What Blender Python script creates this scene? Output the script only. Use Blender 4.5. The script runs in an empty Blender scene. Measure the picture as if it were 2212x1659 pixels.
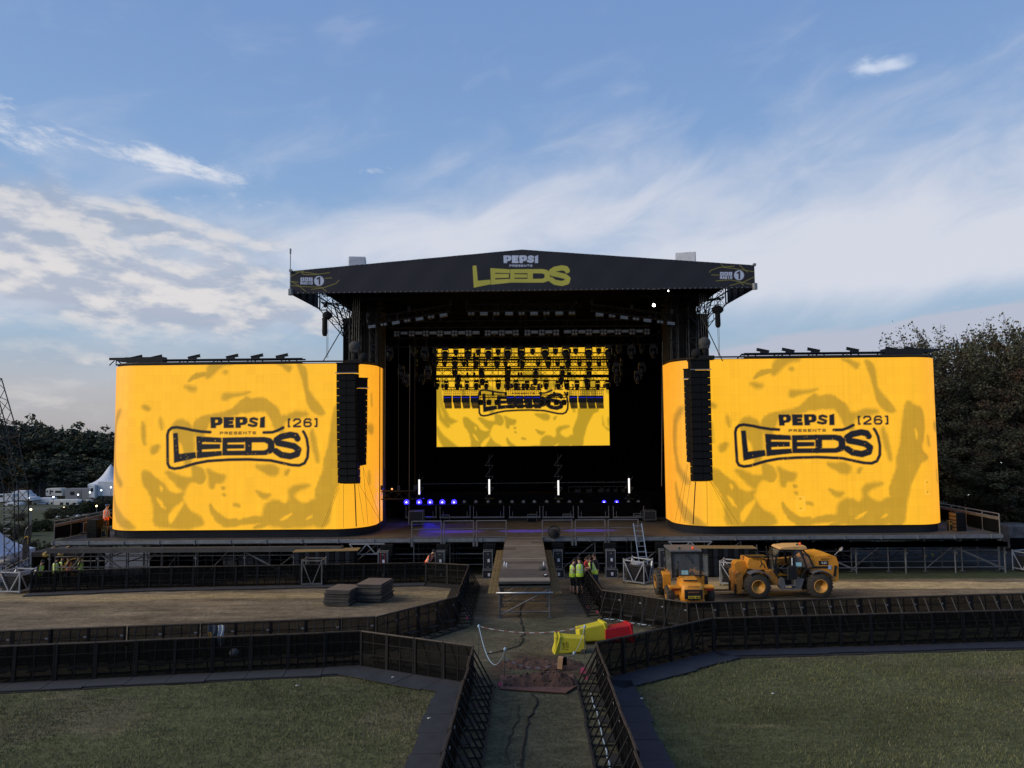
import bpy, bmesh, math, random
import numpy as np
from mathutils import Vector, Matrix, Euler
random.seed(7); rng = np.random.default_rng(7)
R = math.radians
scene = bpy.context.scene
COL = scene.collection
# ---------------------------------------------------------------- camera
FPX = 712.0; CAMH = 6.2; SLOPE = 0.0514
PITCH, YAW, ROLL = R(3.54), R(0.80), R(-0.55)
cam_d = bpy.data.cameras.new('camera'); cam = bpy.data.objects.new('camera', cam_d); COL.objects.link(cam)
cam_d.sensor_fit = 'HORIZONTAL'; cam_d.sensor_width = 36.0; cam_d.lens = 36.0*FPX/1024.0
cam_d.clip_start = 0.1; cam_d.clip_end = 4000.0
CM = Matrix.Rotation(YAW, 3, 'Z') @ Matrix.Rotation(math.pi/2+PITCH, 3, 'X') @ Matrix.Rotation(ROLL, 3, 'Z')
cam.matrix_world = Matrix.Translation((0, 0, CAMH)) @ CM.to_4x4()
scene.camera = cam
scene.render.resolution_x = 1024; scene.render.resolution_y = 768
# ---------------------------------------------------------------- measuring helpers (photo position -> place on the site)
def ray(px, py):
    return CM @ Vector(((px-512)/FPX, -(py-384)/FPX, -1.0))
def at(px, py, Y):
    d = ray(px, py); t = Y/d.y
    return Vector((d.x*t, Y, CAMH+d.z*t))
def gz(x, y):
    if y < 150: return -SLOPE*y
    return -SLOPE*150 - (y-150)*0.004
def gp(px, py, h=0.0):            # where the sight line meets the sloping field, h above it
    d = ray(px, py)
    t = (CAMH-h)/(-d.z - SLOPE*d.y)
    return Vector((d.x*t, d.y*t, CAMH+d.z*t - h))
def q(x, y):                      # 2212-wide reading of the photo -> 1024-wide
    return x/2.16016, y/2.16016
def gq(x, y, h=0.0): return gp(*q(x, y), h)
def aq(x, y, Y): return at(*q(x, y), Y)
# ---------------------------------------------------------------- sky, sun, exposure
world = bpy.data.worlds.new('World'); scene.world = world; world.use_nodes = True
WT = world.node_tree; WT.nodes.clear()
def wn(t, **k):
    n = WT.nodes.new(t)
    for a, b in k.items(): setattr(n, a, b)
    return n
def wlink(a, b): WT.links.new(a, b)
def wset(sock, v):
    if isinstance(v, (int, float)): sock.default_value = v
    elif isinstance(v, (tuple, list)): sock.default_value = v
    else: wlink(v, sock)
def wm(op, a, b=0.0, c=None, clamp=False):
    n = wn('ShaderNodeMath', operation=op); n.use_clamp = clamp
    wset(n.inputs[0], a); wset(n.inputs[1], b)
    if c is not None: wset(n.inputs[2], c)
    return n.outputs[0]
def wmix(f, a, b):
    n = wn('ShaderNodeMix', data_type='RGBA'); wset(n.inputs[0], f); wset(n.inputs[6], a); wset(n.inputs[7], b)
    return n.outputs[2]
def s2l(c):
    return tuple(((v/255)/12.92 if v/255 <= 0.04045 else (((v/255)+0.055)/1.055)**2.4) for v in c)
def S(*c): return s2l(c)+(1.0,)
SUN_EL, SUN_AZ = R(27.0), R(-105.0)
tc = wn('ShaderNodeTexCoord'); sep = wn('ShaderNodeSeparateXYZ'); wlink(tc.outputs['Generated'], sep.inputs[0])
AZ = wm('ARCTAN2', sep.outputs[0], sep.outputs[1]); EL = wm('ARCSINE', sep.outputs[2])
sky = wn('ShaderNodeTexSky', sky_type='NISHITA'); sky.sun_disc = False
sky.sun_elevation = SUN_EL; sky.sun_rotation = SUN_AZ; sky.air_density = 1.0; sky.dust_density = 1.5
nis = wn('ShaderNodeVectorMath', operation='SCALE'); wlink(sky.outputs[0], nis.inputs[0]); nis.inputs[3].default_value = 0.12
ramp = wn('ShaderNodeValToRGB'); cr = ramp.color_ramp
wlink(wm('DIVIDE', wm('MAXIMUM', EL, 0.0), 1.2), ramp.inputs[0])
stops = [(0.0,(178,175,178)),(0.045,(182,184,192)),(0.10,(160,184,208)),(0.17,(148,180,214)),(0.28,(136,170,214)),(0.42,(122,156,207)),(1.0,(98,132,188))]
cr.elements[0].position = 0; cr.elements[0].color = S(*stops[0][1]); cr.elements[1].position = 1; cr.elements[1].color = S(*stops[-1][1])
for p_, c_ in stops[1:-1]:
    e = cr.elements.new(p_); e.color = S(*c_)
base = wmix(0.90, nis.outputs[0], ramp.outputs[0])
def azel(px, py):                 # reading of the 2212-wide photo -> bearing and height in the sky
    d = ray(*q(px, py)).normalized()
    return math.atan2(d.x, d.y), math.asin(d.z)
def noise(sx, sy, tilt, det, rough, seed, dist=0.0, up=0.0):
    c, s = math.cos(tilt), math.sin(tilt)
    EL_ = wm('ADD', EL, up)
    u = wm('ADD', wm('MULTIPLY', AZ, c*sx), wm('MULTIPLY', EL_, s*sx))
    v = wm('ADD', wm('MULTIPLY', AZ, -s*sy), wm('MULTIPLY', EL_, c*sy))
    cb = wn('ShaderNodeCombineXYZ'); wlink(u, cb.inputs[0]); wlink(v, cb.inputs[1]); cb.inputs[2].default_value = seed
    n = wn('ShaderNodeTexNoise'); wlink(cb.outputs[0], n.inputs['Vector'])
    n.inputs['Scale'].default_value = 1.0; n.inputs['Detail'].default_value = det; n.inputs['Roughness'].default_value = rough
    n.inputs['Distortion'].default_value = dist
    return n.outputs[0]
def blob(px, py, rx, ry, tilt=0.0, p=1.0):      # soft cloud patch
    a0, e0 = azel(px, py); rx /= 1540.0; ry /= 1540.0
    c, s = math.cos(tilt), math.sin(tilt)
    da = wm('SUBTRACT', AZ, a0); de = wm('SUBTRACT', EL, e0)
    u = wm('DIVIDE', wm('ADD', wm('MULTIPLY', da, c), wm('MULTIPLY', de, s)), rx)
    v = wm('DIVIDE', wm('ADD', wm('MULTIPLY', da, -s), wm('MULTIPLY', de, c)), ry)
    r2 = wm('ADD', wm('MULTIPLY', u, u), wm('MULTIPLY', v, v))
    return wm('MULTIPLY', wm('EXPONENT', wm('MULTIPLY', r2, -1.0)), p)
def addall(l):
    o = l[0]
    for x in l[1:]: o = wm('ADD', o, x)
    return o
def thr(v, lo, hi):
    n = wn('ShaderNodeMapRange', interpolation_type='SMOOTHSTEP'); wlink(v, n.inputs[0])
    n.inputs[1].default_value = lo; n.inputs[2].default_value = hi
    return n.outputs[0]
# thin high veil, mostly in the middle and to the right
n1 = noise(7, 17, 0.25, 7, 0.55, 3.1, 0.5)
veil = addall([blob(1500, 470, 430, 150, 0.1, .62), blob(1980, 540, 520, 95, 0.03, .85), blob(900, 520, 330, 75, 0.12, .75),
               blob(2150, 300, 220, 170, -.2, .40), blob(1250, 330, 220, 90, .2, .25), blob(1850, 590, 500, 40, 0, .30), blob(560, 330, 500, 300, 0, .12), blob(120, 560, 420, 120, -.08, .75), blob(350, 650, 380, 50, -.04, .45), blob(250, 340, 200, 40, -.12, .3)])
veil = thr(wm('ADD', veil, wm('MULTIPLY', wm('SUBTRACT', n1, 0.5), 1.1)), 0.05, 1.05)
c1 = wmix(wm('MULTIPLY', veil, 0.92), base, S(216, 219, 230))
# left bank: cream tops, grey-blue undersides
n2 = noise(11, 27, -0.08, 11, 0.56, 8.4, 0.15)
n2b = noise(11, 27, -0.08, 11, 0.56, 8.4, 0.15, 0.016)
bank = addall([blob(120, 560, 360, 90, -.12, 1.15), blob(330, 480, 230, 40, -.08, .75), blob(0, 440, 150, 50, -.1, .7), blob(330, 640, 360, 40, -.05, .85),
               blob(570, 600, 90, 34, 0, .7), blob(350, 690, 300, 26, 0, .5), blob(80, 780, 400, 40, 0, .45), blob(0, 870, 500, 50, 0, .3)])
bankm = thr(wm('ADD', bank, wm('MULTIPLY', wm('SUBTRACT', n2, 0.5), 2.6)), 0.12, 1.15)
bankm = wm('MULTIPLY', bankm, thr(bank, 0.04, 0.35))
under = thr(wm('SUBTRACT', n2, n2b), -0.09, 0.11)
shade = wmix(under, S(163, 174, 194), S(226, 221, 218))
c2 = wmix(wm('MULTIPLY', bankm, 0.74), c1, shade)
# bright wisps
n3 = noise(18, 52, -0.14, 10, 0.66, 1.7, 0.2)
wis = addall([blob(270, 328, 150, 30, -.16, 1.05), blob(40, 300, 90, 24, -.1, .95), blob(420, 362, 90, 16, -.1, .7), blob(815, 368, 80, 12, 0, .55), blob(0, 222, 35, 20, 0, .8),
              blob(590, 375, 90, 18, .1, .45), blob(520, 440, 150, 26, .1, .55), blob(1080, 18, 60, 14, -.3, .45)])
wism = thr(wm('ADD', wis, wm('MULTIPLY', wm('SUBTRACT', n3, 0.5), 3.2)), 0.55, 1.6)
wism = wm('MULTIPLY', wism, thr(wis, 0.05, 0.35))
c3 = wmix(wm('MULTIPLY', wism, .85), c2, S(228, 230, 236))
n4 = noise(30, 60, -0.1, 6, 0.55, 5.2, 0.3)
sm = addall([blob(1905, 132, 62, 14, -.05, 1.0), blob(1925, 146, 50, 9, -.15, .8), blob(1850, 157, 55, 13, -.1, .55), blob(1890, 170, 40, 8, -.2, .4)])
smm = thr(wm('ADD', sm, wm('MULTIPLY', wm('SUBTRACT', n4, 0.5), 2.2)), 0.45, 1.9)
smm = wm('MULTIPLY', smm, thr(sm, 0.05, 0.35))
c4 = wmix(wm('MULTIPLY', smm, .72), c3, S(222, 230, 244))
# low lavender bank on the right
n5 = noise(9, 50, 0.1, 8, 0.6, 9.9, 0.3)
lb = addall([blob(1850, 735, 330, 26, .10, 1.0), blob(2150, 700, 200, 34, .1, .9), blob(1650, 760, 160, 22, .05, .8), blob(700, 700, 300, 26, 0, .5)])
lbm = thr(wm('ADD', lb, wm('MULTIPLY', wm('SUBTRACT', n5, 0.5), 1.4)), 0.30, 0.80)
c5 = wmix(wm('MULTIPLY', lbm, 0.85), c4, S(186, 190, 206))
bg = wn('ShaderNodeBackground'); wlink(c5, bg.inputs[0]); bg.inputs[1].default_value = 1.0
wo = wn('ShaderNodeOutputWorld'); wlink(bg.outputs[0], wo.inputs[0])
sun_d = bpy.data.lights.new('sun', 'SUN'); sun_d.energy = 3.0; sun_d.angle = R(45); sun_d.color = (1.0, 0.86, 0.66)
sun = bpy.data.objects.new('sun', sun_d); COL.objects.link(sun)
sdir = Vector((math.sin(SUN_AZ)*math.cos(SUN_EL), math.cos(SUN_AZ)*math.cos(SUN_EL), math.sin(SUN_EL)))
sun.rotation_euler = sdir.to_track_quat('Z', 'Y').to_euler()
scene.view_settings.view_transform = 'Standard'; scene.view_settings.look = 'None'
scene.view_settings.exposure = 0.0; scene.view_settings.gamma = 1.0
# ---------------------------------------------------------------- materials
MATS = {}
def mat(name, col, rough=0.7, metal=0.0, var=0.15, nscale=3.0, bump=0.0, bscale=20.0, emit=None, estr=1.0, alpha=1.0, trans=0.0, spec=0.4, attr=None, emattr=False):
    if name in MATS: return MATS[name]
    m = bpy.data.materials.new(name); m.use_nodes = True; t = m.node_tree; b = t.nodes['Principled BSDF']
    b.inputs['Roughness'].default_value = rough; b.inputs['Metallic'].default_value = metal
    b.inputs['Specular IOR Level'].default_value = spec
    tcn = t.nodes.new('ShaderNodeTexCoord')
    if attr:
        a = t.nodes.new('ShaderNodeVertexColor'); a.layer_name = attr; src = a.outputs[0]
    else:
        rg = t.nodes.new('ShaderNodeRGB'); rg.outputs[0].default_value = (*col[:3], 1); src = rg.outputs[0]
    if var > 0:
        n = t.nodes.new('ShaderNodeTexNoise'); n.inputs['Scale'].default_value = nscale; n.inputs['Detail'].default_value = 6; n.inputs['Roughness'].default_value = 0.65
        t.links.new(tcn.outputs['Object'], n.inputs['Vector'])
        mr = t.nodes.new('ShaderNodeMapRange'); t.links.new(n.outputs[0], mr.inputs[0])
        mr.inputs[1].default_value = 0.3; mr.inputs[2].default_value = 0.7; mr.inputs[3].default_value = 1-var; mr.inputs[4].default_value = 1+var
        vm = t.nodes.new('ShaderNodeVectorMath'); vm.operation = 'SCALE'; t.links.new(src, vm.inputs[0]); t.links.new(mr.outputs[0], vm.inputs[3])
        src = vm.outputs[0]
    if emattr:
        b.inputs['Base Color'].default_value = (0.01, 0.01, 0.01, 1)
        t.links.new(src, b.inputs['Emission Color']); b.inputs['Emission Strength'].default_value = estr
    else:
        t.links.new(src, b.inputs['Base Color'])
    if emit: b.inputs['Emission Color'].default_value = (*emit[:3], 1); b.inputs['Emission Strength'].default_value = estr
    if alpha < 1: b.inputs['Alpha'].default_value = alpha
    if trans > 0: b.inputs['Transmission Weight'].default_value = trans; b.inputs['IOR'].default_value = 1.1
    if bump > 0:
        n2_ = t.nodes.new('ShaderNodeTexNoise'); n2_.inputs['Scale'].default_value = bscale; n2_.inputs['Detail'].default_value = 4
        t.links.new(tcn.outputs['Object'], n2_.inputs['Vector'])
        bp = t.nodes.new('ShaderNodeBump'); bp.inputs['Strength'].default_value = bump; bp.inputs['Distance'].default_value = 0.05
        t.links.new(n2_.outputs[0], bp.inputs['Height']); t.links.new(bp.outputs[0], b.inputs['Normal'])
    MATS[name] = m; return m
M_ = mat
BLACK = mat('black_steel', (0.012, 0.012, 0.014), 0.45, 0.3, 0.3)
BLACKM = mat('matt_black_cloth', (0.004, 0.004, 0.005), 0.95, 0, 0.3, 1.0, spec=0.04)
CLOTH = mat('dark_blue_grey_scrim', (0.014, 0.016, 0.022), 0.8, 0, 0.2, 0.6, spec=0.15)
ALU = mat('aluminium', (0.42, 0.44, 0.47), 0.38, 0.7, 0.2, 4)
GALV = mat('galvanised_steel', (0.22, 0.23, 0.25), 0.5, 0.6, 0.25, 5)
SCAF = mat('scaffold_tube', (0.13, 0.13, 0.14), 0.55, 0.5, 0.4, 2)
DKALU = mat('dark_truss', (0.035, 0.036, 0.04), 0.5, 0.5, 0.3, 3)
RUBBER = mat('tyre_rubber', (0.042, 0.036, 0.030), 0.9, 0, 0.3, 6, 0.4, 30)
WHITE = mat('white_paint', (0.72, 0.74, 0.78), 0.4, 0, 0.06)
GLASS = mat('dark_glass', (0.02, 0.025, 0.03), 0.08, 0, 0, spec=0.6)
# ---------------------------------------------------------------- mesh builder
class MB:
    def __init__(s): s.v = []; s.f = []; s.mi = []; s.sm = []
    def add(s, vs, fs, m=0, smooth=False, T=None):
        o = len(s.v)
        for p in vs:
            if T is not None: p = T @ Vector(p)
            s.v.append((p[0], p[1], p[2]))
        for f in fs:
            s.f.append(tuple(i+o for i in f)); s.mi.append(m); s.sm.append(smooth)
        return s
    def box(s, c, d, rot=None, m=0, T=None, taper=None):
        x, y, z = d[0]/2, d[1]/2, d[2]/2
        tp = taper or (1, 1)
        vs = [Vector((-x,-y,-z)), Vector((x,-y,-z)), Vector((x,y,-z)), Vector((-x,y,-z)), Vector((-x*tp[0],-y*tp[1],z)), Vector((x*tp[0],-y*tp[1],z)), Vector((x*tp[0],y*tp[1],z)), Vector((-x*tp[0],y*tp[1],z))]
        if rot is not None:
            e = Euler(rot).to_matrix(); vs = [e @ p for p in vs]
        c = Vector(c); vs = [p+c for p in vs]
        return s.add(vs, [(0,3,2,1),(4,5,6,7),(0,1,5,4),(1,2,6,5),(2,3,7,6),(3,0,4,7)], m, T=T)
    def bbox(s, c, d, b=0.03, rot=None, m=0, T=None):      # box with bevelled corners
        bm = bmesh.new(); bmesh.ops.create_cube(bm, size=1.0)
        for v in bm.verts: v.co = Vector((v.co.x*d[0], v.co.y*d[1], v.co.z*d[2]))
        bmesh.ops.bevel(bm, geom=bm.edges[:], offset=min(b, min(d)*0.45), segments=2, affect='EDGES', profile=0.6)
        e = Euler(rot).to_matrix() if rot is not None else Matrix.Identity(3); c = Vector(c)
        bm.verts.ensure_lookup_table()
        vs = [e @ v.co + c for v in bm.verts]; fs = [[v.index for v in f.verts] for f in bm.faces]
        bm.free(); return s.add(vs, fs, m, False, T)
    def frame_(s, a, b):
        a = Vector(a); b = Vector(b); d = b-a; L = d.length
        if L < 1e-6: d = Vector((0,0,1)); L = 1e-6
        w = d/L; up = Vector((0,0,1)) if abs(w.z) < 0.95 else Vector((0,1,0))
        u = w.cross(up).normalized(); v = u.cross(w)
        return a, b, u, v, w
    def bar(s, a, b, w=0.05, h=None, m=0, T=None):
        h = h or w; a, b, u, v, _ = s.frame_(a, b)
        vs = []
        for p in (a, b):
            for i, j in ((-1,-1),(1,-1),(1,1),(-1,1)): vs.append(p+u*(i*w/2)+v*(j*h/2))
        return s.add(vs, [(0,1,2,3),(7,6,5,4),(0,4,5,1),(1,5,6,2),(2,6,7,3),(3,7,4,0)], m, T=T)
    def tube(s, a, b, r=0.03, n=6, m=0, r2=None, T=None):
        a, b, u, v, _ = s.frame_(a, b); r2 = r if r2 is None else r2
        vs = []
        for p, rr in ((a, r), (b, r2)):
            for i in range(n):
                t = 2*math.pi*i/n; vs.append(p+u*(rr*math.cos(t))+v*(rr*math.sin(t)))
        fs = [(i, (i+1) % n, n+(i+1) % n, n+i) for i in range(n)] + [tuple(range(n-1, -1, -1)), tuple(range(n, 2*n))]
        return s.add(vs, fs, m, n > 6, T)
    def path(s, pts, r=0.02, n=5, m=0, T=None):
        for a, b in zip(pts[:-1], pts[1:]): s.tube(a, b, r, n, m, T=T)
        return s
    def lathe(s, prof, c=(0,0,0), axis='Z', n=16, m=0, T=None, smooth=True):   # prof: list of (r, h)
        vs = []; c = Vector(c)
        for r, h in prof:
            for i in range(n):
                t = 2*math.pi*i/n; x, y = r*math.cos(t), r*math.sin(t)
                p = Vector((x, y, h)) if axis == 'Z' else (Vector((h, x, y)) if axis == 'X' else Vector((y, h, x)))
                vs.append(p+c)
        fs = []
        for k in range(len(prof)-1):
            for i in range(n):
                j = (i+1) % n; fs.append((k*n+i, k*n+j, (k+1)*n+j, (k+1)*n+i))
        fs.append(tuple(range(n-1, -1, -1))); fs.append(tuple(range((len(prof)-1)*n, len(prof)*n)))
        return s.add(vs, fs, m, smooth, T)
    def prism(s, poly, d0, d1, plane='XZ', m=0, T=None):       # poly in a plane, extruded along the third axis
        def P(a, b, d):
            return (a, d, b) if plane == 'XZ' else ((d, a, b) if plane == 'YZ' else (a, b, d))
        n = len(poly); vs = [P(a, b, d0) for a, b in poly]+[P(a, b, d1) for a, b in poly]
        fs = [tuple(range(n)), tuple(range(2*n-1, n-1, -1))]+[(i, n+i, n+(i+1) % n, (i+1) % n) for i in range(n)]
        return s.add(vs, fs, m, T=T)
    def ball(s, c, r, n=8, m=0, sc=(1,1,1), T=None):
        vs = []; fs = []; k = n//2+1; c = Vector(c)
        for j in range(k+1):
            ph = math.pi*j/k
            for i in range(n):
                t = 2*math.pi*i/n; vs.append(Vector((r*sc[0]*math.sin(ph)*math.cos(t), r*sc[1]*math.sin(ph)*math.sin(t), r*sc[2]*math.cos(ph)))+c)
        for j in range(k):
            for i in range(n): fs.append((j*n+i, (j+1)*n+i, (j+1)*n+(i+1) % n, j*n+(i+1) % n))
        return s.add(vs, fs, m, True, T)
    def quad(s, a, b, c, d, m=0, T=None): return s.add([a, b, c, d], [(0,1,2,3)], m, T=T)
    def mesh(s, name, mats):
        me = bpy.data.meshes.new(name); me.from_pydata(s.v, [], s.f)
        mats = mats if isinstance(mats, (list, tuple)) else [mats]
        for m in mats: me.materials.append(m)
        me.polygons.foreach_set('material_index', s.mi); me.polygons.foreach_set('use_smooth', s.sm)
        me.update(); return me
    def build(s, name, mats, parent=None, loc=None, rot=None):
        o = bpy.data.objects.new(name, s.mesh(name, mats)); COL.objects.link(o)
        if parent is not None: o.parent = parent
        if loc is not None: o.location = loc
        if rot is not None: o.rotation_euler = rot
        return o
def truss(mb, a, b, w=0.4, h=None, r=0.028, seg=None, m=0, up=None, n=4):
    h = h or w; a = Vector(a); b = Vector(b); d = (b-a); L = d.length; d.normalize()
    up = Vector(up) if up else (Vector((0,0,1)) if abs(d.z) < 0.9 else Vector((0,1,0)))
    u = d.cross(up).normalized(); v = u.cross(d).normalized()
    cs = [(-w/2,-h/2),(w/2,-h/2),(w/2,h/2),(-w/2,h/2)]
    off = [u*x+v*y for x, y in cs]
    for o_ in off: mb.tube(a+o_, b+o_, r, n, m)
    k = max(1, int(round(L/(seg or w*1.2))))
    for i in range(k+1):
        p = a+d*(L*i/k)
        for j in range(4):
            if i < k:
                p2 = a+d*(L*(i+1)/k); j2 = (j+1) % 4
                if i % 2: mb.tube(p+off[j], p2+off[j2], r*0.6, 3, m)
                else: mb.tube(p+off[j2], p2+off[j], r*0.6, 3, m)
            if i % 4 == 0: mb.tube(p+off[j], p+off[(j+1) % 4], r*0.6, 3, m)
def label(o, lab=None, cat=None, group=None, kind=None):
    if lab: o['label'] = lab
    if cat: o['category'] = cat
    if group: o['group'] = group
    if kind: o['kind'] = kind
    return o
def thing(name, lab, cat, loc=(0,0,0), rz=0.0, group=None, rot=None):
    o = bpy.data.objects.new(name, None); COL.objects.link(o); o.empty_display_size = 0.2
    o.location = loc; o.rotation_euler = rot if rot is not None else (0, 0, rz)
    return label(o, lab, cat, group)
KIDS = {}
def dup(root, loc=None, rz=None, lab=None, group=None, rot=None):
    if root.name not in KIDS: KIDS[root.name] = [(c, list(c.children)) for c in root.children]
    r = root.copy(); COL.objects.link(r)
    if loc is not None: r.location = loc
    if rz is not None: r.rotation_euler = (0, 0, rz)
    if rot is not None: r.rotation_euler = rot
    if lab: r['label'] = lab
    if group: r['group'] = group
    for c, gs in KIDS[root.name]:
        d = c.copy(); COL.objects.link(d); d.parent = r
        for g in gs:
            e = g.copy(); COL.objects.link(e); e.parent = d
    return r
FX = math.atan(SLOPE)      # things standing on the field lean with nothing: they stay upright unless laid on it
def vnoise(X, Y, s, seed=0):     # cheap smooth value noise
    r = np.random.default_rng(seed).random((256, 256)); x = X*s; y = Y*s; xi = np.floor(x).astype(int); yi = np.floor(y).astype(int); fx = x-xi; fy = y-yi
    fx = fx*fx*(3-2*fx); fy = fy*fy*(3-2*fy); a = r[xi % 256, yi % 256]; b_ = r[(xi+1) % 256, yi % 256]; c = r[xi % 256, (yi+1) % 256]; d = r[(xi+1) % 256, (yi+1) % 256]
    return (a*(1-fx)+b_*fx)*(1-fy)+(c*(1-fx)+d*fx)*fy
def fbm(X, Y, s, seed=0, o=4):
    v = 0; a = .5
    for k in range(o): v = v+a*vnoise(X, Y, s*2**k, seed+k); a *= .5
    return v
def ss(x, a, b): t_ = np.clip((x-a)/(b-a), 0, 1); return t_*t_*(3-2*t_)
# ---------------------------------------------------------------- lettering drawn as strokes and outlines
GL = {  # letters on a 0..1 box, y up
'A':[[(0,0),(.5,1),(1,0)],[(.2,.38),(.8,.38)]],'B':[[(0,0),(0,1),(.75,1),(.92,.78),(.75,.53),(0,.53)],[(.75,.53),(1,.28),(.8,0),(0,0)]],
'C':[[(1,.82),(.8,1),(.2,1),(0,.8),(0,.2),(.2,0),(.8,0),(1,.18)]],'D':[[(0,0),(0,1),(.65,1),(1,.72),(1,.28),(.65,0),(0,0)]],
'E':[[(1,1),(0,1),(0,0),(1,0)],[(0,.5),(.85,.5)]],'F':[[(1,1),(0,1),(0,0)],[(0,.5),(.8,.5)]],'G':[[(1,.85),(.8,1),(.2,1),(0,.8),(0,.2),(.2,0),(.8,0),(1,.2),(1,.45),(.6,.45)]],
'I':[[(.5,0),(.5,1)]],'J':[[(1,1),(1,.2),(.8,0),(.2,0),(0,.2)]],'L':[[(0,1),(0,0),(1,0)]],'N':[[(0,0),(0,1),(1,0),(1,1)]],'O':[[(.2,0),(0,.2),(0,.8),(.2,1),(.8,1),(1,.8),(1,.2),(.8,0),(.2,0)]],
'P':[[(0,0),(0,1),(.8,1),(1,.85),(1,.6),(.8,.45),(0,.45)]],'R':[[(0,0),(0,1),(.8,1),(1,.85),(1,.62),(.8,.48),(0,.48)],[(.5,.48),(1,0)]],
'S':[[(1,.85),(.8,1),(.2,1),(0,.85),(0,.62),(.2,.52),(.8,.48),(1,.36),(1,.15),(.8,0),(.2,0),(0,.15)]],'T':[[(0,1),(1,1)],[(.5,1),(.5,0)]],
'U':[[(0,1),(0,.2),(.2,0),(.8,0),(1,.2),(1,1)]],'V':[[(0,1),(.5,0),(1,1)]],'X':[[(0,0),(1,1)],[(0,1),(1,0)]],'Y':[[(0,1),(.5,.5),(1,1)],[(.5,.5),(.5,0)]],
'0':[[(.2,0),(0,.2),(0,.8),(.2,1),(.8,1),(1,.8),(1,.2),(.8,0),(.2,0)]],'1':[[(.2,.78),(.55,1),(.55,0)]],'2':[[(0,.8),(.2,1),(.8,1),(1,.8),(1,.6),(0,.08),(0,0),(1,0)]],
'3':[[(0,1),(1,1),(.5,.58),(.8,.55),(1,.35),(1,.15),(.8,0),(.2,0),(0,.15)]],'5':[[(1,1),(.1,1),(.05,.55),(.75,.6),(1,.42),(1,.15),(.8,0),(.2,0),(0,.12)]],
'6':[[(.95,.85),(.8,1),(.25,1),(0,.75),(0,.2),(.2,0),(.8,0),(1,.2),(1,.4),(.8,.56),(.2,.56),(0,.4)]],'7':[[(0,1),(1,1),(.4,0)]],
'8':[[(.2,.53),(0,.75),(.2,1),(.8,1),(1,.75),(.8,.53),(.2,.53),(0,.28),(.2,0),(.8,0),(1,.28),(.8,.53)]],'9':[[(.05,.12),(.2,0),(.8,0),(1,.25),(1,.8),(.8,1),(.2,1),(0,.8),(0,.6),(.2,.45),(1,.45)]],
'[':[[(1,1),(.2,1),(.2,0),(1,0)]],']':[[(0,1),(.8,1),(.8,0),(0,0)]],'-':[[(.1,.5),(.9,.5)]],' ':[]}
def words(txt, x0, y0, x1, y1, gap=0.3, w=None):
    """strokes for txt filling the box, y grows upward from y0 to y1"""
    n = len(txt); cw = (x1-x0)/(n+gap*(n-1)); out = []
    w = w or abs(y1-y0)*0.2; ix = w/2*(1 if x1 > x0 else -1); iy = w/2*(1 if y1 > y0 else -1)
    for i, ch in enumerate(txt):
        cx = x0+i*cw*(1+gap)
        for st in GL[ch]: out.append((w, [(cx+ix+a*(cw-2*ix), y0+iy+b*(y1-y0-2*iy)) for a, b in st]))
    return out
def sd_stroke(X, Y, pts):
    d = np.full(X.shape, 1e9)
    for (ax, ay), (bx, by) in zip(pts[:-1], pts[1:]):
        vx, vy = bx-ax, by-ay; L = vx*vx+vy*vy+1e-12
        t = np.clip(((X-ax)*vx+(Y-ay)*vy)/L, 0, 1)
        d = np.minimum(d, np.hypot(X-ax-t*vx, Y-ay-t*vy))
    return d
def sd_poly(X, Y, pts):
    d = sd_stroke(X, Y, list(pts)+[pts[0]]); ins = np.zeros(X.shape, bool); n = len(pts)
    for i in range(n):
        ax, ay = pts[i]; bx, by = pts[(i+1) % n]
        c = ((ay > Y) != (by > Y)); xi = (bx-ax)*(Y-ay)/((by-ay) if by != ay else 1e-9)+ax
        ins ^= c & (X < xi)
    return np.where(ins, -d, d)
def cover(sd, soft): return np.clip(0.5-sd/soft, 0, 1)
def bb(X, Y, pts, pad):
    a = np.array(pts); return (X > a[:,0].min()-pad) & (X < a[:,0].max()+pad) & (Y > a[:,1].min()-pad) & (Y < a[:,1].max()+pad)
def paint(C, X, Y, kind, pts, col, soft, w=0.0, op=1.0):
    m = bb(X, Y, pts, w+soft*2)
    if not m.any(): return
    x, y = X[m], Y[m]
    sd = sd_stroke(x, y, pts)-w/2 if kind == 's' else sd_poly(x, y, pts)-w
    a = (cover(sd, soft)*op)[:, None]; C[m] = C[m]*(1-a)+np.array(col)*a
# logo in its own units (y down), centre at (1124, 700)
LOGO_POLY = [
 [(628,620),(660,618),(674,778),(800,766),(806,806),(640,842)],
 [(808,645),(998,658),(1000,690),(850,686),(850,704),(990,706),(990,738),(850,742),(850,764),(1000,758),(1004,790),(815,810)],
 [(1010,657),(1200,655),(1200,690),(1045,692),(1045,709),(1174,710),(1174,737),(1045,739),(1045,757),(1200,757),(1200,789),(1010,789)],
 [(1185,655),(1330,655),(1378,664),(1404,690),(1408,745),(1388,775),(1340,789),(1185,789),(1185,757),(1330,757),(1352,748),(1360,735),(1358,705),(1330,692),(1232,692),(1232,757),(1185,757)]]
LOGO_S = (50, [(1585,668),(1572,646),(1530,638),(1460,652),(1424,676),(1436,700),(1500,712),(1560,726),(1592,752),(1582,786),(1530,802),(1460,790),(1420,762)])
PEPSI_POLY = [[(915,500),(988,500),(1004,512),(1005,540),(990,556),(955,560),(955,580),(918,580)],
 [(1015,500),(1092,500),(1092,522),(1055,522),(1055,530),(1086,530),(1086,550),(1055,550),(1055,558),(1092,558),(1092,580),(1018,580)],
 [(1106,500),(1180,500),(1196,512),(1197,540),(1182,556),(1146,560),(1146,580),(1109,580)],
 [(1298,508),(1331,498),(1331,580),(1296,580)]]
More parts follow.
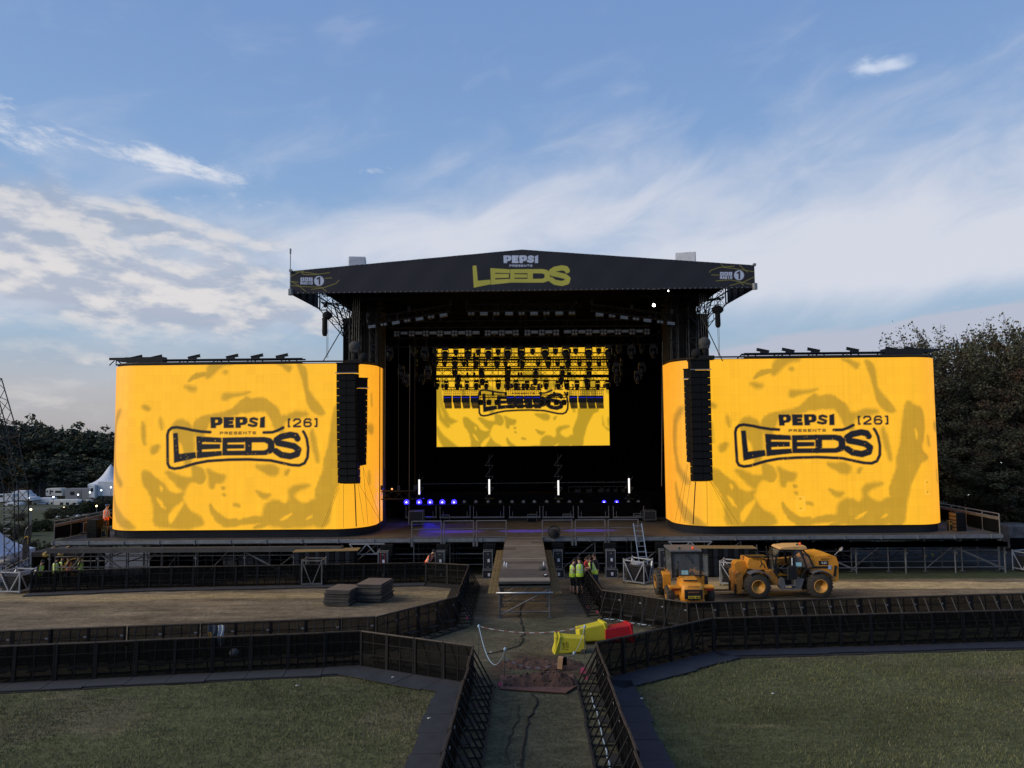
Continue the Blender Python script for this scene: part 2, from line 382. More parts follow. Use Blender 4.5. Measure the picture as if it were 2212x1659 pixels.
PEPSI_HOLE = [[(952,520),(966,520),(970,530),(965,539),(952,539)], [(1143,520),(1157,520),(1161,530),(1156,539),(1143,539)]]
PEPSI_S = (21, [(1272,518),(1245,510),(1224,516),(1222,530),(1242,539),(1268,549),(1264,564),(1240,568),(1210,560)])
FRAME = [[(912,612),(850,608),(770,595),(720,583),(650,572),(615,577),(592,597),(583,630),(585,700),(590,850),(605,878),(640,888),(690,882),(800,850),(900,832),(1050,824),(1200,822),(1380,832),(1450,848),(1540,868),(1600,872),(1640,855),(1663,810),(1667,740),(1656,670),(1640,632),(1628,614)],
 [(1325,619),(1390,618),(1430,605),(1474,583)]]
BLOT = [ # outline, softness
 ([(880,110),(930,75),(1110,60),(1040,95),(960,130),(930,160),(885,205),(870,180),(885,150)],14),([(735,225),(760,185),(800,155),(870,150),(900,160),(860,172),(800,190),(760,210)],8),
 ([(710,262),(760,262),(805,275),(790,297),(740,285)],16),([(1560,88),(1635,112),(1648,160),(1665,300),(1720,390),(1805,492),(1740,480),(1680,450),(1640,300),(1610,180)],10),
 ([(1390,78),(1480,88),(1535,112),(1522,158),(1490,125),(1430,95)],12),([(1000,310),(1060,320),(1160,318),(1225,303),(1180,325),(1090,335),(1030,365),(995,360)],12),
 ([(800,620),(795,545),(860,490),(960,480),(1060,450),(1130,395),(1190,340),(1230,365),(1290,350),(1390,400),(1440,450),(1455,520),(1480,620),(1440,610),(1400,560),(1380,500),(1330,455),(1230,450),(1190,465),(1150,460),(1080,490),(930,500),(870,600),(845,690),(820,650)],10),
 ([(610,560),(660,520),(720,518),(765,560),(790,620),(785,740),(770,860),(720,880),(730,790),(700,700),(650,640)],12),([(1440,500),(1480,488),(1560,470),(1660,468),(1650,500),(1560,512),(1490,530),(1470,580)],14),
 ([(1895,395),(1930,440),(2000,450),(2018,560),(2005,640),(1975,780),(2035,830),(2030,850),(1965,870),(1950,900),(1880,1040),(1850,1150),(1820,1340),(1700,1340),(1740,1150),(1720,1080),(1760,1000),(1790,900),(1800,800),(1830,700),(1840,600),(1860,450)],10),
 ([(1310,1340),(1330,1190),(1400,1135),(1450,1140),(1490,1180),(1535,1120),(1520,1060),(1570,1020),(1690,1012),(1650,1035),(1590,1050),(1555,1100),(1590,1150),(1650,1165),(1710,1120),(1780,1150),(1780,1340)],14),
 ([(1000,1310),(1150,1290),(1200,1262),(1330,1255),(1370,1340),(1230,1340),(1360,1300),(1200,1300),(1060,1330)],8),
 ([(400,900),(460,920),(510,960),(560,1010),(600,1060),(660,1080),(730,1060),(700,1110),(740,1180),(790,1230),(860,1260),(875,1340),(480,1340),(490,1180),(460,1080),(420,1020),(400,960)],12),
 ([(575,900),(700,950),(800,960),(870,960),(850,1000),(780,985),(740,1010),(720,1060),(680,1020),(600,950)],12),([(780,850),(840,880),(880,940),(870,1000),(800,990),(780,930)],8),
 ([(880,890),(950,930),(1045,940),(1020,1000),(960,985),(940,1050),(905,1010),(915,960)],12),([(1265,865),(1330,878),(1390,860),(1442,890),(1440,940),(1380,950),(1330,912),(1270,890)],12),
 ([(1485,915),(1530,900),(1510,930),(1495,940)],10),([(915,1150),(950,1205),(1000,1245),(1050,1285),(1130,1270),(1110,1300),(1010,1310),(960,1275),(925,1220)],8),([(1265,1055),(1330,1095),(1395,1085),(1350,1135),(1300,1105)],12),
 ([(60,640),(75,530),(130,450),(185,425),(190,450),(130,520),(105,600),(105,780),(130,880),(190,950),(235,1000),(210,1030),(140,970),(95,900),(75,750)],18),
 ([(75,980),(120,1130),(200,1220),(300,1290),(370,1340),(250,1340),(160,1270),(100,1180)],14),([(390,400),(445,430),(430,448),(385,425)],12),([(380,520),(408,560),(422,710),(400,690)],12),
 ([(460,720),(528,702),(500,755),(462,785)],12),([(1700,600),(1730,700),(1755,860),(1735,840),(1700,720),(1680,620)],12),([(2040,640),(2065,760),(2045,730)],12),([(2130,560),(2215,565),(2200,640),(2140,620)],16),
 ([(2180,300),(2195,430),(2183,400)],10),([(2140,900),(2180,1000),(2160,1050)],14),([(1100,1155),(1140,1160),(1150,1180),(1110,1170)],10),([(1010,1030),(1030,1032),(1028,1050),(1012,1046)],8),([(1015,1085),(1035,1086),(1034,1100)],8),
 ([(790,560),(815,500),(820,560),(800,640)],12),([(520,490),(540,520),(550,590),(530,560)],14),([(1005,150),(1035,145),(1030,165)],12)]
HOLES = [([(500,1090),(540,1120),(590,1195),(560,1190),(520,1140)],14),([(600,1240),(650,1170),(725,1120),(700,1190),(650,1290),(620,1310),(600,1280)],16),([(1450,1285),(1560,1225),(1540,1262),(1470,1292)],12),([(1640,1290),(1705,1240),(1690,1275)],12),([(1930,610),(1950,620),(1950,700),(1935,690)],12),([(530,1000),(560,1040),(550,1060),(525,1030)],14)]
def chaikin(p, n=2):
    for _ in range(n):
        q_ = []
        for a, b in zip(p, p[1:]+p[:1]): q_ += [(a[0]*.75+b[0]*.25, a[1]*.75+b[1]*.25), (a[0]*.25+b[0]*.75, a[1]*.25+b[1]*.75)]
        p = q_
    return p
BLOT = [(chaikin(p), s_*2.1) for p, s_ in BLOT]; HOLES = [(chaikin(p), s_*1.3) for p, s_ in HOLES]
def screen_content(X0, Y0, bright, dark):
    X = X0+26*(fbm(X0+3000, Y0+3000, .012, 5)-.47)+10*(fbm(X0+3000, Y0+3000, .05, 8)-.47); Y = Y0+26*(fbm(X0+3000, Y0+3000, .012, 15)-.47)+12*(fbm(X0+3000, Y0+3000, .05, 18)-.47)
    C = np.empty(X.shape+(3,)); C[:] = bright
    for pts, sf in BLOT: paint(C, X, Y, 'p', pts, dark, sf, 8)
    for pts, sf in HOLES: paint(C, X, Y, 'p', pts, bright, sf)
    ink = (0.006, 0.006, 0.010); K = C.copy(); X, Y = X0, Y0
    for st in FRAME: paint(K, X, Y, 's', st, ink, 7, 23)
    for p in LOGO_POLY: paint(K, X, Y, 'p', p, ink, 7, 3)
    for w, st in (LOGO_S, PEPSI_S): paint(K, X, Y, 's', st, ink, 7, w)
    for p in PEPSI_POLY: paint(K, X, Y, 'p', p, ink, 6, 3)
    for p in PEPSI_HOLE: paint(K, X, Y, 'p', p, bright, 6, 1)
    for w, st in words('PRESENTS', 986, 632, 1266, 609, 0.28, 6): paint(K, X, Y, 's', st, ink, 5, w)
    for t, a, b in (('[', 1506, 1530), ('2', 1548, 1612), ('6', 1628, 1694), (']', 1712, 1742)):
        for w, st in words(t, a, 583, b, 512, 0.1, 15): paint(K, X, Y, 's', st, ink, 6, w)
    # worn speckles in the ink
    spots = rng.random((110, 3))**np.array([1, 1, 2.5])
    for a, b, r_ in spots:
        sx, sy = 585+a*1080, 600+b*280
        m = (np.abs(X-sx) < 12) & (np.abs(Y-sy) < 12)
        if m.any():
            d = np.hypot(X[m]-sx, Y[m]-sy); al = np.clip(1-(d/(1.5+5*r_)), 0, 1)[:, None]*0.8
            K[m] = K[m]*(1-al)+C[m]*al
    return K
def color_mesh(name, P, C, nu, nv, material):
    """P (nv,nu,3) points, C (nv,nu,3) colours"""
    me = bpy.data.meshes.new(name); n = nu*nv; nf = (nu-1)*(nv-1)
    me.vertices.add(n); me.vertices.foreach_set('co', P.reshape(-1).astype(np.float32))
    j, i = np.meshgrid(np.arange(nv-1), np.arange(nu-1), indexing='ij'); a = (j*nu+i).ravel()
    idx = np.stack([a, a+1, a+1+nu, a+nu], 1).ravel().astype(np.int32)
    me.loops.add(nf*4); me.loops.foreach_set('vertex_index', idx)
    me.polygons.add(nf); me.polygons.foreach_set('loop_start', np.arange(0, nf*4, 4, dtype=np.int32))
    me.update(calc_edges=True); me.validate()
    ca = me.color_attributes.new('print', 'FLOAT_COLOR', 'POINT')
    ca.data.foreach_set('color', np.concatenate([C.reshape(-1, 3), np.ones((n, 1))], 1).ravel().astype(np.float32))
    me.materials.append(material); return me
LEDM = mat('led_panel', (1,1,1), 0.6, 0, 0.0, attr='print', emattr=True, estr=1.0)
# ---------------------------------------------------------------- the two curved side screens and the screen upstage
YS = 41.4; UNIT = 0.1311/FPX*YS
def side_screen(pxl, pxr, logo_px, logo_py, lab, mirror):
    top = at((pxl+pxr)/2, 364.4 if pxl < 500 else 358.4, YS).z
    bot = at((pxl+pxr)/2, 529.8 if pxl < 500 else 525.6, YS).z
    Rr = 2.2
    xl = at(pxl, 450, YS+Rr).x; xr = at(pxr, 450, YS+Rr).x
    lc = at(logo_px, logo_py, YS)
    back = 1.6; flat = (xr-xl)-2*Rr; arc = Rr*math.pi/2
    tot = back*2+2*arc+flat
    nu, nv = 520, 270
    s_ = np.linspace(0, tot, nu); xs = np.empty(nu); ys = np.empty(nu); nx = np.zeros(nu)
    for k, s0 in enumerate(s_):
        if s0 < back: xs[k], ys[k] = xl, YS+Rr+(back-s0); a = 1
        elif s0 < back+arc:
            t = (s0-back)/Rr; xs[k] = xl+Rr-Rr*math.cos(t); ys[k] = YS+Rr-Rr*math.sin(t); a = 1-t/(math.pi/2)
        elif s0 < back+arc+flat: xs[k], ys[k] = xl+Rr+(s0-back-arc), YS; a = 0
        elif s0 < back+2*arc+flat:
            t = (s0-back-arc-flat)/Rr; xs[k] = xr-Rr+Rr*math.sin(t); ys[k] = YS+Rr-Rr*math.cos(t); a = t/(math.pi/2)
        else: xs[k], ys[k] = xr, YS+Rr+(s0-back-2*arc-flat); a = 1
        nx[k] = a
    zs = np.linspace(bot, top, nv)
    P = np.empty((nv, nu, 3)); P[:, :, 0] = xs; P[:, :, 1] = ys; P[:, :, 2] = zs[:, None]
    u = (s_-(back+arc))+xl+Rr     # unrolled x
    X = 1124+(u-lc.x)/UNIT; Yv = 700-(zs-lc.z)/UNIT
    XX, YY = np.meshgrid(X, Yv)
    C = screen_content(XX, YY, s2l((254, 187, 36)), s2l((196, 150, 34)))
    stepa = np.round(nx*6)/6     # orange shift of LEDs seen at an angle, painted into the curved ends
    view_tint = np.array([1.0, 0.78, 1.2]); C = C*(1-stepa[None, :, None]*(1-view_tint))
    C *= 1+0.03*rng.standard_normal(nu)[None, :, None]*0.6
    C *= 1+0.05*np.where(np.arange(nv) % 3 == 0, -1, 0.4)[:, None, None]
    mi_ = (np.arange(nu)*len(zs)//1)*0+np.floor(s_/.5).astype(int); mj_ = np.floor((zs-zs[0])/.5).astype(int); mv = 1+.018*rng.standard_normal((mj_.max()+1, mi_.max()+1)); C *= mv[mj_[:, None], mi_[None, :]][..., None]
    C *= np.where((np.abs((s_/.5) % 1-.5) > .46)[None, :] | (np.abs(((zs-zs[0])/.5) % 1-.5) > .46)[:, None], .955, 1.0)[..., None]
    if not mirror:
        for bx, by, bw, bh in ((1028,1118,56,104),(1996,1002,42,106)):
            for seg in ([(bx,by),(bx+bw,by),(bx+bw,by+bh),(bx,by+bh),(bx,by)],): paint(C, XX, YY, 's', seg, s2l((255,205,90)), 4, 3)
            for yy in (by+16, by+bh-16): paint(C, XX, YY, 's', [(bx+bw*.48, yy), (bx+bw*.5, yy)], (0.05, .03, .01), 4, 8)
    w = thing('video_screen', lab, 'video screen', ((xl+xr)/2, YS, bot))
    O = np.array([(xl+xr)/2, YS, bot]); P = P-O
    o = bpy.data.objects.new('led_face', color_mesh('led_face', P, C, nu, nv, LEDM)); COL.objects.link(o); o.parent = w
    # black skirt, back and top cap
    def ring(off, z):
        pts = []
        for k in range(0, 9): t = k/8*math.pi/2; pts.append((xl+Rr-(Rr-off)*math.cos(t), YS+Rr-(Rr-off)*math.sin(t)))
        for k in range(0, 9): t = k/8*math.pi/2; pts.append((xr-Rr+(Rr-off)*math.sin(t), YS+Rr-(Rr-off)*math.cos(t)))
        pts.append((xr-off, YS+Rr+back)); pts.append((xl+off, YS+Rr+back))
        return [Vector((a-O[0], b-O[1], z-O[2])) for a, b in pts]
    def slab(mb, off, z0, z1, m=0):
        A = ring(off, z0); B = ring(off, z1); n = len(A)
        mb.add(A+B, [(i, (i+1) % n, n+(i+1) % n, n+i) for i in range(n)]+[tuple(range(n-1,-1,-1)), tuple(range(n, 2*n))], m)
    mb = MB(); slab(mb, 0.12, 0.0, bot-0.02); mb.build('skirt', CLOTH, w)
    mb = MB(); slab(mb, 0.08, bot, top+0.04); mb.build('frame', BLACK, w)
    # service rig on the roof of the screen
    mb = MB()
    A = ring(0.10, top+0.14)
    for i in range(len(A)): mb.tube(A[i], A[(i+1) % len(A)], 0.05, 5)
    mb.build('top_rail', DKALU, w)
    zt = top-bot
    x0, x1 = (xl+0.5, xr-4.2) if mirror else (xl+4.2, xr-0.5)
    mb = MB(); x0 -= O[0]; x1 -= O[0]
    for yy in (0.7, 1.3):
        mb.tube((x0, yy, zt+0.38), (x1, yy, zt+0.38), 0.05, 5); mb.tube((x0, yy, zt+0.12), (x1, yy, zt+0.12), 0.05, 5)
    k = int((x1-x0)/0.95)
    for i in range(k+1):
        xx = x0+(x1-x0)*i/k
        if i % 2 == 0:
            mb.tube((xx-0.1, .7, zt+0.38), (xx-0.4, .7, zt+0.1), 0.035, 4); mb.tube((xx+.1, .7, zt+0.38), (xx+.4, .7, zt+0.1), 0.035, 4); mb.tube((xx, .7, zt+0.38), (xx, .7, zt+0.1), 0.03, 4); mb.tube((xx+.5, .7, zt+0.38), (xx+.9, .7, zt+0.1), 0.025, 4)
            mb.tube((xx, .7, zt+.38), (xx, 1.3, zt+.38), 0.03, 4)
    mb.build('service_truss', BLACK, w)
    n = 9
    outer = x0 if mirror else x1; sg = 1 if mirror else -1
    offs = [1.1, 2.3, 4.6, 6.9, 8.4, 9.9, 12.2, 13.8]
    for of in offs:
        if of > abs(x1-x0): continue
        cx = outer+sg*of; b = MB(); tl = R(-12)*sg
        T = Matrix.Translation((cx, 0.9, zt+0.56)) @ Matrix.Diagonal((.8, .8, .8, 1)) @ Matrix.Rotation(-tl*(-1), 4, 'Y')
        b.box((0, 0, 0.11), (0.95, 0.14, 0.03), T=T); b.box((0, 0, -0.08), (0.95, 0.14, 0.03), T=T); b.box((0, 0, 0.015), (0.93, 0.03, 0.17), T=T)
        b.box((0, 0, -0.16), (0.3, 0.2, 0.12), T=T)
        b.build('beam', BLACK, w)
    # crowded end
    b = MB(); cx = outer+sg*0.2
    b.box((cx+sg*1.5, .9, zt+.42), (2.3, .5, .30)); b.box((cx+sg*.1, .9, zt+.50), (1.6, .16, .14))
    for i in range(6): b.box((cx+sg*(.5+i*.36), .75, zt+.2), (.14, .12, .4))
    b.build('winch', BLACK, w)
    return w, xl, xr, bot, top
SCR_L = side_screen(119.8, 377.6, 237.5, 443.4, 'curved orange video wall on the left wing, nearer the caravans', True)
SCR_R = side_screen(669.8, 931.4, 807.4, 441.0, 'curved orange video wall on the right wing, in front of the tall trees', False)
YB = 54.0
def centre_screen():
    a = at(436.5, 349, YB); b = at(609.7, 445.3, YB); lc = at(523.2, 400, YB); un = 0.1311*(91/144.9)/FPX*YB
    nu, nv = 340, 190
    xs = np.linspace(a.x, b.x, nu); zs = np.linspace(b.z, a.z, nv); XX, YY = np.meshgrid(1124+(xs-lc.x)/un, 700-(zs-lc.z)/un)
    C = screen_content(XX, YY, s2l((247, 192, 44)), s2l((186, 150, 36)))
    # content left and right of the logo card
    for pts in ([(70,540),(130,560),(160,760),(230,900),(330,950),(250,990),(170,960),(150,860),(110,760),(90,640)],[(60,1000),(160,1120),(330,1260),(460,1330),(300,1330),(180,1220),(80,1120)],[(2080,900),(2110,1030),(2230,1080),(2230,1120),(2140,1080),(2080,1010)]): paint(C, XX, YY, 'p', pts, s2l((186,150,36)), 30)
    w = thing('video_screen', 'flat yellow video wall high at the back of the stage, behind the hanging lamps', 'video screen', (a.x, YB, b.z))
    P = np.empty((nv, nu, 3)); P[:, :, 0] = xs-a.x; P[:, :, 1] = 0; P[:, :, 2] = zs[:, None]-b.z
    o = bpy.data.objects.new('led_face', color_mesh('led_face', P, C, nu, nv, LEDM)); COL.objects.link(o); o.parent = w
    mb = MB(); W_, H_ = b.x-a.x, a.z-b.z
    mb.box((W_/2, .12, H_/2), (W_+.1, .2, H_+.1)); mb.build('frame', BLACK, w)
centre_screen()
# ---------------------------------------------------------------- the stage: deck, scaffold, towers, roof, front banner
def X_(px, py, Y): return at(px, py, Y).x
def Zr(px, py, Y): return at(px, py, Y).z
YD = 41.0
DL, DR = X_(54, 539.5, YD), X_(1000, 532.6, YD)
DECK = mat('stage_ply', (0.060, 0.054, 0.048), 0.7, 0, 0.35, 0.8, 0.1, 8)
PLY = mat('walkway_ply', (0.125, 0.104, 0.086), 0.75, 0, 0.22, 1.2)
PLYD = mat('walkway_ply_dark', (0.070, 0.060, 0.055), 0.75, 0, 0.22, 1.2)
PLYL = mat('walkway_ply_light', (0.21, 0.18, 0.15), 0.7, 0, 0.15, 1.2)
STRAWB = mat('yellowed_board', (0.15, 0.105, 0.042), 0.85, 0, 0.35, 2.5)
stage = thing('festival_stage', 'big black roofed festival stage between the two curved video walls', 'stage', (0, YD, 0))
def sb(mb, name, m, par=stage):     # build in world coordinates, hang under the stage
    o = mb.build(name, m, par); o.location = (-stage.location.x, -stage.location.y, -stage.location.z) if par is stage else (0, 0, 0)
    return o
mb = MB()
mb.box(((DL+DR)/2, YD+3.0, -0.06), (DR-DL, 6.0, 0.12)); mb.box((0.3, YD+10.6, -0.065), (27, 9.2, 0.11)); sb(mb, 'deck', DECK)
mb = MB()
mb.box(((DL+DR)/2, YD-0.06, -0.13), (DR-DL+0.2, 0.10, 0.20))
xx = DL
while xx < DR: mb.box((xx, YD-0.13, -0.13), (0.05, 0.05, 0.26)); xx += 2.05
sb(mb, 'edge_beam', GALV)
# scaffold below the deck
mb = MB(); mb2 = MB()
def leg(x, y, z1, r=0.035): mb.tube((x, y, gz(x, y)-dip(x, y)), (x, y, z1), r, 5); mb.box((x, y, gz(x, y)-dip(x, y)+0.02), (0.22, 0.22, 0.04))
def dip(x, y):
    a = min(max((-x-13)/8, 0), 1); b = min(max((y-37.5)/3, 0), 1); c = min(max((75-y)/20, 0), 1)
    a = a*a*(3-2*a); b = b*b*(3-2*b); return 0.7*a*b*c
gx = [DL+i*2.07 for i in range(int((DR-DL)/2.07)+1)]+[DR]
rows_y = [YD+0.15, YD+2.1, YD+4.1, YD+5.9]
for ry_ in rows_y:
    for gx_ in gx: leg(gx_, ry_, -0.15)
    for zz in (-0.3, -0.95, -1.55):
        mb.tube((DL, ry_, zz), (DR, ry_, zz), 0.03, 5)
for i, gx_ in enumerate(gx):
    for zz in (-0.3, -1.3): mb.tube((gx_, rows_y[0], zz), (gx_, rows_y[-1], zz), 0.03, 4)
    if i < len(gx)-1 and i % 2 == 0:
        for ry_ in (rows_y[0], rows_y[2]):
            g1 = gz(gx_, ry_)-dip(gx_, ry_); mb.tube((gx_, ry_, g1+.15), (gx[i+1], ry_, -0.35), 0.028, 4)
        for k in range(5):
            a = gx_+(gx[i+1]-gx_)*k/5; b = gx_+(gx[i+1]-gx_)*(k+1)/5; mb.tube((a, rows_y[1], -0.3 if k % 2 else -0.72), (b, rows_y[1], -0.72 if k % 2 else -0.3), 0.018, 3)
        mb.tube((gx_, rows_y[1], -0.72), (gx[i+1], rows_y[1], -0.72), 0.022, 4)
sb(mb, 'scaffold', SCAF)
# lower grey ledge in front of both wings
mb = MB(); lz = Zr(100, 549.5, YD-0.5)
xa, xb = X_(50, 549, YD-.5), X_(343, 549, YD-.5); mb.box(((xa+xb)/2, YD-0.5, lz), (xb-xa, 0.5, 0.16)); mb.box(((xa+xb)/2, YD-0.77, lz-0.02), (xb-xa, 0.05, 0.26))
LEDM_ = mat('weathered_beam', (.065, .062, .062), .7, .2, .3, 1.5); sb(mb, 'ledge', LEDM_); mb = MB()
xa2, xb2 = X_(757, 544, YD-.5), X_(1004, 541, YD-.5); mb.box(((xa2+xb2)/2, YD-0.5, lz), (xb2-xa2, 0.5, 0.16)); mb.box(((xa2+xb2)/2, YD-0.77, lz-0.02), (xb2-xa2, 0.05, 0.26)); sb(mb, 'ledge', LEDM_)
sb(mb, 'ledge', mat('weathered_beam', (0.065, 0.062, 0.062), 0.7, 0.2, 0.3, 1.5))
mb = MB()
for (a, b) in ((xa, xb), (xa2, xb2)):
    mb = MB(); k = int((b-a)/2.4)
    for i in range(k+1):
        x = a+(b-a)*i/k; mb.tube((x, YD-.5, gz(x, YD)-dip(x, YD)), (x, YD-.5, lz), 0.045, 6); mb.box((x, YD-.5, lz-.5), (.16, .16, .12), rot=(0, R(45), 0))
        if i < k: mb.tube((x, YD-.5, gz(x, YD)-dip(x, YD)+.35), (a+(b-a)*(i+1)/k, YD-.5, gz(x, YD)-dip(x, YD)+.35), 0.03, 5)
        if i % 3 == 1 and i < k: mb.bar((x, YD-.45, lz-.2), (a+(b-a)*(i+1)/k, YD-.45, gz(x, YD)-dip(x, YD)+.2), .09, .09)
    sb(mb, 'ledge_prop', SCAF)
# bright triangular brackets under the inner ends of the wings
mb = MB()
for s_, px in ((1, 367), (-1, 655+40)):
    mb = MB()
    x0 = X_(px-17 if s_ > 0 else px-27, 540, YD-.1); x1 = X_(px+18 if s_ > 0 else px+16, 540, YD-.1)
    mb.bar((x0, YD-.25, -0.28), (x1, YD-.25, -0.28), .07); mb.bar((x0+.1*s_, YD-.25, -0.85), (x1, YD-.25, -0.85), .07)
    k = 4
    for i in range(k):
        a = x0+(x1-x0)*i/k; b = x0+(x1-x0)*(i+1)/k; mb.bar((a, YD-.25, -0.85 if i % 2 else -.28), (b, YD-.25, -.28 if i % 2 else -.85), .06)
    sb(mb, 'bracket', ALU)
# black backing under the main stage, backdrop and side drapes
ST_L, ST_R = X_(349, 330, 43.8), X_(699, 330, 43.8)
IN_L, IN_R = X_(381, 400, 46.5), X_(664, 400, 46.5)
ROOFZ = Zr(522, 293, 41)
mb = MB()
mb.box((0.3, 58.2, 6.9), (30, 0.15, 17)); mb.box((IN_L-1.9, 52.4, 6.9), (0.15, 11.6, 17)); mb.box((IN_R+1.9, 52.4, 6.9), (0.15, 11.6, 17))
k = 60
for i in range(k):       # folds
    x = -14+28.6*i/k; mb.tube((x, 58.0, 0), (x, 58.0, 15), 0.16, 6)
sb(mb, 'backdrop', BLACKM)
mb = MB(); mb.box((0.3, YD+6.6, -1.3), (26, 0.1, 2.4)); mb.box((0.3, 49.6, 0.55), (17, 1.4, 0.9)); mb.box((0.3, 51.2, 0.9), (19, 2.0, 1.4)); sb(mb, 'riser', BLACKM)
for xa_, xb_ in ((X_(150, 550, 47.2), -11), (11, X_(850, 550, 47.2))):
    mb = MB(); mb.box(((xa_+xb_)/2, YD+6.2, -1.7), (xb_-xa_, .08, 3.2)); sb(mb, 'added_dark_backing', BLACKM)  # black sheet added below the wings to darken the view through the scaffold
WTEX = mat('dark_tower_mesh', (0.020, 0.015, 0.011), 0.9, 0, 0.5, 2.0)
for xl, xr in ((ST_L, ST_L+1.9), (ST_R-1.9, ST_R)):
    mb = MB(); cx = (xl+xr)/2
    mb.box((cx, 45.2, 7.6), (xr-xl-.2, 2.4, 15.4))
    for i in range(9):
        x = xl+(xr-xl)*i/8; mb.box((x, 43.95, 7.6), (0.05, 0.06, 15.4))
    t = sb(mb, 'tower', WTEX)
    mb = MB()
    truss(mb, (cx-.5*(1 if cx < 0 else -1), 43.6, 0), (cx-.5*(1 if cx < 0 else -1), 43.6, 15.2), 0.6, 0.6, 0.035)
    truss(mb, (cx+.6*(1 if cx < 0 else -1), 43.7, 0), (cx+.6*(1 if cx < 0 else -1), 43.7, 15.2), 0.4, 0.4, 0.03)
    o = mb.build('mast', DKALU, t)
# roof
YF = 40.0
def AF(px, py): p = at(px, py, YF); return (p.x, p.z)
fl, fr = AF(290.6, 292)[0], AF(755, 286)[0]
zb = AF(522, 290.6)[1]; zpk = AF(521.8, 249.5)[1]; zel = AF(290.6, 271.2)[1]; zer = AF(755, 265)[1]; zend = (zel+zer)/2; xpk = AF(521.8, 249.5)[0]
mb = MB()
poly = [(fl+.3, zb), (fr-.3, zb), (fr-.3, zend-.1), (xpk, zpk-.12), (fl+.3, zend-.1)]
mb.prism([(p[0], p[1]+(.25 if p[1] == zb else 0)) for p in poly], YF+0.25, YF+0.6)
inner = [(ST_L-1.0, zb+.35), (ST_R+1.0, zb+.35), (ST_R+1.0, zend), (xpk, zpk-.3), (ST_L-1.0, zend)]
mb.prism(inner, YF+0.6, 58.4)
sb(mb, 'roof_canopy', BLACKM)
# printed front banner
nu, nv = 1300, 120
xs = np.linspace(fl, fr, nu); top = np.where(xs < xpk, zend+(zpk-zend)*(xs-fl)/(xpk-fl), zend+(zpk-zend)*(fr-xs)/(fr-xpk))
tt = np.linspace(0, 1, nv)[:, None]
ZZ = zb+(top-zb)[None, :]*tt; XX = np.broadcast_to(xs, ZZ.shape)
C = np.empty(ZZ.shape+(3,)); C[:] = (0.016, 0.017, 0.027)
def tr(pts, f): return [AF(*f(*p)) for p in pts]
f_logo = lambda a, b: ((1840+(1089+(a-1121)*1.745)*.226)/4, (980+(559+(b-730)*1.69)*.226)/4)
f_pep = lambda a, b: ((1840+(1076+(a-1123)*1.46)*.226)/4, (980+(248+(b-538)*1.6)*.226)/4)
f_z = lambda a, b: ((1840+a*.226)/4, (980+b*.226)/4)
YEL = (0.46, 0.43, 0.075); PALE = (0.50, 0.56, 0.72); sf = 0.03; ux = 1.745*.226/4/FPX*YF
for p in LOGO_POLY: paint(C, XX, ZZ, 'p', tr(p, f_logo), YEL, sf, 0.02)
paint(C, XX, ZZ, 's', tr(LOGO_S[1], f_logo), YEL, sf, LOGO_S[0]*ux*1.05)
for p in PEPSI_POLY: paint(C, XX, ZZ, 'p', tr(p, f_pep), PALE, sf, 0.01)
for p in PEPSI_HOLE: paint(C, XX, ZZ, 'p', tr(p, f_pep), (0.016, .017, .027), sf, 0.0)
paint(C, XX, ZZ, 's', tr(PEPSI_S[1], f_pep), PALE, sf, 0.135)
for w, st in words('PRESENTS', 875, 384, 1280, 348, 0.28, 8): paint(C, XX, ZZ, 's', tr(st, f_z), PALE, sf, 0.028)
GOLD_ = (0.24, 0.22, 0.05)
def badge(f, bx, by, cx, cy, lines):
    for k in range(3):
        x0 = bx+k*36.5; paint(C, XX, ZZ, 'p', tr([(x0,by),(x0+31,by),(x0+31,by+31),(x0,by+31)], f), PALE, .02)
        for w, st in words('BBC'[k], x0+9, by+24, x0+22, by+7, .2, 3): paint(C, XX, ZZ, 's', tr(st, f), (.03,.03,.04), .02, 0.022)
    for w, st in words('RADIO', bx, by+60, bx+104, by+35, .22, 5): paint(C, XX, ZZ, 's', tr(st, f), PALE, .02, 0.045)
    paint(C, XX, ZZ, 's', tr([(cx, cy), (cx+.5, cy)], f), PALE, .03, 86*.463/4/FPX*YF)
    paint(C, XX, ZZ, 's', tr([(cx-13, cy-18), (cx+4, cy-28), (cx+4, cy+28)], f), (.03, .03, .04), .03, 0.10)
    for st in lines: paint(C, XX, ZZ, 's', tr(st, f), GOLD_, .02, 0.035)
fzl = lambda a, b: ((1024+a*.463)/4, (950+b*.463)/4); fzr = lambda a, b: ((2048+a*.463)/4, (950+b*.463)/4)
badge(fzl, 385, 346, 544, 374, [[(302,335),(370,300),(410,290)],[(380,292),(410,318),(500,322),(635,304)],[(325,294),(430,300),(540,318)],[(302,378),(365,386)],[(302,380),(360,410),(430,465)],[(305,416),(420,425),(560,428),(608,465)],[(478,447),(580,435),(690,398),(718,368)],[(595,352),(655,349)]])
badge(fzr, 1798, 298, 1961, 326, [[(1705,300),(1720,282),(1790,258),(1920,246)],[(1805,228),(1835,258),(1920,268),(2090,296)],[(1962,238),(2034,300)],[(1722,323),(1790,325)],[(1765,374),(1880,366),(1970,380),(2000,412)],[(1880,415),(2000,385),(2090,342)],[(1940,378),(2090,408)]])
BAN = mat('printed_banner', (1,1,1), 0.75, 0, 0.05, 0.7, attr='print')
P = np.empty(ZZ.shape+(3,)); P[:, :, 0] = XX; P[:, :, 1] = YF-YD+0.012*np.sin(XX*3.1)*np.sin(tt*5); P[:, :, 2] = ZZ
P = P
o = bpy.data.objects.new('front_banner', color_mesh('front_banner', P, C, nu, nv, BAN)); COL.objects.link(o); o.parent = stage
mb = MB(); mb.prism([(fl, zb), (fr, zb), (fr, zend), (xpk, zpk), (fl, zend)], YF+.05, YF+.22)
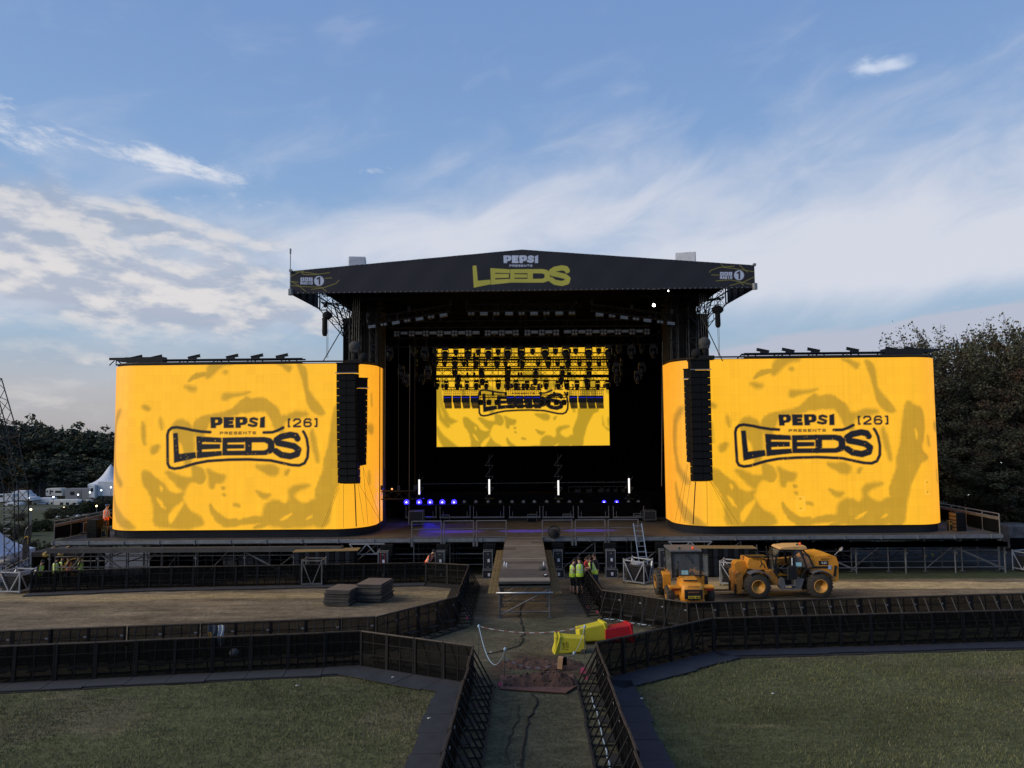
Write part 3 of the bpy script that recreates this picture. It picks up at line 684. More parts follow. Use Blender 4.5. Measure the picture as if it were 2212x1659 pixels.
for i in range(90):      # eyelets and lacing along the edges
    x = fl+(fr-fl)*(i+.5)/90; zt = zend+(zpk-zend)*((x-fl)/(xpk-fl) if x < xpk else (fr-x)/(fr-xpk)); mb.box((x, YF-.02, zt-.03), (.05, .03, .05), m=1); mb.box((x, YF-.02, zb+.02), (.05, .03, .05), m=1)
sb(mb, 'banner_frame', [BLACK, GALV])
# side returns of the banner, seen from inside
YR = 45.6
for sx in (fl, fr):
    mb = MB(); s_ = 1 if sx < 0 else -1; xb = X_(317, 309, YR) if sx < 0 else X_(728.6, 302, YR); zt = zend+.1
    mb.add([(sx, YF+.2, zb-.05), (xb, YR, zb+.1), (xb, YR, zt), (sx, YF+.2, zend)], [(0,1,2,3)]); mb.add([(sx+.08*s_, YF+.2, zb-.05), (xb+.08*s_, YR, zb+.1), (xb+.08*s_, YR, zt), (sx+.08*s_, YF+.2, zend)], [(3,2,1,0)])
    for k in range(5):
        t = k/4; mb.tube((sx+(xb-sx)*t+.12*s_, YF+.2+(YR-YF)*t, zb), (sx+(xb-sx)*t+.12*s_, YF+.2+(YR-YF)*t, zend-.1), .05, 5)
    mb.tube((sx+.1*s_, YF+.2, zb), (xb+.1*s_, YR, zb+.1), .06, 5)
    sb(mb, 'side_banner', CLOTH)
    # outrigger trusses from the wing tip to the tower
    mb = MB(); tx = ST_L if sx < 0 else ST_R
    truss(mb, (sx+2.1*s_, 42.3, zb+.2), (tx-.1*s_, 44.2, zb-1.75), .55, .55, .035)
    truss(mb, (sx+1.0*s_, 43.6, zb-.15), (tx, 45.6, zb-2.1), .55, .55, .035)
    truss(mb, (sx+.9*s_, 43.2, zb+.25), (tx+.3*s_, 43.4, zb+.1), .55, .5, .035)
    truss(mb, (sx+2.4*s_, 42.6, zb-.55), (tx, 42.9, zb-.75), .35, .35, .03); truss(mb, (sx+3.3*s_, 43.6, zb-1.2), (tx, 43.8, zb-1.35), .3, .3, .03)
    for k in range(3): mb.tube((sx+(.8+k*1.2)*s_, YF+.4, zb+.3), (sx+(1.2+k*1.1)*s_, 46, zb+.1), .05, 4)
    sb(mb, 'outrigger_truss', BLACK)
    mb = MB(); mb.tube((sx, YF, zb-.1), (sx, YF, zb+.25), .14, 6); sb(mb, 'corner_joint', GALV); mb = MB(); mb.box((sx, YF, zend+.02), (.14, .2, .14)); sb(mb, 'corner_joint', GALV)
mb = MB(); mb.tube((fl-.03, YF, zb), (fl-.03, YF, zend+1.25), .025, 5); mb.tube((fl-.03, YF, zend+1.0), (fl-.03, YF, zend+1.3), .05, 6); sb(mb, 'wind_gauge', GALV)
# white wrapped tops of the towers
for px0, px1, pt, pb in ((347.7, 358.5, 258, 268), (672, 695.5, 253.6, 262)):
    a = at((px0+px1)/2+3, pt, 44); mb = MB(); mb.bbox((a.x, 44.4, a.z-.9), (1.05 if px0 < 500 else 1.25, 1.3, 1.9), .06, rot=(0, 0, R(10 if px0 < 500 else -12)))
    sb(mb, 'tower_wrap', mat('white_wrap', (.55, .57, .62), .6, 0, .15, 2, .4, 6))
# underside roof trusses
mb = MB()
for k in range(9):
    y = 41.2+k*1.9; truss(mb, (ST_L+.5, y, zb+.1-.02*k), (ST_R-.5, y, zb+.1-.02*k), .5, .6, .03, 1.2)
for x in np.linspace(ST_L+1, ST_R-1, 7): truss(mb, (x, 41, zb-.2), (x, 57.5, zb-.2), .4, .4, .03, 1.2)
sb(mb, 'roof_truss', mat('roof_truss_metal', (.008, .008, .009), .9, 0, .3, spec=.05))
# wing guard rails with dark infill
RAILM = mat('rail_steel', (.17, .17, .18), .5, .6, .25)
def guard(pts, par, name='guard_rail', h=1.1):
    mb = MB()
    for a, b in zip(pts[:-1], pts[1:]):
        mb.tube((*a, h), (*b, h), .03, 6); mb.tube((*a, h*.82), (*b, h*.82), .03, 6, 0)
        n = max(1, round(math.dist(a, b)/1.6))
        for i in range(n+1): x = a[0]+(b[0]-a[0])*i/n; y = a[1]+(b[1]-a[1])*i/n; mb.tube((x, y, -.5 if i in (0, n) else 0), (x, y, h), .035, 6)
        mb.box(((a[0]+b[0])/2, (a[1]+b[1])/2, .45), (max(.03, abs(b[0]-a[0])), max(.03, abs(b[1]-a[1])), .74), m=1)
        mb.bar((*a, h*.75), (*b, h*.75), .04, .14, m=2)
    return sb(mb, name, [RAILM, BLACKM, mat('old_plank', (.10, .088, .07), .8, 0, .3)])
guard([(DL, YD), (DL, YD+6), (DL+3.5, YD+6)], stage); guard([(DR, YD), (DR, YD+6), (DR-3.5, YD+6)], stage)
# ---------------------------------------------------------------- walkway running out from the stage
YW = 29.4; wl, wr = -1.02, 1.06
ww = thing('walkway', 'long plywood walkway on scaffold legs running out from the stage front', 'walkway', (0, YW, 0))
def wb(mb, n, m): o = mb.build(n, m, ww); o.location = (0, -YW, 0); return o
mb = MB(); y = YW; i = 0
pat = [2,1,1,1,0,0,1,0,2,0,0,0,0,0,0,2,0,1,0,1,0,1,0]
while y < YD-.1:
    d = min(.6, YD-y); mm = pat[i % len(pat)]
    if mm == 2 and i > 0: d = .22
    if i in (13, 17):
        sp = wl+.6 if i == 13 else wr-.62
        mb.box(((wl+sp)/2, y+d/2, -.02), (sp-wl-.01, d-.015, .04), m=1 if i == 13 else 0); mb.box(((sp+wr)/2, y+d/2, -.02), (wr-sp-.01, d-.015, .04), m=0 if i == 13 else 1)
    else: mb.box(((wl+wr)/2, y+d/2, -.02), (wr-wl, d-.015, .04+.002*(i % 3)), m=mm)
    y += d; i += 1
wb(mb, 'decking', [PLY, PLYD, PLYL])
mb = MB()
for s_ in (-1, 1):
    for k in range(3):
        x0 = (wl if s_ < 0 else wr)+s_*(.03+k*.15); mb.box((x0+s_*.07, (YW+39.6)/2+.1, -.52-.002*k), (.135, 39.6-YW, .035))
wb(mb, 'side_board', STRAWB)
mb = MB()
for x in (wl, wr): mb.box((x, (YW+YD)/2, -.13), (.06, YD-YW, .16))
for z in (-.13, -.2): mb.bar((wl, YW, z), (wr, YW, z), .05, .14)
wb(mb, 'side_beam', mat('beam_dark', (.05, .05, .05), .6, .3, .3))
mb = MB()
for y in np.arange(YW+.1, YD, 2.3):
    for x in (wl+.02, wr-.02):
        g = gz(x, y); mb.tube((x, y, g), (x, y, -.1), .04, 6); mb.box((x, y, g+.03), (.2, .2, .04)); mb.tube((x, y, g+.35), (x, y+2.3, g+.3), .028, 5)
        mb.tube((x, y, g+.1), (x, y+2.3, -.35), .028, 5)
    g = gz(0, y); mb.tube((wl-.1, y, -.55), (wr+.1, y, -.55), .035, 6); mb.tube((wl, y, g+.25), (wr, y, g+.25), .028, 5); mb.tube((wl, y, g+.1), (wr, y, -.35), .03, 5)
wb(mb, 'scaffold_frame', SCAF)
mb = MB(); mb.tube((wl-.12, YW-.02, -.48), (wr+.12, YW-.02, -.48), .035, 8); wb(mb, 'cross_tube', ALU)
# ---------------------------------------------------------------- crowd barriers (built once, copied along every run)
MESHM = mat('barrier_mesh', (.005, .005, .005), .8, 0, .15, 1.0, alpha=0.66, spec=.05)
BARM = mat('barrier_steel', (.007, .007, .009), .5, .4, .35, 4)
RUSTM = mat('worn_top_rail', (.034, .027, .021), .6, .3, .5, 2)
PLATE = mat('foot_plate', (.025, .024, .022), .7, .2, .3)
TAG = mat('paper_tag', (.20, .20, .22), .7, 0, .1)
BW, BH = 1.1, 1.08
def make_barrier():
    t = thing('crowd_barrier', 'x', 'crowd barrier')
    mb = MB(); mb.box((0, 0, .56), (BW-.04, .008, .98)); mb.build('mesh_panel', MESHM, t)
    mb = MB(); mb.tube((-BW/2+.01, .02, BH), (BW/2-.01, .02, BH), .032, 6); mb.build('top_rail', RUSTM, t)
    mb = MB()
    mb.box((-BW/2+.035, .0, BH/2), (.07, .06, BH)); mb.box((BW/2-.02, .0, BH/2), (.035, .05, BH))
    mb.box((0, 0, BH/2), (.025, .03, BH-.08))
    for z in (.05, .42, .78): mb.box((0, 0, z), (BW-.05, .025, .025))
    mb.box((0, 0, .03), (BW, .05, .05)); mb.build('frame', BARM, t)
    for x in (-.3, .28):
        mb = MB(); mb.tube((x, .05, BH-.05), (x, .58, .06), .022, 5); mb.tube((x, .05, .04), (x, .60, .04), .02, 4); mb.build('brace', BARM, t)
    mb = MB(); mb.box((0, .22, .30), (.5, .22, .02)); mb.build('step', PLATE, t)
    mb = MB(); mb.box((0, -.43, .012), (BW-.01, .86, .018)); mb.build('foot_plate', PLATE, t); mb = MB(); mb.box((0, .60, .04), (BW, .05, .05)); mb.build('foot_rail', PLATE, t)
    mb = MB(); mb.box((.12-BW/2, .02, .80), (.09, .02, .045)); mb.build('tag', TAG, t)
    return t
proto = make_barrier(); used = [False]
def barrier_run(pts, lab, grp, mesh_left=True):
    """pts on the ground (x, y); braces stand on the right of the direction of travel unless mesh_left is False"""
    n_all = 0
    for a, b in zip(pts[:-1], pts[1:]):
        a = Vector((a[0], a[1])); b = Vector((b[0], b[1])); L = (b-a).length; n = max(1, round(L/BW)); d = (b-a)/L
        for i in range(n):
            p = a+d*(L*(i+.5)/n); ang = math.atan2(d.y, d.x)
            if not mesh_left: ang += math.pi
            ang += rng.normal(0, .010); p = p+Vector((rng.normal(0, .012), rng.normal(0, .012)))
            e = Matrix.Rotation(-FX, 3, 'X') @ Matrix.Rotation(ang, 3, 'Z'); eu = e.to_euler()
            loc = (p.x, p.y, gz(p.x, p.y))
            if not used[0]: o = proto; o.location = loc; o.rotation_euler = eu; used[0] = True; o['label'] = lab; o['group'] = grp
            else: o = dup(proto, loc, rot=eu, lab=lab, group=grp)
            o.scale = (L/n/BW, 1, 1); n_all += 1
    return n_all
def G2(x, y, h=BH): p = gq(x, y, h); return (p.x, p.y)
# row A: nearest, panels facing the lawns, braces on the far side
aL = [G2(-60, 1400.5), G2(779, 1364.7), G2(1020.7, 1397)]
aR = [G2(1290, 1390), G2(1538.6, 1337), G2(2275, 1317.5)]
# passage towards the camera
def extend(p, q_, Y): t = (Y-p[1])/(q_[1]-p[1]); return (p[0]+(q_[0]-p[0])*t, Y)
pl = (aL[2], extend(aL[2], G2(944.7, 1659), 12.0)); pr = (aR[0], extend(aR[0], G2(1388.5, 1659), 12.0))
bL = [G2(-60, 1366.5), G2(811.7, 1333.5), G2(984, 1290.5), G2(1012.4, 1221)]
bC = [G2(65, 1236), G2(322.5, 1226.7), G2(919, 1216), G2(1012.4, 1221)]
bR = [G2(1256.5, 1212), G2(1300.3, 1275.3), G2(1487.4, 1302.7), G2(2275, 1281)]
cnt = 0
cnt += barrier_run(aL[:2], 'black mesh barrier section in the nearest run facing the left lawn', 'barriers of the nearest left run')
cnt += barrier_run(aL[1:], 'black mesh barrier section in the slanted run at the right corner of the left lawn', 'barriers of the slanted left run')
cnt += barrier_run(pl, 'black crowd barrier section lining the left side of the near grass passage', 'barriers on the left of the passage', mesh_left=True)
cnt += barrier_run(aR[:2], 'black mesh barrier section in the slanted run at the left corner of the right lawn', 'barriers of the slanted right run')
cnt += barrier_run(aR[1:], 'black mesh crowd barrier section in the nearest run facing the right lawn', 'barriers of the nearest right run')
cnt += barrier_run(pr, 'black crowd barrier section lining the right side of the near grass passage', 'barriers on the right of the passage', mesh_left=False)
cnt += barrier_run(bL[:2], 'black barrier section in the second run behind the left lawn, braces showing', 'barriers of the second left run', mesh_left=False)
cnt += barrier_run(bL[1:3], 'black barrier section in the slanted run in front of the two board stacks', 'barriers of the second slanted left run', mesh_left=False)
cnt += barrier_run(bL[2:], 'black barrier section in the short run along the left of the walkway', 'barriers left of the walkway', mesh_left=False)
cnt += barrier_run(bC, 'black mesh barrier section in the farthest run below the left wing', 'barriers of the far left run')
cnt += barrier_run(bR[:2], 'black barrier section in the short run beside the workers in yellow vests', 'barriers beside the group of workers', mesh_left=False)
cnt += barrier_run(bR[1:3], 'barrier section with pale braces in the slanted run in front of the tractor', 'barriers in front of the tractor', mesh_left=False)
cnt += barrier_run(bR[2:], 'black barrier section in the second run, in front of the telehandler', 'barriers of the second right run', mesh_left=False)
print('barriers', cnt)
# ---------------------------------------------------------------- ground
GROUND = bpy.data.materials.new('field'); GROUND.use_nodes = True; t = GROUND.node_tree; b = t.nodes['Principled BSDF']; b.inputs['Roughness'].default_value = 0.95; b.inputs['Specular IOR Level'].default_value = 0.15
vc = t.nodes.new('ShaderNodeVertexColor'); vc.layer_name = 'print'
tcg = t.nodes.new('ShaderNodeTexCoord')
def gnoise(scale, det, sx=1, sy=1):
    mp = t.nodes.new('ShaderNodeMapping'); mp.inputs['Scale'].default_value = (sx, sy, 1); t.links.new(tcg.outputs['Object'], mp.inputs['Vector'])
    n = t.nodes.new('ShaderNodeTexNoise'); n.inputs['Scale'].default_value = scale; n.inputs['Detail'].default_value = det; n.inputs['Roughness'].default_value = 0.7; t.links.new(mp.outputs[0], n.inputs['Vector']); return n.outputs[0]
def rmp(v, a, b_, lo, hi):
    m = t.nodes.new('ShaderNodeMapRange'); t.links.new(v, m.inputs[0]); m.inputs[1].default_value = a; m.inputs[2].default_value = b_; m.inputs[3].default_value = lo; m.inputs[4].default_value = hi; return m.outputs[0]
def mul(a, b_):
    m = t.nodes.new('ShaderNodeMath'); m.operation = 'MULTIPLY'; t.links.new(a, m.inputs[0]); t.links.new(b_, m.inputs[1]); return m.outputs[0]
na = gnoise(9.0, 8); nb = gnoise(1.1, 6, 0.5, 1.4); nc = gnoise(34, 4, 0.6, 1.6)
nd_ = gnoise(3.0, 7, 0.7, 1.5)
fac = mul(mul(mul(rmp(na, .3, .7, .62, 1.38), rmp(nb, .3, .7, .8, 1.2)), rmp(nc, .3, .7, .7, 1.3)), rmp(nd_, .3, .7, .62, 1.38))
vm = t.nodes.new('ShaderNodeVectorMath'); vm.operation = 'SCALE'; t.links.new(vc.outputs[0], vm.inputs[0]); t.links.new(fac, vm.inputs[3]); t.links.new(vm.outputs[0], b.inputs['Base Color'])
bp = t.nodes.new('ShaderNodeBump'); bp.inputs['Strength'].default_value = .9; bp.inputs['Distance'].default_value = .06; t.links.new(na, bp.inputs['Height']); t.links.new(bp.outputs[0], b.inputs['Normal'])
LAWN = np.array((.086, .090, .042)); DULL = np.array((.092, .088, .054)); EARTH = np.array((.178, .140, .094)); STRAW = np.array((.42, .33, .18)); VERGE = np.array((.050, .060, .028)); FAR = np.array((.055, .062, .032)); ROAD = np.array((.10, .10, .10)); MUD = np.array((.055, .03, .022))
def in_poly(X, Y, pts):
    ins = np.zeros(X.shape, bool); n = len(pts)
    for i in range(n):
        ax, ay = pts[i]; bx, by = pts[(i+1) % n]; c = ((ay > Y) != (by > Y)); ins ^= c & (X < (bx-ax)*(Y-ay)/((by-ay) if by != ay else 1e-9)+ax)
    return ins
def soft_poly(X, Y, pts, s):
    sd = sd_poly(X, Y, pts); return np.clip(.5-sd/s, 0, 1)
def gpt(x, y): p = gq(x, y); return (p.x, p.y)
def ground_colour(X, Y):
    C = np.empty(X.shape+(3,)); C[:] = LAWN
    w = (fbm(X, Y, .35, 5)-.47)*1.6
    def mixin(m, c): C[:] = C*(1-m[..., None])+c*m[..., None]
    # past the nearest barriers
    lineA = np.where(X < 0, np.interp(X, [p[0] for p in aL], [p[1] for p in aL]), np.interp(X, [p[0] for p in aR], [p[1] for p in aR]))
    pas = in_poly(X, Y, [pl[1], pl[0], pr[0], pr[1]])
    mixin(np.where(pas, 1.0, 0.0), DULL); mixin(ss(Y-lineA, -.1, .1)*(~pas), DULL)
    lineB = np.where(X < 0, np.interp(X, [p[0] for p in bL[:3]], [p[1] for p in bL[:3]]), np.interp(X, [bR[1][0], bR[2][0], bR[3][0]], [bR[1][1], bR[2][1], bR[3][1]]))
    e = ss(Y-lineB+w*1.5, -.3, 2.0)
    mixin(e*(.9-.5*ss(w, .1, .6)), EARTH)
    rut = (fbm(X*.3, Y*1.9, 1, 61, 4)-.46); C *= (1+1.0*e*rut+.9*e*(fbm(X*.5, Y*1.6, 1, 71, 5)-.47))[..., None]
    for ry, rs in ((31.2, .05), (33.0, .05), (34.3, .02), (36.2, -.03)):
        for o_ in (0, 1.7): mixin((np.abs(X) > 2.5)*e*.35*np.exp(-((Y-ry-o_-rs*X-.25*np.sin(X*.35+ry))/.16)**2), EARTH*.55)
    mixin((1-e)*(~pas)*.55*ss(fbm(X, Y, .28, 91), .52, .66), EARTH*.8)
    # straw strips
    xl = np.abs(X)
    sL = (X < -3.2)*ss(w+np.exp(-((Y-(34.9+.015*(X+10)))/.8)**2)*1.5+(vnoise(X*.25, Y*7, 1, 9)-.5)*.9, .45, 1.0)
    sR = (X > 2)*ss(w*.6+np.exp(-((Y-(37.4-.045*(X-4)+.0*X))/1.15)**4)*1.6+(vnoise(X*.2, Y*6, 1, 3)-.5)*1.3, .55, 1.15)
    mixin(sL*.8, STRAW*.72); mixin(sR*.9*ss(X, 1.5, 9), STRAW); mixin(sR*.5*(1-ss(X, 1.5, 9)), STRAW*.6)
    mixin(ss(Y, 38.2, 39.0)*(X > 12), VERGE)
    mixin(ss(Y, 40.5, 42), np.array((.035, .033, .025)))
    mixin(ss(Y, 47, 50), FAR)
    rd = ((X > 17) & (Y > 43)) * ss(Y, 43.5, 44.5)*(1-ss(Y, 52, 54)); mixin(rd*1.0, ROAD*.4)
    rl = (1-ss(X, -21, -18))*ss(Y, 46, 47)*(1-ss(Y, 58, 60)); mixin(rl, ROAD*.9)
    mixin((X < -20)*ss(Y, 128, 132)*(1-ss(Y, 140, 143))*.6, ROAD)
    a_, b_ = gpt(1050, 1480), gpt(1265, 1415); sm_ = np.exp(-((X-(a_[0]+b_[0])/2)/2.0)**4-((Y-22.6)/1.7)**4)*ss(fbm(X, Y, 1.1, 44, 5), .40, .62); mixin(sm_*.85, MUD*1.25)
    C *= (1+.35*(fbm(X, Y, .9, 21)-.47))[..., None]
    return C
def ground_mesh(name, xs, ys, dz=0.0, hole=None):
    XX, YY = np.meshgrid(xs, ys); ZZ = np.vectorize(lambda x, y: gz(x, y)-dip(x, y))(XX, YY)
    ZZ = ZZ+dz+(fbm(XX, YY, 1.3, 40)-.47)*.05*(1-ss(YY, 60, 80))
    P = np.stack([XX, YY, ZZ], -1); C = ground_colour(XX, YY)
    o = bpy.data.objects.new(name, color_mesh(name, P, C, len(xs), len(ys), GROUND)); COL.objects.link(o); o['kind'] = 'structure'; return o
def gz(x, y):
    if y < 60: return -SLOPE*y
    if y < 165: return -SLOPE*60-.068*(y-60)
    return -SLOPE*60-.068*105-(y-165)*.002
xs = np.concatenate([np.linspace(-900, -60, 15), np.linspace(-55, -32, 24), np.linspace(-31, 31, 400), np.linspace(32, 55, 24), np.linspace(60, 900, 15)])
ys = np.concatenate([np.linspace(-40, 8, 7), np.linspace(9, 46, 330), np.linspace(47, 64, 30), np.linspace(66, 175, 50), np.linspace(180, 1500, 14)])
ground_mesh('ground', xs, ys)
# dark mats along the feet of the barriers facing the lawns
MATM = mat('rubber_matting', (.028, .030, .036), .8, 0, .35, 1.2, .2, 5); MATB = mat('blue_black_matting', (.014, .018, .030), .75, 0, .35, 1.2, .2, 5)
def matting(a, b, w, side, m, lab, grp):
    a = Vector((*a, 0)); b = Vector((*b, 0)); d = (b-a); L = d.length; d.normalize(); nrm = Vector((d.y, -d.x, 0))*side; n = max(1, round(L/1.15))
    for i in range(n):
        p0 = a+d*(L*i/n+.01); p1 = a+d*(L*(i+1)/n-.01); w_ = w+.04*((i*7) % 3-1)
        t = thing('floor_mat', lab, 'floor mat', (p0.x, p0.y, gz(p0.x, p0.y)), group=grp)
        mb = MB(); vs = []
        for z in (.035, .055+.004*(i % 2)):
            for p in (p0, p1, p1+nrm*w_, p0+nrm*w_): vs.append((p.x-p0.x, p.y-p0.y, gz(p.x, p.y)+z-gz(p0.x, p0.y)))
        mb.add(vs, [(0,1,2,3),(7,6,5,4),(0,4,5,1),(1,5,6,2),(2,6,7,3),(3,7,4,0)])
        bpy.data.objects.remove(t); o = mb.build('floor_mat', m, None, (p0.x, p0.y, gz(p0.x, p0.y))); label(o, lab, 'floor mat', grp)
matting(aL[0], aL[1], .8, 1, MATM, 'dark grey floor mat lying along the nearest left barriers beside the lawn', 'mats along the nearest left barriers')
matting(aL[1], aL[2], 1.05, 1, MATM, 'grey floor mat below the slanted left barriers at the lawn corner', 'mats along the slanted left barriers')
matting(pl[0], pl[1], 1.0, 1, MATM, 'dark floor mat along the left lawn side of the passage barriers', 'mats left of the passage')
matting(aR[0], aR[1], 1.05, 1, MATB, 'blue-black floor mat below the slanted right barriers', 'mats along the slanted right barriers')
matting(aR[1], aR[2], .68, 1, MATB, 'blue-black floor mat along the nearest right barriers beside the lawn', 'mats along the nearest right barriers')
matting(pr[0], pr[1], 1.0, -1, MATB, 'dark floor mat along the right lawn side of the passage barriers', 'mats right of the passage')
matting(bC[0], bC[1], .8, 1, MATM, 'grey floor mat below the far left barriers, left part', 'mats along the far barriers, left part')
matting(bC[1], bC[2], .8, 1, MATM, 'grey floor mat below the far left barriers, middle part', 'mats along the far barriers, middle part')
# grass blades on the two lawns and in the passage
def grass():
    n = 480000
    X = rng.uniform(-21, 21, n); Y = rng.uniform(10.5, 26.0, n)
    Xl = X; keep = np.abs(X) < (Y*.74+1)
    lineA = np.where(X < 0, np.interp(X, [p[0] for p in aL], [p[1] for p in aL]), np.interp(X, [p[0] for p in aR], [p[1] for p in aR]))
    wl_ = np.interp(Y, [pl[1][1], pl[0][1]], [pl[1][0], pl[0][0]]); wr_ = np.interp(Y, [pr[1][1], pr[0][1]], [pr[1][0], pr[0][0]])
    lawn = (Y < lineA-1.0) & ((X < wl_-.95) | (X > wr_+.95)); pas = (X > wl_+.9) & (X < wr_-.9) & (Y < 27) & (rng.random(n) < .55)
    dens = fbm(X, Y, .6, 77) > rng.random(n)*.75
    keep &= (lawn | pas) & dens
    X, Y = X[keep], Y[keep]; pas = pas[keep]; n = len(X)
    h = rng.uniform(.035, .085, n)*(1-.45*pas)*(.7+.7*fbm(X, Y, .8, 12)); a = rng.uniform(0, 2*math.pi, n); lw = rng.uniform(.004, .010, n)
    z = -SLOPE*Y+.0+(fbm(X, Y, 1.3, 40)-.47)*.05
    lx = rng.normal(0, .45, n)*h; ly = rng.normal(0, .45, n)*h
    V = np.empty((n, 3, 3)); V[:, 0] = np.stack([X-np.cos(a)*lw, Y-np.sin(a)*lw, z], 1); V[:, 1] = np.stack([X+np.cos(a)*lw, Y+np.sin(a)*lw, z], 1); V[:, 2] = np.stack([X+lx, Y+ly, z+h], 1)
    me = bpy.data.meshes.new('grass'); me.vertices.add(n*3); me.vertices.foreach_set('co', V.ravel().astype(np.float32)); me.loops.add(n*3); me.loops.foreach_set('vertex_index', np.arange(n*3, dtype=np.int32)); me.polygons.add(n); me.polygons.foreach_set('loop_start', np.arange(0, n*3, 3, dtype=np.int32)); me.update(calc_edges=True)
    base = np.where(pas[:, None], np.array((.085, .088, .052)), np.array((.105, .110, .045))); dry = rng.random(n)[:, None] < .22*(.5+fbm(X, Y, .5, 3))[:, None]
    c = np.where(dry, np.array((.17, .16, .09)), base)*(.72+.5*rng.random(n))[:, None]*(.45+1.15*fbm(X, Y, .45, 31))[:, None]
    ca = me.color_attributes.new('print', 'FLOAT_COLOR', 'POINT'); cc = np.repeat(c, 3, 0); ca.data.foreach_set('color', np.concatenate([cc, np.ones((n*3, 1))], 1).ravel().astype(np.float32))
    me.materials.append(mat('grass_blade', (1,1,1), .8, 0, 0, attr='print', spec=.15))
    o = bpy.data.objects.new('grass', me); COL.objects.link(o); o['kind'] = 'stuff'; label(o, 'short rough grass growing on both lawns and in the passage', 'grass')
    print('blades', n)
grass()
# ---------------------------------------------------------------- lamps and trusses hung inside the roof
LAMPB = mat('lamp_body', (.014, .014, .017), .4, .3, .3, 6); LENS = mat('lamp_lens', (.30, .31, .33), .2, .2, .1); YOKE = mat('lamp_yoke', (.05, .05, .055), .4, .5, .2)
REFL = mat('strobe_reflector', (.24, .25, .28), .4, .2, .35, 12)
def make_head():
    t = thing('moving_head', 'x', 'stage lamp'); mb = MB()
    mb.bbox((0, 0, -.09), (.34, .26, .16), .02); mb.tube((-.1, 0, 0), (-.1, 0, .1), .025, 5); mb.tube((.1, 0, 0), (.1, 0, .1), .025, 5); mb.build('base', LAMPB, t)
    mb = MB(); mb.box((0, 0, -.185), (.40, .09, .04)); mb.box((-.19, 0, -.36), (.035, .09, .34)); mb.box((.19, 0, -.36), (.035, .09, .34)); mb.build('yoke', YOKE, t)
    mb = MB(); mb.lathe([(.09, -.24), (.15, -.28), (.165, -.44), (.155, -.56), (.12, -.68), (.115, -.72)], n=12); h = mb.build('head', LAMPB, t)
    mb = MB(); mb.lathe([(.10, -.725), (.07, -.735)], n=12); mb.build('lens', LENS, h); return t
def make_small():
    t = thing('spot_lamp', 'x', 'stage lamp'); mb = MB(); mb.tube((0, 0, 0), (0, 0, -.12), .02, 5); mb.box((0, 0, -.13), (.26, .05, .03)); mb.box((-.13, 0, -.2), (.02, .05, .16)); mb.box((.13, 0, -.2), (.02, .05, .16)); mb.build('yoke', YOKE, t)
    mb = MB(); mb.lathe([(.06, -.12), (.11, -.16), (.12, -.32), (.10, -.38)], n=10); mb.build('head', LAMPB, t); return t
def make_blinder(n):
    t = thing('blinder_lamp', 'x', 'stage lamp'); mb = MB(); h = .18 if n == 2 else .38; mb.bbox((0, 0, -.1-h/2), (.42, .14, h+.04), .015); mb.tube((0, 0, 0), (0, 0, -.1), .02, 5); mb.build('housing', LAMPB, t)
    for r in range(n//2):
        for x in (-.1, .1): mb = MB(); mb.lathe([(.078, -.10), (.083, -.075), (.04, -.07)], c=(x, 0, -.2-r*.2+.01), axis='Y', n=12); mb.build('bulb', REFL, t)
    return t
def make_strobe():
    t = thing('strobe_lamp', 'x', 'stage lamp'); mb = MB(); mb.bbox((0, 0, -.2), (.50, .14, .24), .015); mb.tube((0, 0, 0), (0, 0, -.1), .02, 5); mb.build('housing', LAMPB, t)
    for i in range(2): mb = MB(); mb.box((0, -.075, -.155-i*.09), (.44, .012, .07)); mb.build('reflector', REFL, t)
    return t
PROTO = {}
def hang(kind, mk, pos, lab, grp, rz=0.0, sc=1.0, rot=None):
    if kind not in PROTO: PROTO[kind] = o = mk(); o.location = pos; o.rotation_euler = rot or (0, 0, rz); o['label'] = lab; o['group'] = grp
    else: o = dup(PROTO[kind], pos, rz, lab, grp, rot=rot)
    o.scale = (sc, sc, sc); return o
def chain(mb, x, y, z, z2=None): mb.tube((x, y, z), (x, y, z2 or ROOFZ+.1), .012, 3)
def lighting_truss(a, b, lab, w=.4, grp=None):
    t = thing('lighting_truss', lab, 'truss', ((a.x+b.x)/2, a.y, (a.z+b.z)/2)); O = t.location
    mb = MB(); truss(mb, a-O, b-O, w, w, .026); mb.build('truss', DKALU, t)
    mb = MB(); n = max(2, int((b-a).length/3.2))
    for i in range(n+1): p = a+(b-a)*(i/n)-O; mb.tube(p, (p.x, p.y, ROOFZ+.3-O.z), .014, 4); mb.box((p.x, p.y, p.z+w*.9), (.16, .16, .28))
    mb.build('hoist_chain', DKALU, t); return t
z2 = lambda a, b: ((1024+a*.463)/4, (950+b*.463)/4)
z3 = lambda a, b: ((2048+a*.463)/4, (950+b*.463)/4)
zc = lambda a, b: (430+a*.0859, 340+b*.0859)
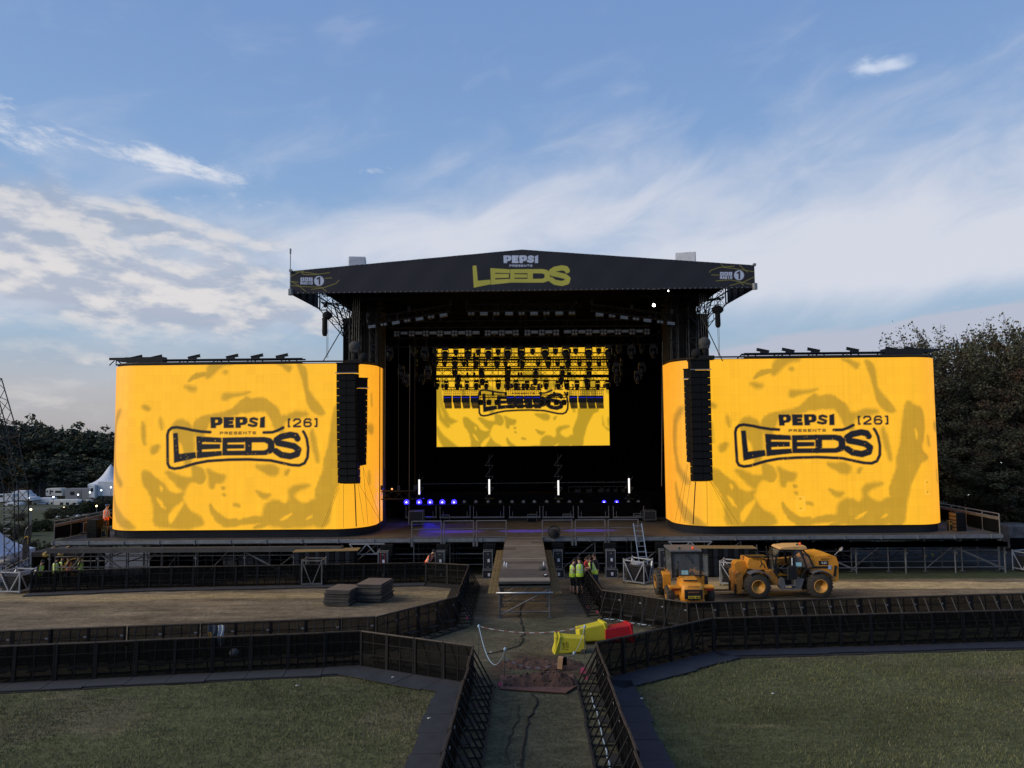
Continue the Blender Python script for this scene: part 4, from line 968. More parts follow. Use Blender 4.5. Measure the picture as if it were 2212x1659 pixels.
# front truss, three pieces
Y1 = 42.8
P1 = [at(*z2(965, 725), Y1), at(*z2(1680, 610), Y1)]; P2 = [at(*z2(1820, 608), Y1), at(*z3(550, 602), Y1)]; P3 = [at(*z3(690, 607), Y1), at(*z3(1380, 692), Y1)]
lighting_truss(*P1, 'front lighting truss piece sloping down towards the left tower'); lighting_truss(*P2, 'level middle piece of the front lighting truss under the banner'); lighting_truss(*P3, 'front lighting truss piece sloping down towards the right tower')
for nm, zf, P_, L, part in (('l', z2, P1, [(1002,'s'),(1105,'b'),(1208,'s'),(1308,'b'),(1412,'s'),(1512,'b'),(1618,'s')], 'left'), ('m', z2, P2, [(1860,'b'),(1970,'s'),(2077,'b'),(2187,'s')], 'middle'), ('m2', z3, P2, [(83,'b'),(190,'s'),(297,'b'),(407,'s'),(516,'b')], 'middle'), ('r', z3, P3, [(758,'s'),(865,'b'),(968,'s'),(1070,'b'),(1168,'s'),(1278,'b'),(1370,'s')], 'right')):
    for x, k in L:
        X = at(*zf(x, 650), Y1).x; tt_ = (X-P_[0].x)/(P_[1].x-P_[0].x); p = P_[0]+(P_[1]-P_[0])*tt_; sl = math.atan2(P_[1].z-P_[0].z, P_[1].x-P_[0].x)
        lab = {'s': 'pale rectangular strobe hanging under the %s piece of the front truss', 'b': 'two bulb blinder lamp hanging under the %s piece of the front truss'}[k] % part
        hang('strobe' if k == 's' else 'blind2', make_strobe if k == 's' else (lambda: make_blinder(2)), (X, Y1-.1, p.z-.18), lab, {'s': 'strobes on the %s front truss', 'b': 'two bulb blinders on the %s front truss'}[k] % part, rot=(0, -sl, 0))
# second truss with four-bulb blinders
Y2 = 45.2
A, B = at(*z2(1150, 755), Y2), at(*z3(1190, 735), Y2); lighting_truss(A, B, 'second lighting truss carrying the row of four bulb lamps')
for zf, L in ((z2, [(1221,'q'),(1285,'s'),(1349,'q'),(1411,'s'),(1470,'q'),(1533,'s'),(1594,'q'),(1657,'s'),(1718,'q'),(1780,'s'),(1840,'q'),(1903,'s'),(2003,'q'),(2062,'s'),(2124,'q'),(2185,'s')]), (z3, [(33,'q'),(132,'q'),(193,'s'),(255,'q'),(316,'s'),(380,'q'),(477,'s'),(538,'q'),(600,'s'),(662,'q'),(723,'s'),(786,'q'),(847,'s'),(910,'q'),(971,'s'),(1033,'q'),(1095,'s'),(1160,'q')])):
    for x, k in L:
        X = at(*zf(x, 790), Y2).x; tt_ = (X-A.x)/(B.x-A.x); z = A.z+(B.z-A.z)*tt_-.33
        if k == 'q': hang('blind4', lambda: make_blinder(4), (X, Y2-.2, z), 'four bulb blinder lamp in the row on the second truss', 'four bulb blinders on the second truss', sc=.95)
        else: hang('strobe', make_strobe, (X, Y2-.2, z-.05), 'pale strobe between the four bulb lamps of the second truss', 'strobes on the second truss', sc=.95)
# third truss with big heads
Y3 = 47.5
A, B = at(*z2(1112, 912), Y3), at(*z3(1272, 885), Y3); lighting_truss(A, B, 'wide third truss above the yellow screen carrying large lamps', .6)
for zf, L in ((z2, [1155, 1360, 1458, 1550, 1635, 1728, 1832, 1920, 2008, 2092, 2176]), (z3, [80, 178, 285, 375, 462, 548, 660, 748, 830, 920, 1030, 1120, 1220])):
    for i, x in enumerate(L):
        X = at(*zf(x, 940), Y3).x; tt_ = (X-A.x)/(B.x-A.x); z = A.z+(B.z-A.z)*tt_-.3; big = (i % 2 == 0)
        hang('head', make_head, (X, Y3-.1, z), 'moving head lamp hanging under the wide third truss', 'moving heads under the third truss', rz=rng.uniform(-.5, .5), sc=1.25 if big else .85)
# ladder of trusses in front of the screen
for (py, Yk, w, nm) in ((180, 49.0, .3, 'uppermost'), (288, 50.0, .3, 'second highest'), (385, 51.0, .62, 'wide middle'), (452, 51.9, .34, 'lowest')):
    a, b = at(*zc(-160 if py > 170 else 60, py), Yk), at(*zc(2230 if py > 170 else 2090, py-8), Yk); lighting_truss(a, b, '%s lighting truss crossing in front of the yellow screen' % nm, w)
    mb_ = None
ROWS = [(205, 49.0, [60,172,290,395,540,650,780,880,1075,1258,1375,1485,1600,1738,1850,1965,2080], 'uppermost', [1.0,.8]), (310, 50.0, [290,600,910,1230,1540,1850], 'second highest', [1.0]), (400, 51.0, [325,610,905,1225,1525,1820,-90,2180], 'wide middle', [1.0]), (462, 51.9, [80,190,320,430,540,655,795,905,1000,1130,1350,1490,1590,1710,1835,1950,2065], 'lowest', [1.0,.9])]
for py, Yk, L, nm, scs in ROWS:
    for i, x in enumerate(L):
        p = at(*zc(x, py+(12 if i % 2 else 0)), Yk); hang('head', make_head, (p.x, Yk-.05, p.z), 'moving head lamp hanging under the %s truss before the yellow screen' % nm, 'moving heads under the %s truss' % nm, rz=rng.uniform(-.6, .6), sc=scs[i % len(scs)])
# low row: finned lamp panels with a blue strip
BLUES = mat('blue_strip', (0, 0, .02), .5, 0, 0, emit=(.03, .03, 1.0), estr=.55)
def make_panel():
    t = thing('finned_lamp', 'x', 'stage lamp'); mb = MB()
    for i in range(3): mb.bar((-.3, 0, -.06-.14*i), (.28, 0, -.06-.14*i), .03, .03)
    for i in range(5): mb.bar((-.28+i*.14, 0, 0), (-.25+i*.14, 0, -.45), .025, .03)
    mb.build('ladder', BLACK, t)
    mb = MB(); mb.box((0, 0, -.72), (.60, .3, .5))
    for i in range(5): mb.box((.02+.012*i, -.02, -.98-.1*i), (.54-.012*i, .28, .085))
    mb.build('louvre', LAMPB, t); mb = MB(); mb.box((0, -.16, -.62), (.52, .02, .045)); mb.build('light_strip', BLUES, t); return t
YP = 52.2
for py, Yk, nm in ((250, 49.4, 'below the uppermost truss'), (345, 50.5, 'above the wide middle truss'), (424, 51.4, 'below the wide middle truss'), (212, 48.9, 'just under the uppermost truss')):
    a, b = at(*zc(-30, py), Yk), at(*zc(2160, py-5), Yk); lighting_truss(a, b, 'thin lighting truss crossing the yellow screen '+nm, .16)
for grp, L in (('left', [205, 312, 415, 520]), ('middle', [935, 1037, 1140, 1240]), ('right', [1665, 1772, 1872, 1968])):
    for i, x in enumerate(L): p = at(*zc(x, 572), YP); hang('panel', make_panel, (p.x, YP, p.z), 'dark finned lamp panel with a blue strip in the %s block of the low row' % grp, 'lamp panels of the %s block' % grp)
    a, b = at(*zc(L[0]-60, 566), YP), at(*zc(L[-1]+60, 566), YP); lighting_truss(a, b, 'short truss holding the %s block of finned lamp panels' % grp, .2)
a, b = at(*zc(585, 655), YP), at(*zc(880, 655), YP); lighting_truss(a, b, 'short low truss between the left and middle lamp panel blocks', .2)
a, b = at(*zc(1290, 655), YP), at(*zc(1600, 655), YP); lighting_truss(a, b, 'short low truss between the middle and right lamp panel blocks', .2)
for x in (590, 685, 780): p = at(*zc(x, 668), YP); hang('spot', make_small, (p.x, YP, p.z), 'small spot lamp between the left and middle lamp panel blocks', 'spots between the left and middle blocks', sc=1.5)
for x in (1300, 1375, 1470, 1560): p = at(*zc(x, 668), YP); hang('spot', make_small, (p.x, YP, p.z), 'small spot lamp between the middle and right lamp panel blocks', 'spots between the middle and right blocks', sc=1.5)
for zf, x, y, s_ in ((z2, 1255, 1110, 'left'), (z2, 1295, 1180, 'left'), (z2, 1485, 1110, 'left'), (z3, 900, 1080, 'right'), (z3, 1120, 1080, 'right'), (z3, 1085, 1150, 'right')):
    p = at(*zf(x, y), 48.6); o = hang('head', make_head, (p.x, 48.6, p.z), 'moving head lamp on a drop pole in the dark %s of the yellow screen' % s_, 'moving heads %s of the yellow screen' % s_, sc=1.2)
# long drop wires
for zf, x, ya, yb, nm in ((z2, 1118, 900, 2000, 'left tower'), (z2, 1330, 930, 2500, 'left end of the yellow screen'), (z3, 1300, 900, 2150, 'right tower')):
    a = at(*zf(x, ya), 44.5); b = at(*zf(x-8, yb), 44.5); b.z = max(b.z, .3); mb = MB(); mb.tube((0, 0, 0), (b.x-a.x, 0, b.z-a.z), .018, 4); o = mb.build('drop_cable', mat('grey_cable', (.12, .12, .12), .7), None, a); label(o, 'thin grey cable hanging down the stage beside the %s' % nm, 'cable')
# ---------------------------------------------------------------- loudspeaker arrays
GRILL = mat('speaker_grille', (.007, .0075, .009), .7, .1, .25, 10, .3, 60, spec=.15); CAB = mat('speaker_cabinet', (.005, .005, .006), .7, 0, .2, spec=.15)
def line_array(lab, px0, px1, pyt, pyb, Y, n, yaw, lean, head=True):
    a = at(px0, pyt, Y); b = at(px1, pyt, Y); c = at((px0+px1)/2, pyb, Y); w = b.x-a.x; H = a.z-c.z
    t = thing('line_array', lab, 'loudspeaker array', ((a.x+b.x)/2, Y, a.z), yaw)
    mb = MB(); mb.box((0, .25, -.28), (w*.92, .8, .5)); mb.box((0, .25, -.02), (w, .9, .06)); mb.box((0, -.18, -.57), (w*1.04, .06, .05), m=1); mb.build('flying_frame', [CAB, GALV], t)
    h = (H-.6)/n
    for i in range(n):
        z = -.6-h*(i+.5); tl = R(-2+ (i/n)**1.6*11); dy = -.0-.16*(i/n)**2; dx = lean*(i/n)**1.5
        T = Matrix.Translation((dx, .25+dy*-1, z)) @ Matrix.Rotation(tl*-1, 4, 'X')
        mb = MB(); mb.box((0, 0, 0), (w*.96, .72, h*.93), T=T); mb.box((0, .05, 0), (w*.7, .75, h*.99), T=T); cb = mb.build('cabinet', CAB, t)
        mb = MB(); mb.box((-w*.225, -.375, 0), (w*.42, .02, h*.84), T=T); mb.build('grille', GRILL, cb); mb = MB(); mb.box((w*.225, -.375, 0), (w*.42, .02, h*.84), T=T); mb.build('grille', GRILL, cb)
    return t, a, b, c
YL = 39.9
LA = line_array('tall black hanging speaker column in front of the left video wall', 336.6, 357.0, 363, 484, YL, 15, R(0), .08)
RA = line_array('tall black hanging speaker column in front of the right video wall', 689.7, 709.7, 359.6, 481.6, YL, 15, R(0), .03)
LB = line_array('slimmer side hanging speaker column right beside the left tall one', 356.8, 367.3, 378, 465.8, 40.7, 13, R(35), .0)
RB = line_array('slimmer side hanging speaker column left beside the right tall one', 684.0, 690.8, 369, 463, 40.7, 13, R(-35), .0)
CAN = mat('hoist_canvas', (.05, .05, .052), .9, 0, .2, 3, .4, 6); CANB = mat('black_canvas_bag', (.007, .007, .008), .9)
for nm, px, py, zf in (('left', 354.7, 354, z2), ('right', 704.8, 350, z3)):
    p = at(px, py, YL+.4); t = thing('chain_hoist', 'grey wrapped chain hoist on top of the %s tall speaker column' % nm, 'hoist', p)
    mb = MB(); mb.ball((0, 0, .42), .3, 10, sc=(1.15, 1, 1.1)); mb.bbox((0, 0, .3), (.5, .45, .5), .12); mb.build('cover', CAN, t)
    mb = MB(); mb.lathe([(.14, -.55), (.16, .1), (.12, .2)], n=8); mb.ball((.5 if nm == 'left' else -.5, 0, -.2), .28, 8); mb.bbox((.05, 0, -.45), (.9, .4, .25), .05); mb.build('chain_bag', CANB, t)
    mb = MB()
    for k in range(4): mb.tube((-.15+k*.12, 0, .7), (-.15+k*.12, .3, zb-p.z), .012, 3)
    mb.build('chain', BLACK, t)
for nm, px, y0, y1, hk in (('left', 327.3, 313, 336, 303), ('right', 717.5, 307, 327.5, 298)):
    p = at(px, y0, 41.2); q2 = at(px, y1, 41.2); L_ = p.z-q2.z; s_ = -1 if nm == 'left' else 0
    t = thing('chain_bag', 'black chain hoist bag dangling under the %s end of the roof' % nm, 'hoist', p)
    mb = MB(); mb.lathe([(.10, -L_), (.16, -L_+.15), (.15, -.5), (.17, -.3)], c=(-.14 if s_ else 0, 0, 0), n=9); mb.ball((0, 0, -.15), .27, 9, sc=(1.1 if s_ else 1.35, .9, .95)); mb.build('bag', CANB, t)
    mb = MB(); mb.tube((0, 0, .1), (0, 0, zb-p.z+.1), .014, 4); mb.tube((.05, 0, -.4), (.05, 0, at(px, 358, 41.2).z-p.z), .012, 4); mb.tube((-.02, 0, -.4), (-.02, 0, at(px, 358, 41.2).z-p.z), .012, 4); mb.ball((-.12 if s_ else -.9, 0, at(px, hk, 41.2).z-p.z-.15), .13, 6); mb.build('chain', BLACK, t)
    e = at(px+(-4 if s_ else 5), 361, 41.2); f = at(348.5 if s_ else 702, 318, 41.8); mb = MB(); mb.tube((0, 0, 0), f-e, .03, 5); o = mb.build('stay_cable', BLACK, None, e); label(o, 'slanted stay cable from the %s tower down to the video wall top' % nm, 'cable')
# guy lines below the arrays
GUY = mat('guy_line', (.05, .035, .02), .8); REDC = mat('red_cable', (.09, .012, .012), .6)
def guy(px0, py0, px1, py1, Y0, Y1_, lab, r=.008, m=GUY):
    a = at(px0, py0, Y0); b = at(px1, py1, Y1_); mb = MB(); mb.tube((0, 0, 0), b-a, r, 4); o = mb.build('guy_line', m, None, a); label(o, lab, 'rope')
w4 = lambda a, b: ((1024+a*.463)/4, (1650+b*.463)/4); w5 = lambda a, b: ((2048+a*.463)/4, (1650+b*.463)/4)
for i, (a, b) in enumerate((((717, 620), (568, 990)), ((757, 620), (755, 995)), ((720, 650), (590, 975)), ((880, 600), (1080, 950)), ((882, 625), (935, 970)), ((925, 470), (968, 970)), ((922, 465), (1078, 940)))):
    guy(*w4(*a), *w4(*b), 40.0, 41.1, 'thin guy line below the left speaker columns, number %d from the left at its foot' % (i+1) if False else ['outer left slanting guy line below the left speaker column','upright guy line below the left speaker column','inner left slanting guy line below the left speaker column','long guy line slanting right below the left speaker column','short steep guy line right of the red cable, left wall','steep guy line below the slim left speaker column','long slanting guy line below the slim left speaker column'][i])
for i, (a, b) in enumerate((((1510, 450), (1405, 955)), ((1520, 450), (1450, 950)), ((1540, 590), (1490, 955)), ((1683, 600), (1688, 970)), ((1710, 590), (1905, 970)), ((1712, 590), (1960, 970)))):
    guy(*w5(*a), *w5(*b), 40.0, 41.1, ['leftmost guy line below the slim right speaker column','second guy line below the slim right speaker column','steep guy line at the left edge of the right speaker column','upright guy line below the right speaker column','inner long guy line slanting right below the right speaker column','outer long guy line slanting right below the right speaker column'][i])
guy(*w4(853, 620), *w4(866, 985), 40.0, 41.0, 'thick dark red cable hanging below the left speaker column', .03, REDC); guy(*w5(1585, 600), *w5(1565, 965), 40.0, 41.0, 'thick dark red cable hanging below the right speaker column', .03, REDC)
# ---------------------------------------------------------------- on the stage floor
TUBE = mat('tube_light', (.9, .9, .9), .4, 0, 0, emit=(1, .97, .92), estr=1.1)
def tower_light(px, ytop, ylow, lab, tall):
    Y = 48.6; p = at(px, 499, Y); t = thing('light_stand', lab, 'light stand', p); a = at(px, ytop, Y).z-p.z; b = at(px, ylow, Y).z-p.z
    mb = MB(); mb.lathe([(.055, b), (.055, a)], n=8); mb.build('tube_light', TUBE, t); H = at(px, 454 if tall else 474, Y).z-p.z
    mb = MB(); mb.tube((0, .12, 0), (0, .12, H), .025, 5); mb.build('pole', DKALU, t)
    mb = MB(); z = 0; w = .28; k = 0
    while z < H-.7: s_ = 1; mb.bar((-w, .06, z), (w, .06, z+.02), .02); mb.bar((w if k % 1 else -w, .06, z), (w, .06, z+.75), .02); z += .75; k += 1
    mb.build('zigzag_frame', mat('zigzag_metal', (.14, .14, .14), .5, .5), t); mb = MB(); mb.box((0, 0, .02), (.6, .5, .04)); mb.build('base', BLACK, t)
tower_light(419.2, 479.6, 494.4, 'lit white tube on a stand, leftmost of the four', False); tower_light(489.3, 479.3, 494.2, 'lit white tube on a tall zigzag stand left of the walkway', True); tower_light(558.5, 480.4, 495, 'lit white tube on a tall zigzag stand right of the walkway', True); tower_light(629.3, 478.3, 493, 'lit white tube on a stand, rightmost of the four', False)
mb = MB(); a = at(420, 484, 49.5); b = at(628, 482, 49.5); mb.tube((0, 0, 0), b-a, .02, 5); o = mb.build('rope', mat('grey_rope', (.1, .1, .1), .8), None, a); label(o, 'thin pale line stretched level between the lit tube stands', 'rope')
BLUEL = {s: mat('blue_lens_%s' % s, (0, 0, .02), .3, 0, 0, emit=e, estr=st) for s, e, st in (('bright', (.03, .02, 1.0), 5.0), ('core', (.6, .65, 1.0), 6.0), ('dim', (.02, .02, 1), 1.2))}
def make_floor(lit):
    t = thing('floor_lamp', 'x', 'stage lamp'); mb = MB(); mb.bbox((0, 0, .09), (.34, .28, .17), .02); mb.build('base', LAMPB, t); mb = MB(); mb.box((-.19, 0, .3), (.035, .09, .3)); mb.box((.19, 0, .3), (.035, .09, .3)); mb.build('yoke', YOKE, t)
    mb = MB(); mb.lathe([(.13, .2), (.165, .1), (.16, -.2)], c=(0, 0, .42), axis='Y', n=12); h = mb.build('head', LAMPB, t)
    mb = MB(); mb.lathe([(.14, -.205), (.06, -.225)], c=(0, 0, .42), axis='Y', n=14); mb.ball((0, -.2, .42), .19, 10, sc=(1, .35, 1)) if lit else None; mb.build('lens', BLUEL['bright'] if lit else LENS, h)
    if lit: mb = MB(); mb.ball((0, -.27, .42), .045, 8, sc=(1, .3, 1)); mb.build('bulb', BLUEL['core'], h)
    return t
YFL = 50.0
for i, x in enumerate((1305, 1413, 1508, 1613, 1713)): p = at(*w4(x, 773), YFL); hang('floor_on', lambda: make_floor(True), (p.x, YFL, p.z-.42), 'floor lamp shining blue in the left part of the stage', 'blue lit floor lamps on the left', sc=1.0)
for i, x in enumerate((793, 902)): p = at(*w5(x, 758), YFL); hang('floor_on', lambda: make_floor(True), (p.x, YFL, p.z-.42), 'floor lamp shining blue at the right of the stage', 'blue lit floor lamps on the right', sc=.72)
for zf, L in ((w4, (1800, 1900, 2005, 2110)), (w5, (0, 98, 193, 300, 400, 495, 600, 1007, 1090))):
    for x in L: p = at(*zf(x, 765), YFL); hang('floor_off', lambda: make_floor(False), (p.x, YFL, p.z-.42), 'unlit floor lamp in the row at the back of the stage', 'unlit floor lamps', sc=.9)
def area(loc, col, e, size, rot, name):
    d = bpy.data.lights.new(name, 'SPOT'); d.energy = e; d.color = col; d.shadow_soft_size = size; d.spot_size = R(26); d.spot_blend = .8; o = bpy.data.objects.new(name, d); COL.objects.link(o); o.location = loc; o.rotation_euler = rot; return o
for px in (455, 525, 590):
    p = at(px, 526.5, 43.0); src = Vector((p.x, 50.0, 9.0)); dv = Vector((p.x, 43.4, 0))-src; d = bpy.data.lights.new('blue_beam', 'AREA'); d.shape = 'RECTANGLE'; d.size = .3; d.size_y = .1; d.energy = 0; bpy.data.lights.remove(d)
    o = area(src, (.12, .05, 1.0), 6500, .03, dv.to_track_quat('-Z', 'Y').to_euler(), 'blue_beam'); o.data.spot_size = R(11); o.scale = (1.9, .55, 1)
area((at(430, 500, 50).x, 49.6, 1.6), (.02, .02, 1.0), 260, .2, (R(88), 0, R(180)), 'blue_glow').data.spot_size = R(150)
# guard rails along the stage edge
def rail_panel():
    t = thing('guard_rail', 'x', 'railing'); mb = MB(); mb.tube((-.86, 0, .95), (.86, 0, .95), .03, 6); mb.tube((-.86, 0, .5), (.86, 0, .5), .022, 5); mb.tube((-.86, 0, .03), (.86, 0, .03), .022, 5); mb.build('rail', RAILM, t)
    for x in (-.84, .84): mb = MB(); mb.tube((x, 0, -.42), (x, 0, .97), .03, 6); mb.box((x, -.04, -.32), (.12, .08, .3)); mb.build('post', RAILM, t)
    return t
for zf, L, s_ in ((w4, (1475, 1753, 2035), 'left'), (w5, (392, 677, 962), 'right')):
    for x in L: p = at(*zf(x, 1040), YD-.1); hang('rail', rail_panel, (p.x, YD-.12, 0), 'grey guard rail panel on the stage edge %s of the walkway' % s_, 'guard rail panels %s of the walkway' % s_)
def rail2():
    t = thing('step_rail', 'x', 'railing'); mb = MB(); mb.bar((-1.05, 0, .12), (1.05, 0, .12), .07, .1); mb.build('rail', RAILM, t)
    for x in (-1.0, 1.0): mb = MB(); mb.tube((x, 0, .1), (x, 0, .86), .032, 6); mb.build('post', RAILM, t)
    for x in (-.8, .8): mb = MB(); mb.tube((x, .02, .1), (x, .02, .5), .022, 6); mb.build('peg', RAILM, t)
    return t
for zf, L in ((w4, (1425, 1720, 2010)), (w5, (110, 400, 705, 1008))):
    for x in L: p = at(*zf(x, 905), 47.6); hang('rail2', rail2, (p.x, 47.6, max(p.z-.12, 0)), 'low grey rail with upright pegs across the back of the stage floor', 'low rails across the back of the stage')
# flight cases and monitors
def box_case(name, lab, cat, loc, size, rz, body, trim, labels=0, grp=None, feet=True):
    t = thing(name, lab, cat, loc, rz, grp); w, d, h = size; mb = MB(); mb.bbox((0, 0, h/2+.02), (w-.03, d-.03, h-.03), .012); mb.build('body', body, t); mb = MB(); e = .03
    for x in (-1, 1):
        for y in (-1, 1): mb.bar((x*(w/2-e/2), y*(d/2-e/2), .02), (x*(w/2-e/2), y*(d/2-e/2), h+.02), e)
        for z in (.02+e/2, h+.02-e/2): mb.bar((x*(w/2-e/2), -d/2+e/2, z), (x*(w/2-e/2), d/2-e/2, z), e)
    for y in (-1, 1):
        for z in (.02+e/2, h+.02-e/2): mb.bar((-w/2+e/2, y*(d/2-e/2), z), (w/2-e/2, y*(d/2-e/2), z), e)
    mb.build('edging', trim, t)
    if labels: mb = MB(); mb.box((.02*labels, -d/2-.006, h*.5), (.12, .006, .17)); mb.build('paper_label', mat('label_paper', (.6, .62, .7), .7), t)
    if labels > 1:
        mb = MB()
        for z in (.14, .86): mb.box((0, -d/2-.004, h*z), (.11, .01, .05))
        mb.build('catch', GALV, t)
    if feet:
        for x in (-1, 1): mb = MB(); mb.lathe([(.03, -.02), (.03, .02)], c=(x*w*.35, -d*.35, 0), axis='X', n=8); mb.build('castor', RUBBER, t)
    return t
CASEB = mat('case_board', (.016, .018, .024), .6, 0, .2); CASER = mat('case_red', (.25, .02, .02), .6)
names = [('left of the walkway, farthest left, with red stripes', 383.9, 575.7, 1), ('behind the far barriers, second from the left', 440.9, 574.6, 0), ('just left of the walkway', 488.6, 573.2, 0), ('just right of the walkway', 558.4, 571, 0), ('to the left of the leaning ladder', 611.2, 568.8, 0), ('behind the cab of the compact tractor', 664.5, 567, 0)]
for lab, px, py, red in names:
    Y = 39.9; p = at(px, py, Y); g = gz(p.x, Y); p.z = g
    box_case('flight_case', 'low black flight case '+lab, 'flight case', (p.x, Y, g), (.66, .6, .47), R(rng.uniform(-3, 3)), CASEB, ALU, 1)
    t = box_case('upright_case', 'tall black speaker case standing '+lab, 'speaker case', (p.x-.03, Y, g+.5), (.52, .5, .98), R(rng.uniform(-3, 3)), CASEB, ALU, 2, feet=False)
    if red:
        mb = MB(); mb.box((-.12, -.262, .5), (.03, .01, .92)); mb.box((.12, -.262, .5), (.03, .01, .92)); mb.build('red_stripe', CASER, t)
    t = thing('front_speaker', 'dark square speaker under the stage edge '+lab, 'loudspeaker', (p.x+.03, YD-.35, -.95)); mb = MB(); mb.bbox((0, 0, .33), (.72, .4, .62), .015); mb.build('cabinet', CAB, t)
    for k in range(4): mb = MB(); mb.box((-.17+.34*(k % 2), -.205, .18+.3*(k//2)), (.31, .012, .27)); mb.build('grille', GRILL, t)
for lab, px, py, Y, sz in (('road case with wheels on the left of the stage floor', 416.5, 515.5, 46.2, (.95, .7, .85)), ('black road case at the left wing rail', 80, 532, 43.8, (1.15, .7, .62)), ('black lidded case beside the right video wall, inner side', 649, 510, 47.5, (.8, .7, .6))):
    p = at(px, py, Y); box_case('road_case', lab, 'flight case', (p.x, Y, 0.08), sz, R(-12 if px < 100 else 0), CASEB, GALV if px > 100 else ALU, 0)
for px, py, lab in ((445.6, 514, 'left'), (456+76, 512, 'middle'), (566.8, 513, 'centre right'), (637.2, 512.5, 'right')):
    p = at(px, py, 48.0); t = thing('monitor_wedge', 'small open stage monitor frame, the %s one of the row' % lab, 'stage monitor', (p.x, 48.0, .05)); mb = MB(); mb.prism([(-.3, 0), (.3, 0), (.2, .42), (-.2, .42)], -.3, .3, 'XZ'); mb.build('cabinet', CAB, t); mb = MB()
    for z in (.3, .42): mb.bar((-.3, -.32, z), (.3, -.32, z), .025)
    for x in (-.3, .3): mb.bar((x, -.32, .02), (x, -.32, .42), .025)
    mb.build('frame', GALV, t)
for px0, px1, nm in ((569, 604, 'left'), (602, 626, 'right')):
    p = at(px0, 500, 50.6); q2 = at(px1, 500, 50.6); w = q2.x-p.x; t = thing('equipment_rack', 'dark open equipment rack at the back of the stage, %s one' % nm, 'rack', ((p.x+q2.x)/2, 50.9, 1.0)); mb = MB()
    for x in np.linspace(-w/2, w/2, 4):
        mb.bar((x, 0, 0), (x, 0, 1.0), .04)
    for z in (.02, .5, 1.0): mb.bar((-w/2, 0, z), (w/2, 0, z), .04)
    mb.build('frame', DKALU, t); mb = MB()
    for i in range(6): mb.box((-w/2+(i+.5)*w/6, .05, .25+.45*(i % 2)), (w/7, .3, .25))
    mb.build('unit', LAMPB, t)
# speaker columns standing on the wings, golden framed boards
GOLD = mat('gold_lettering', (.45, .28, .05), .5, .3, .1)
for nm, px, py, rows, sx in (('left', 100, 542, 5, 1), ('right', 3072/4+1638*.463/4, 524, 5, -1)):
    p = at(px-5 if nm == 'left' else px, py, 42.2); rz = R(-6 if nm == 'left' else 10)
    for i in range(rows):
        t = thing('speaker_cabinet', '%s black speaker cabinet of the stack on the %s wing' % (['bottom', 'second', 'third', 'fourth', 'top'][i], nm), 'loudspeaker', (p.x, 42.2, i*.212), rz)
        mb = MB(); mb.bbox((0, 0, .105), (.62, .6, .205), .012); mb.build('cabinet', CAB, t)
        mb = MB(); mb.box((0, -.305, .105), (.54, .012, .165)); mb.build('grille', GRILL, t)
        if nm == 'right': mb = MB(); mb.box((-.316, -.02, .105), (.012, .5, .16)); mb.build('side_plate', mat('brown_side', (.10, .055, .025), .6), t)
    q2 = at(106.5 if nm == 'left' else 950, 537 if nm == 'left' else 527.5, 42.4); t = thing('gold_framed_case', 'small case with a gold outlined emblem leaning beside the %s wing speakers' % nm, 'case', (q2.x, 42.3, 0), R(-8 if nm == 'left' else 12)); t.scale = (.62, .7, .72); mb = MB(); mb.bbox((0, 0, .42), (.66, .3, .82), .02); mb.build('body', CASEB, t)
    mb = MB()
    for a, b in (((-.31, .03), (-.31, .82)), ((.31, .03), (.31, .82)), ((-.31, .82), (.31, .82)), ((-.31, .03), (.31, .03))): mb.bar((a[0], -.155, a[1]), (b[0], -.155, b[1]), .03)
    mb.bar((-.2, -.155, .65), (.15, -.155, .65), .05); mb.bar((-.2, -.155, .55), (-.05, -.155, .55), .1); mb.bar((.1, -.155, .6), (.18, -.155, .2), .05); mb.build('emblem', GOLD, t)
p = at(433.5, 375, 48); 
# floodlight high on the right
FL = mat('lit_flood', (1, 1, 1), .4, 0, 0, emit=(1, .98, .94), estr=14)
for px, py, r_, lab in ((653.8, 305.3, .09, 'lit white floodlight inside the right of the roof'), (668.2, 291, .045, 'small lit lamp under the right of the banner'), (376.6, 292.3, .055, 'small lit lamp under the left of the banner')):
    p = at(px, py, 41.3); t = thing('floodlight', lab, 'floodlight', p); mb = MB(); mb.lathe([(r_*1.3, .12), (r_*1.5, 0)], axis='Y', n=10); mb.build('housing', LAMPB, t); mb = MB(); mb.ball((0, -.03, 0), r_, 8, sc=(1, .4, 1)); mb.build('lens', FL, t)
OR_ = mat('orange_lamp', (.2, .05, .01), .4, 0, 0, emit=(1, .3, .08), estr=2.5); p = at(391.9, 489, 46.0); mb = MB(); mb.ball((0, 0, 0), .06, 6); o = mb.build('pilot_lamp', OR_, None, p); label(o, 'tiny glowing orange lamp beside the left video wall', 'lamp')
# low truss at the inner end of the left wall
a, b = at(382, 495, 44.5), at(415, 495, 44.5); lighting_truss(a, b, 'low short truss at stage floor level beside the left video wall', .5)
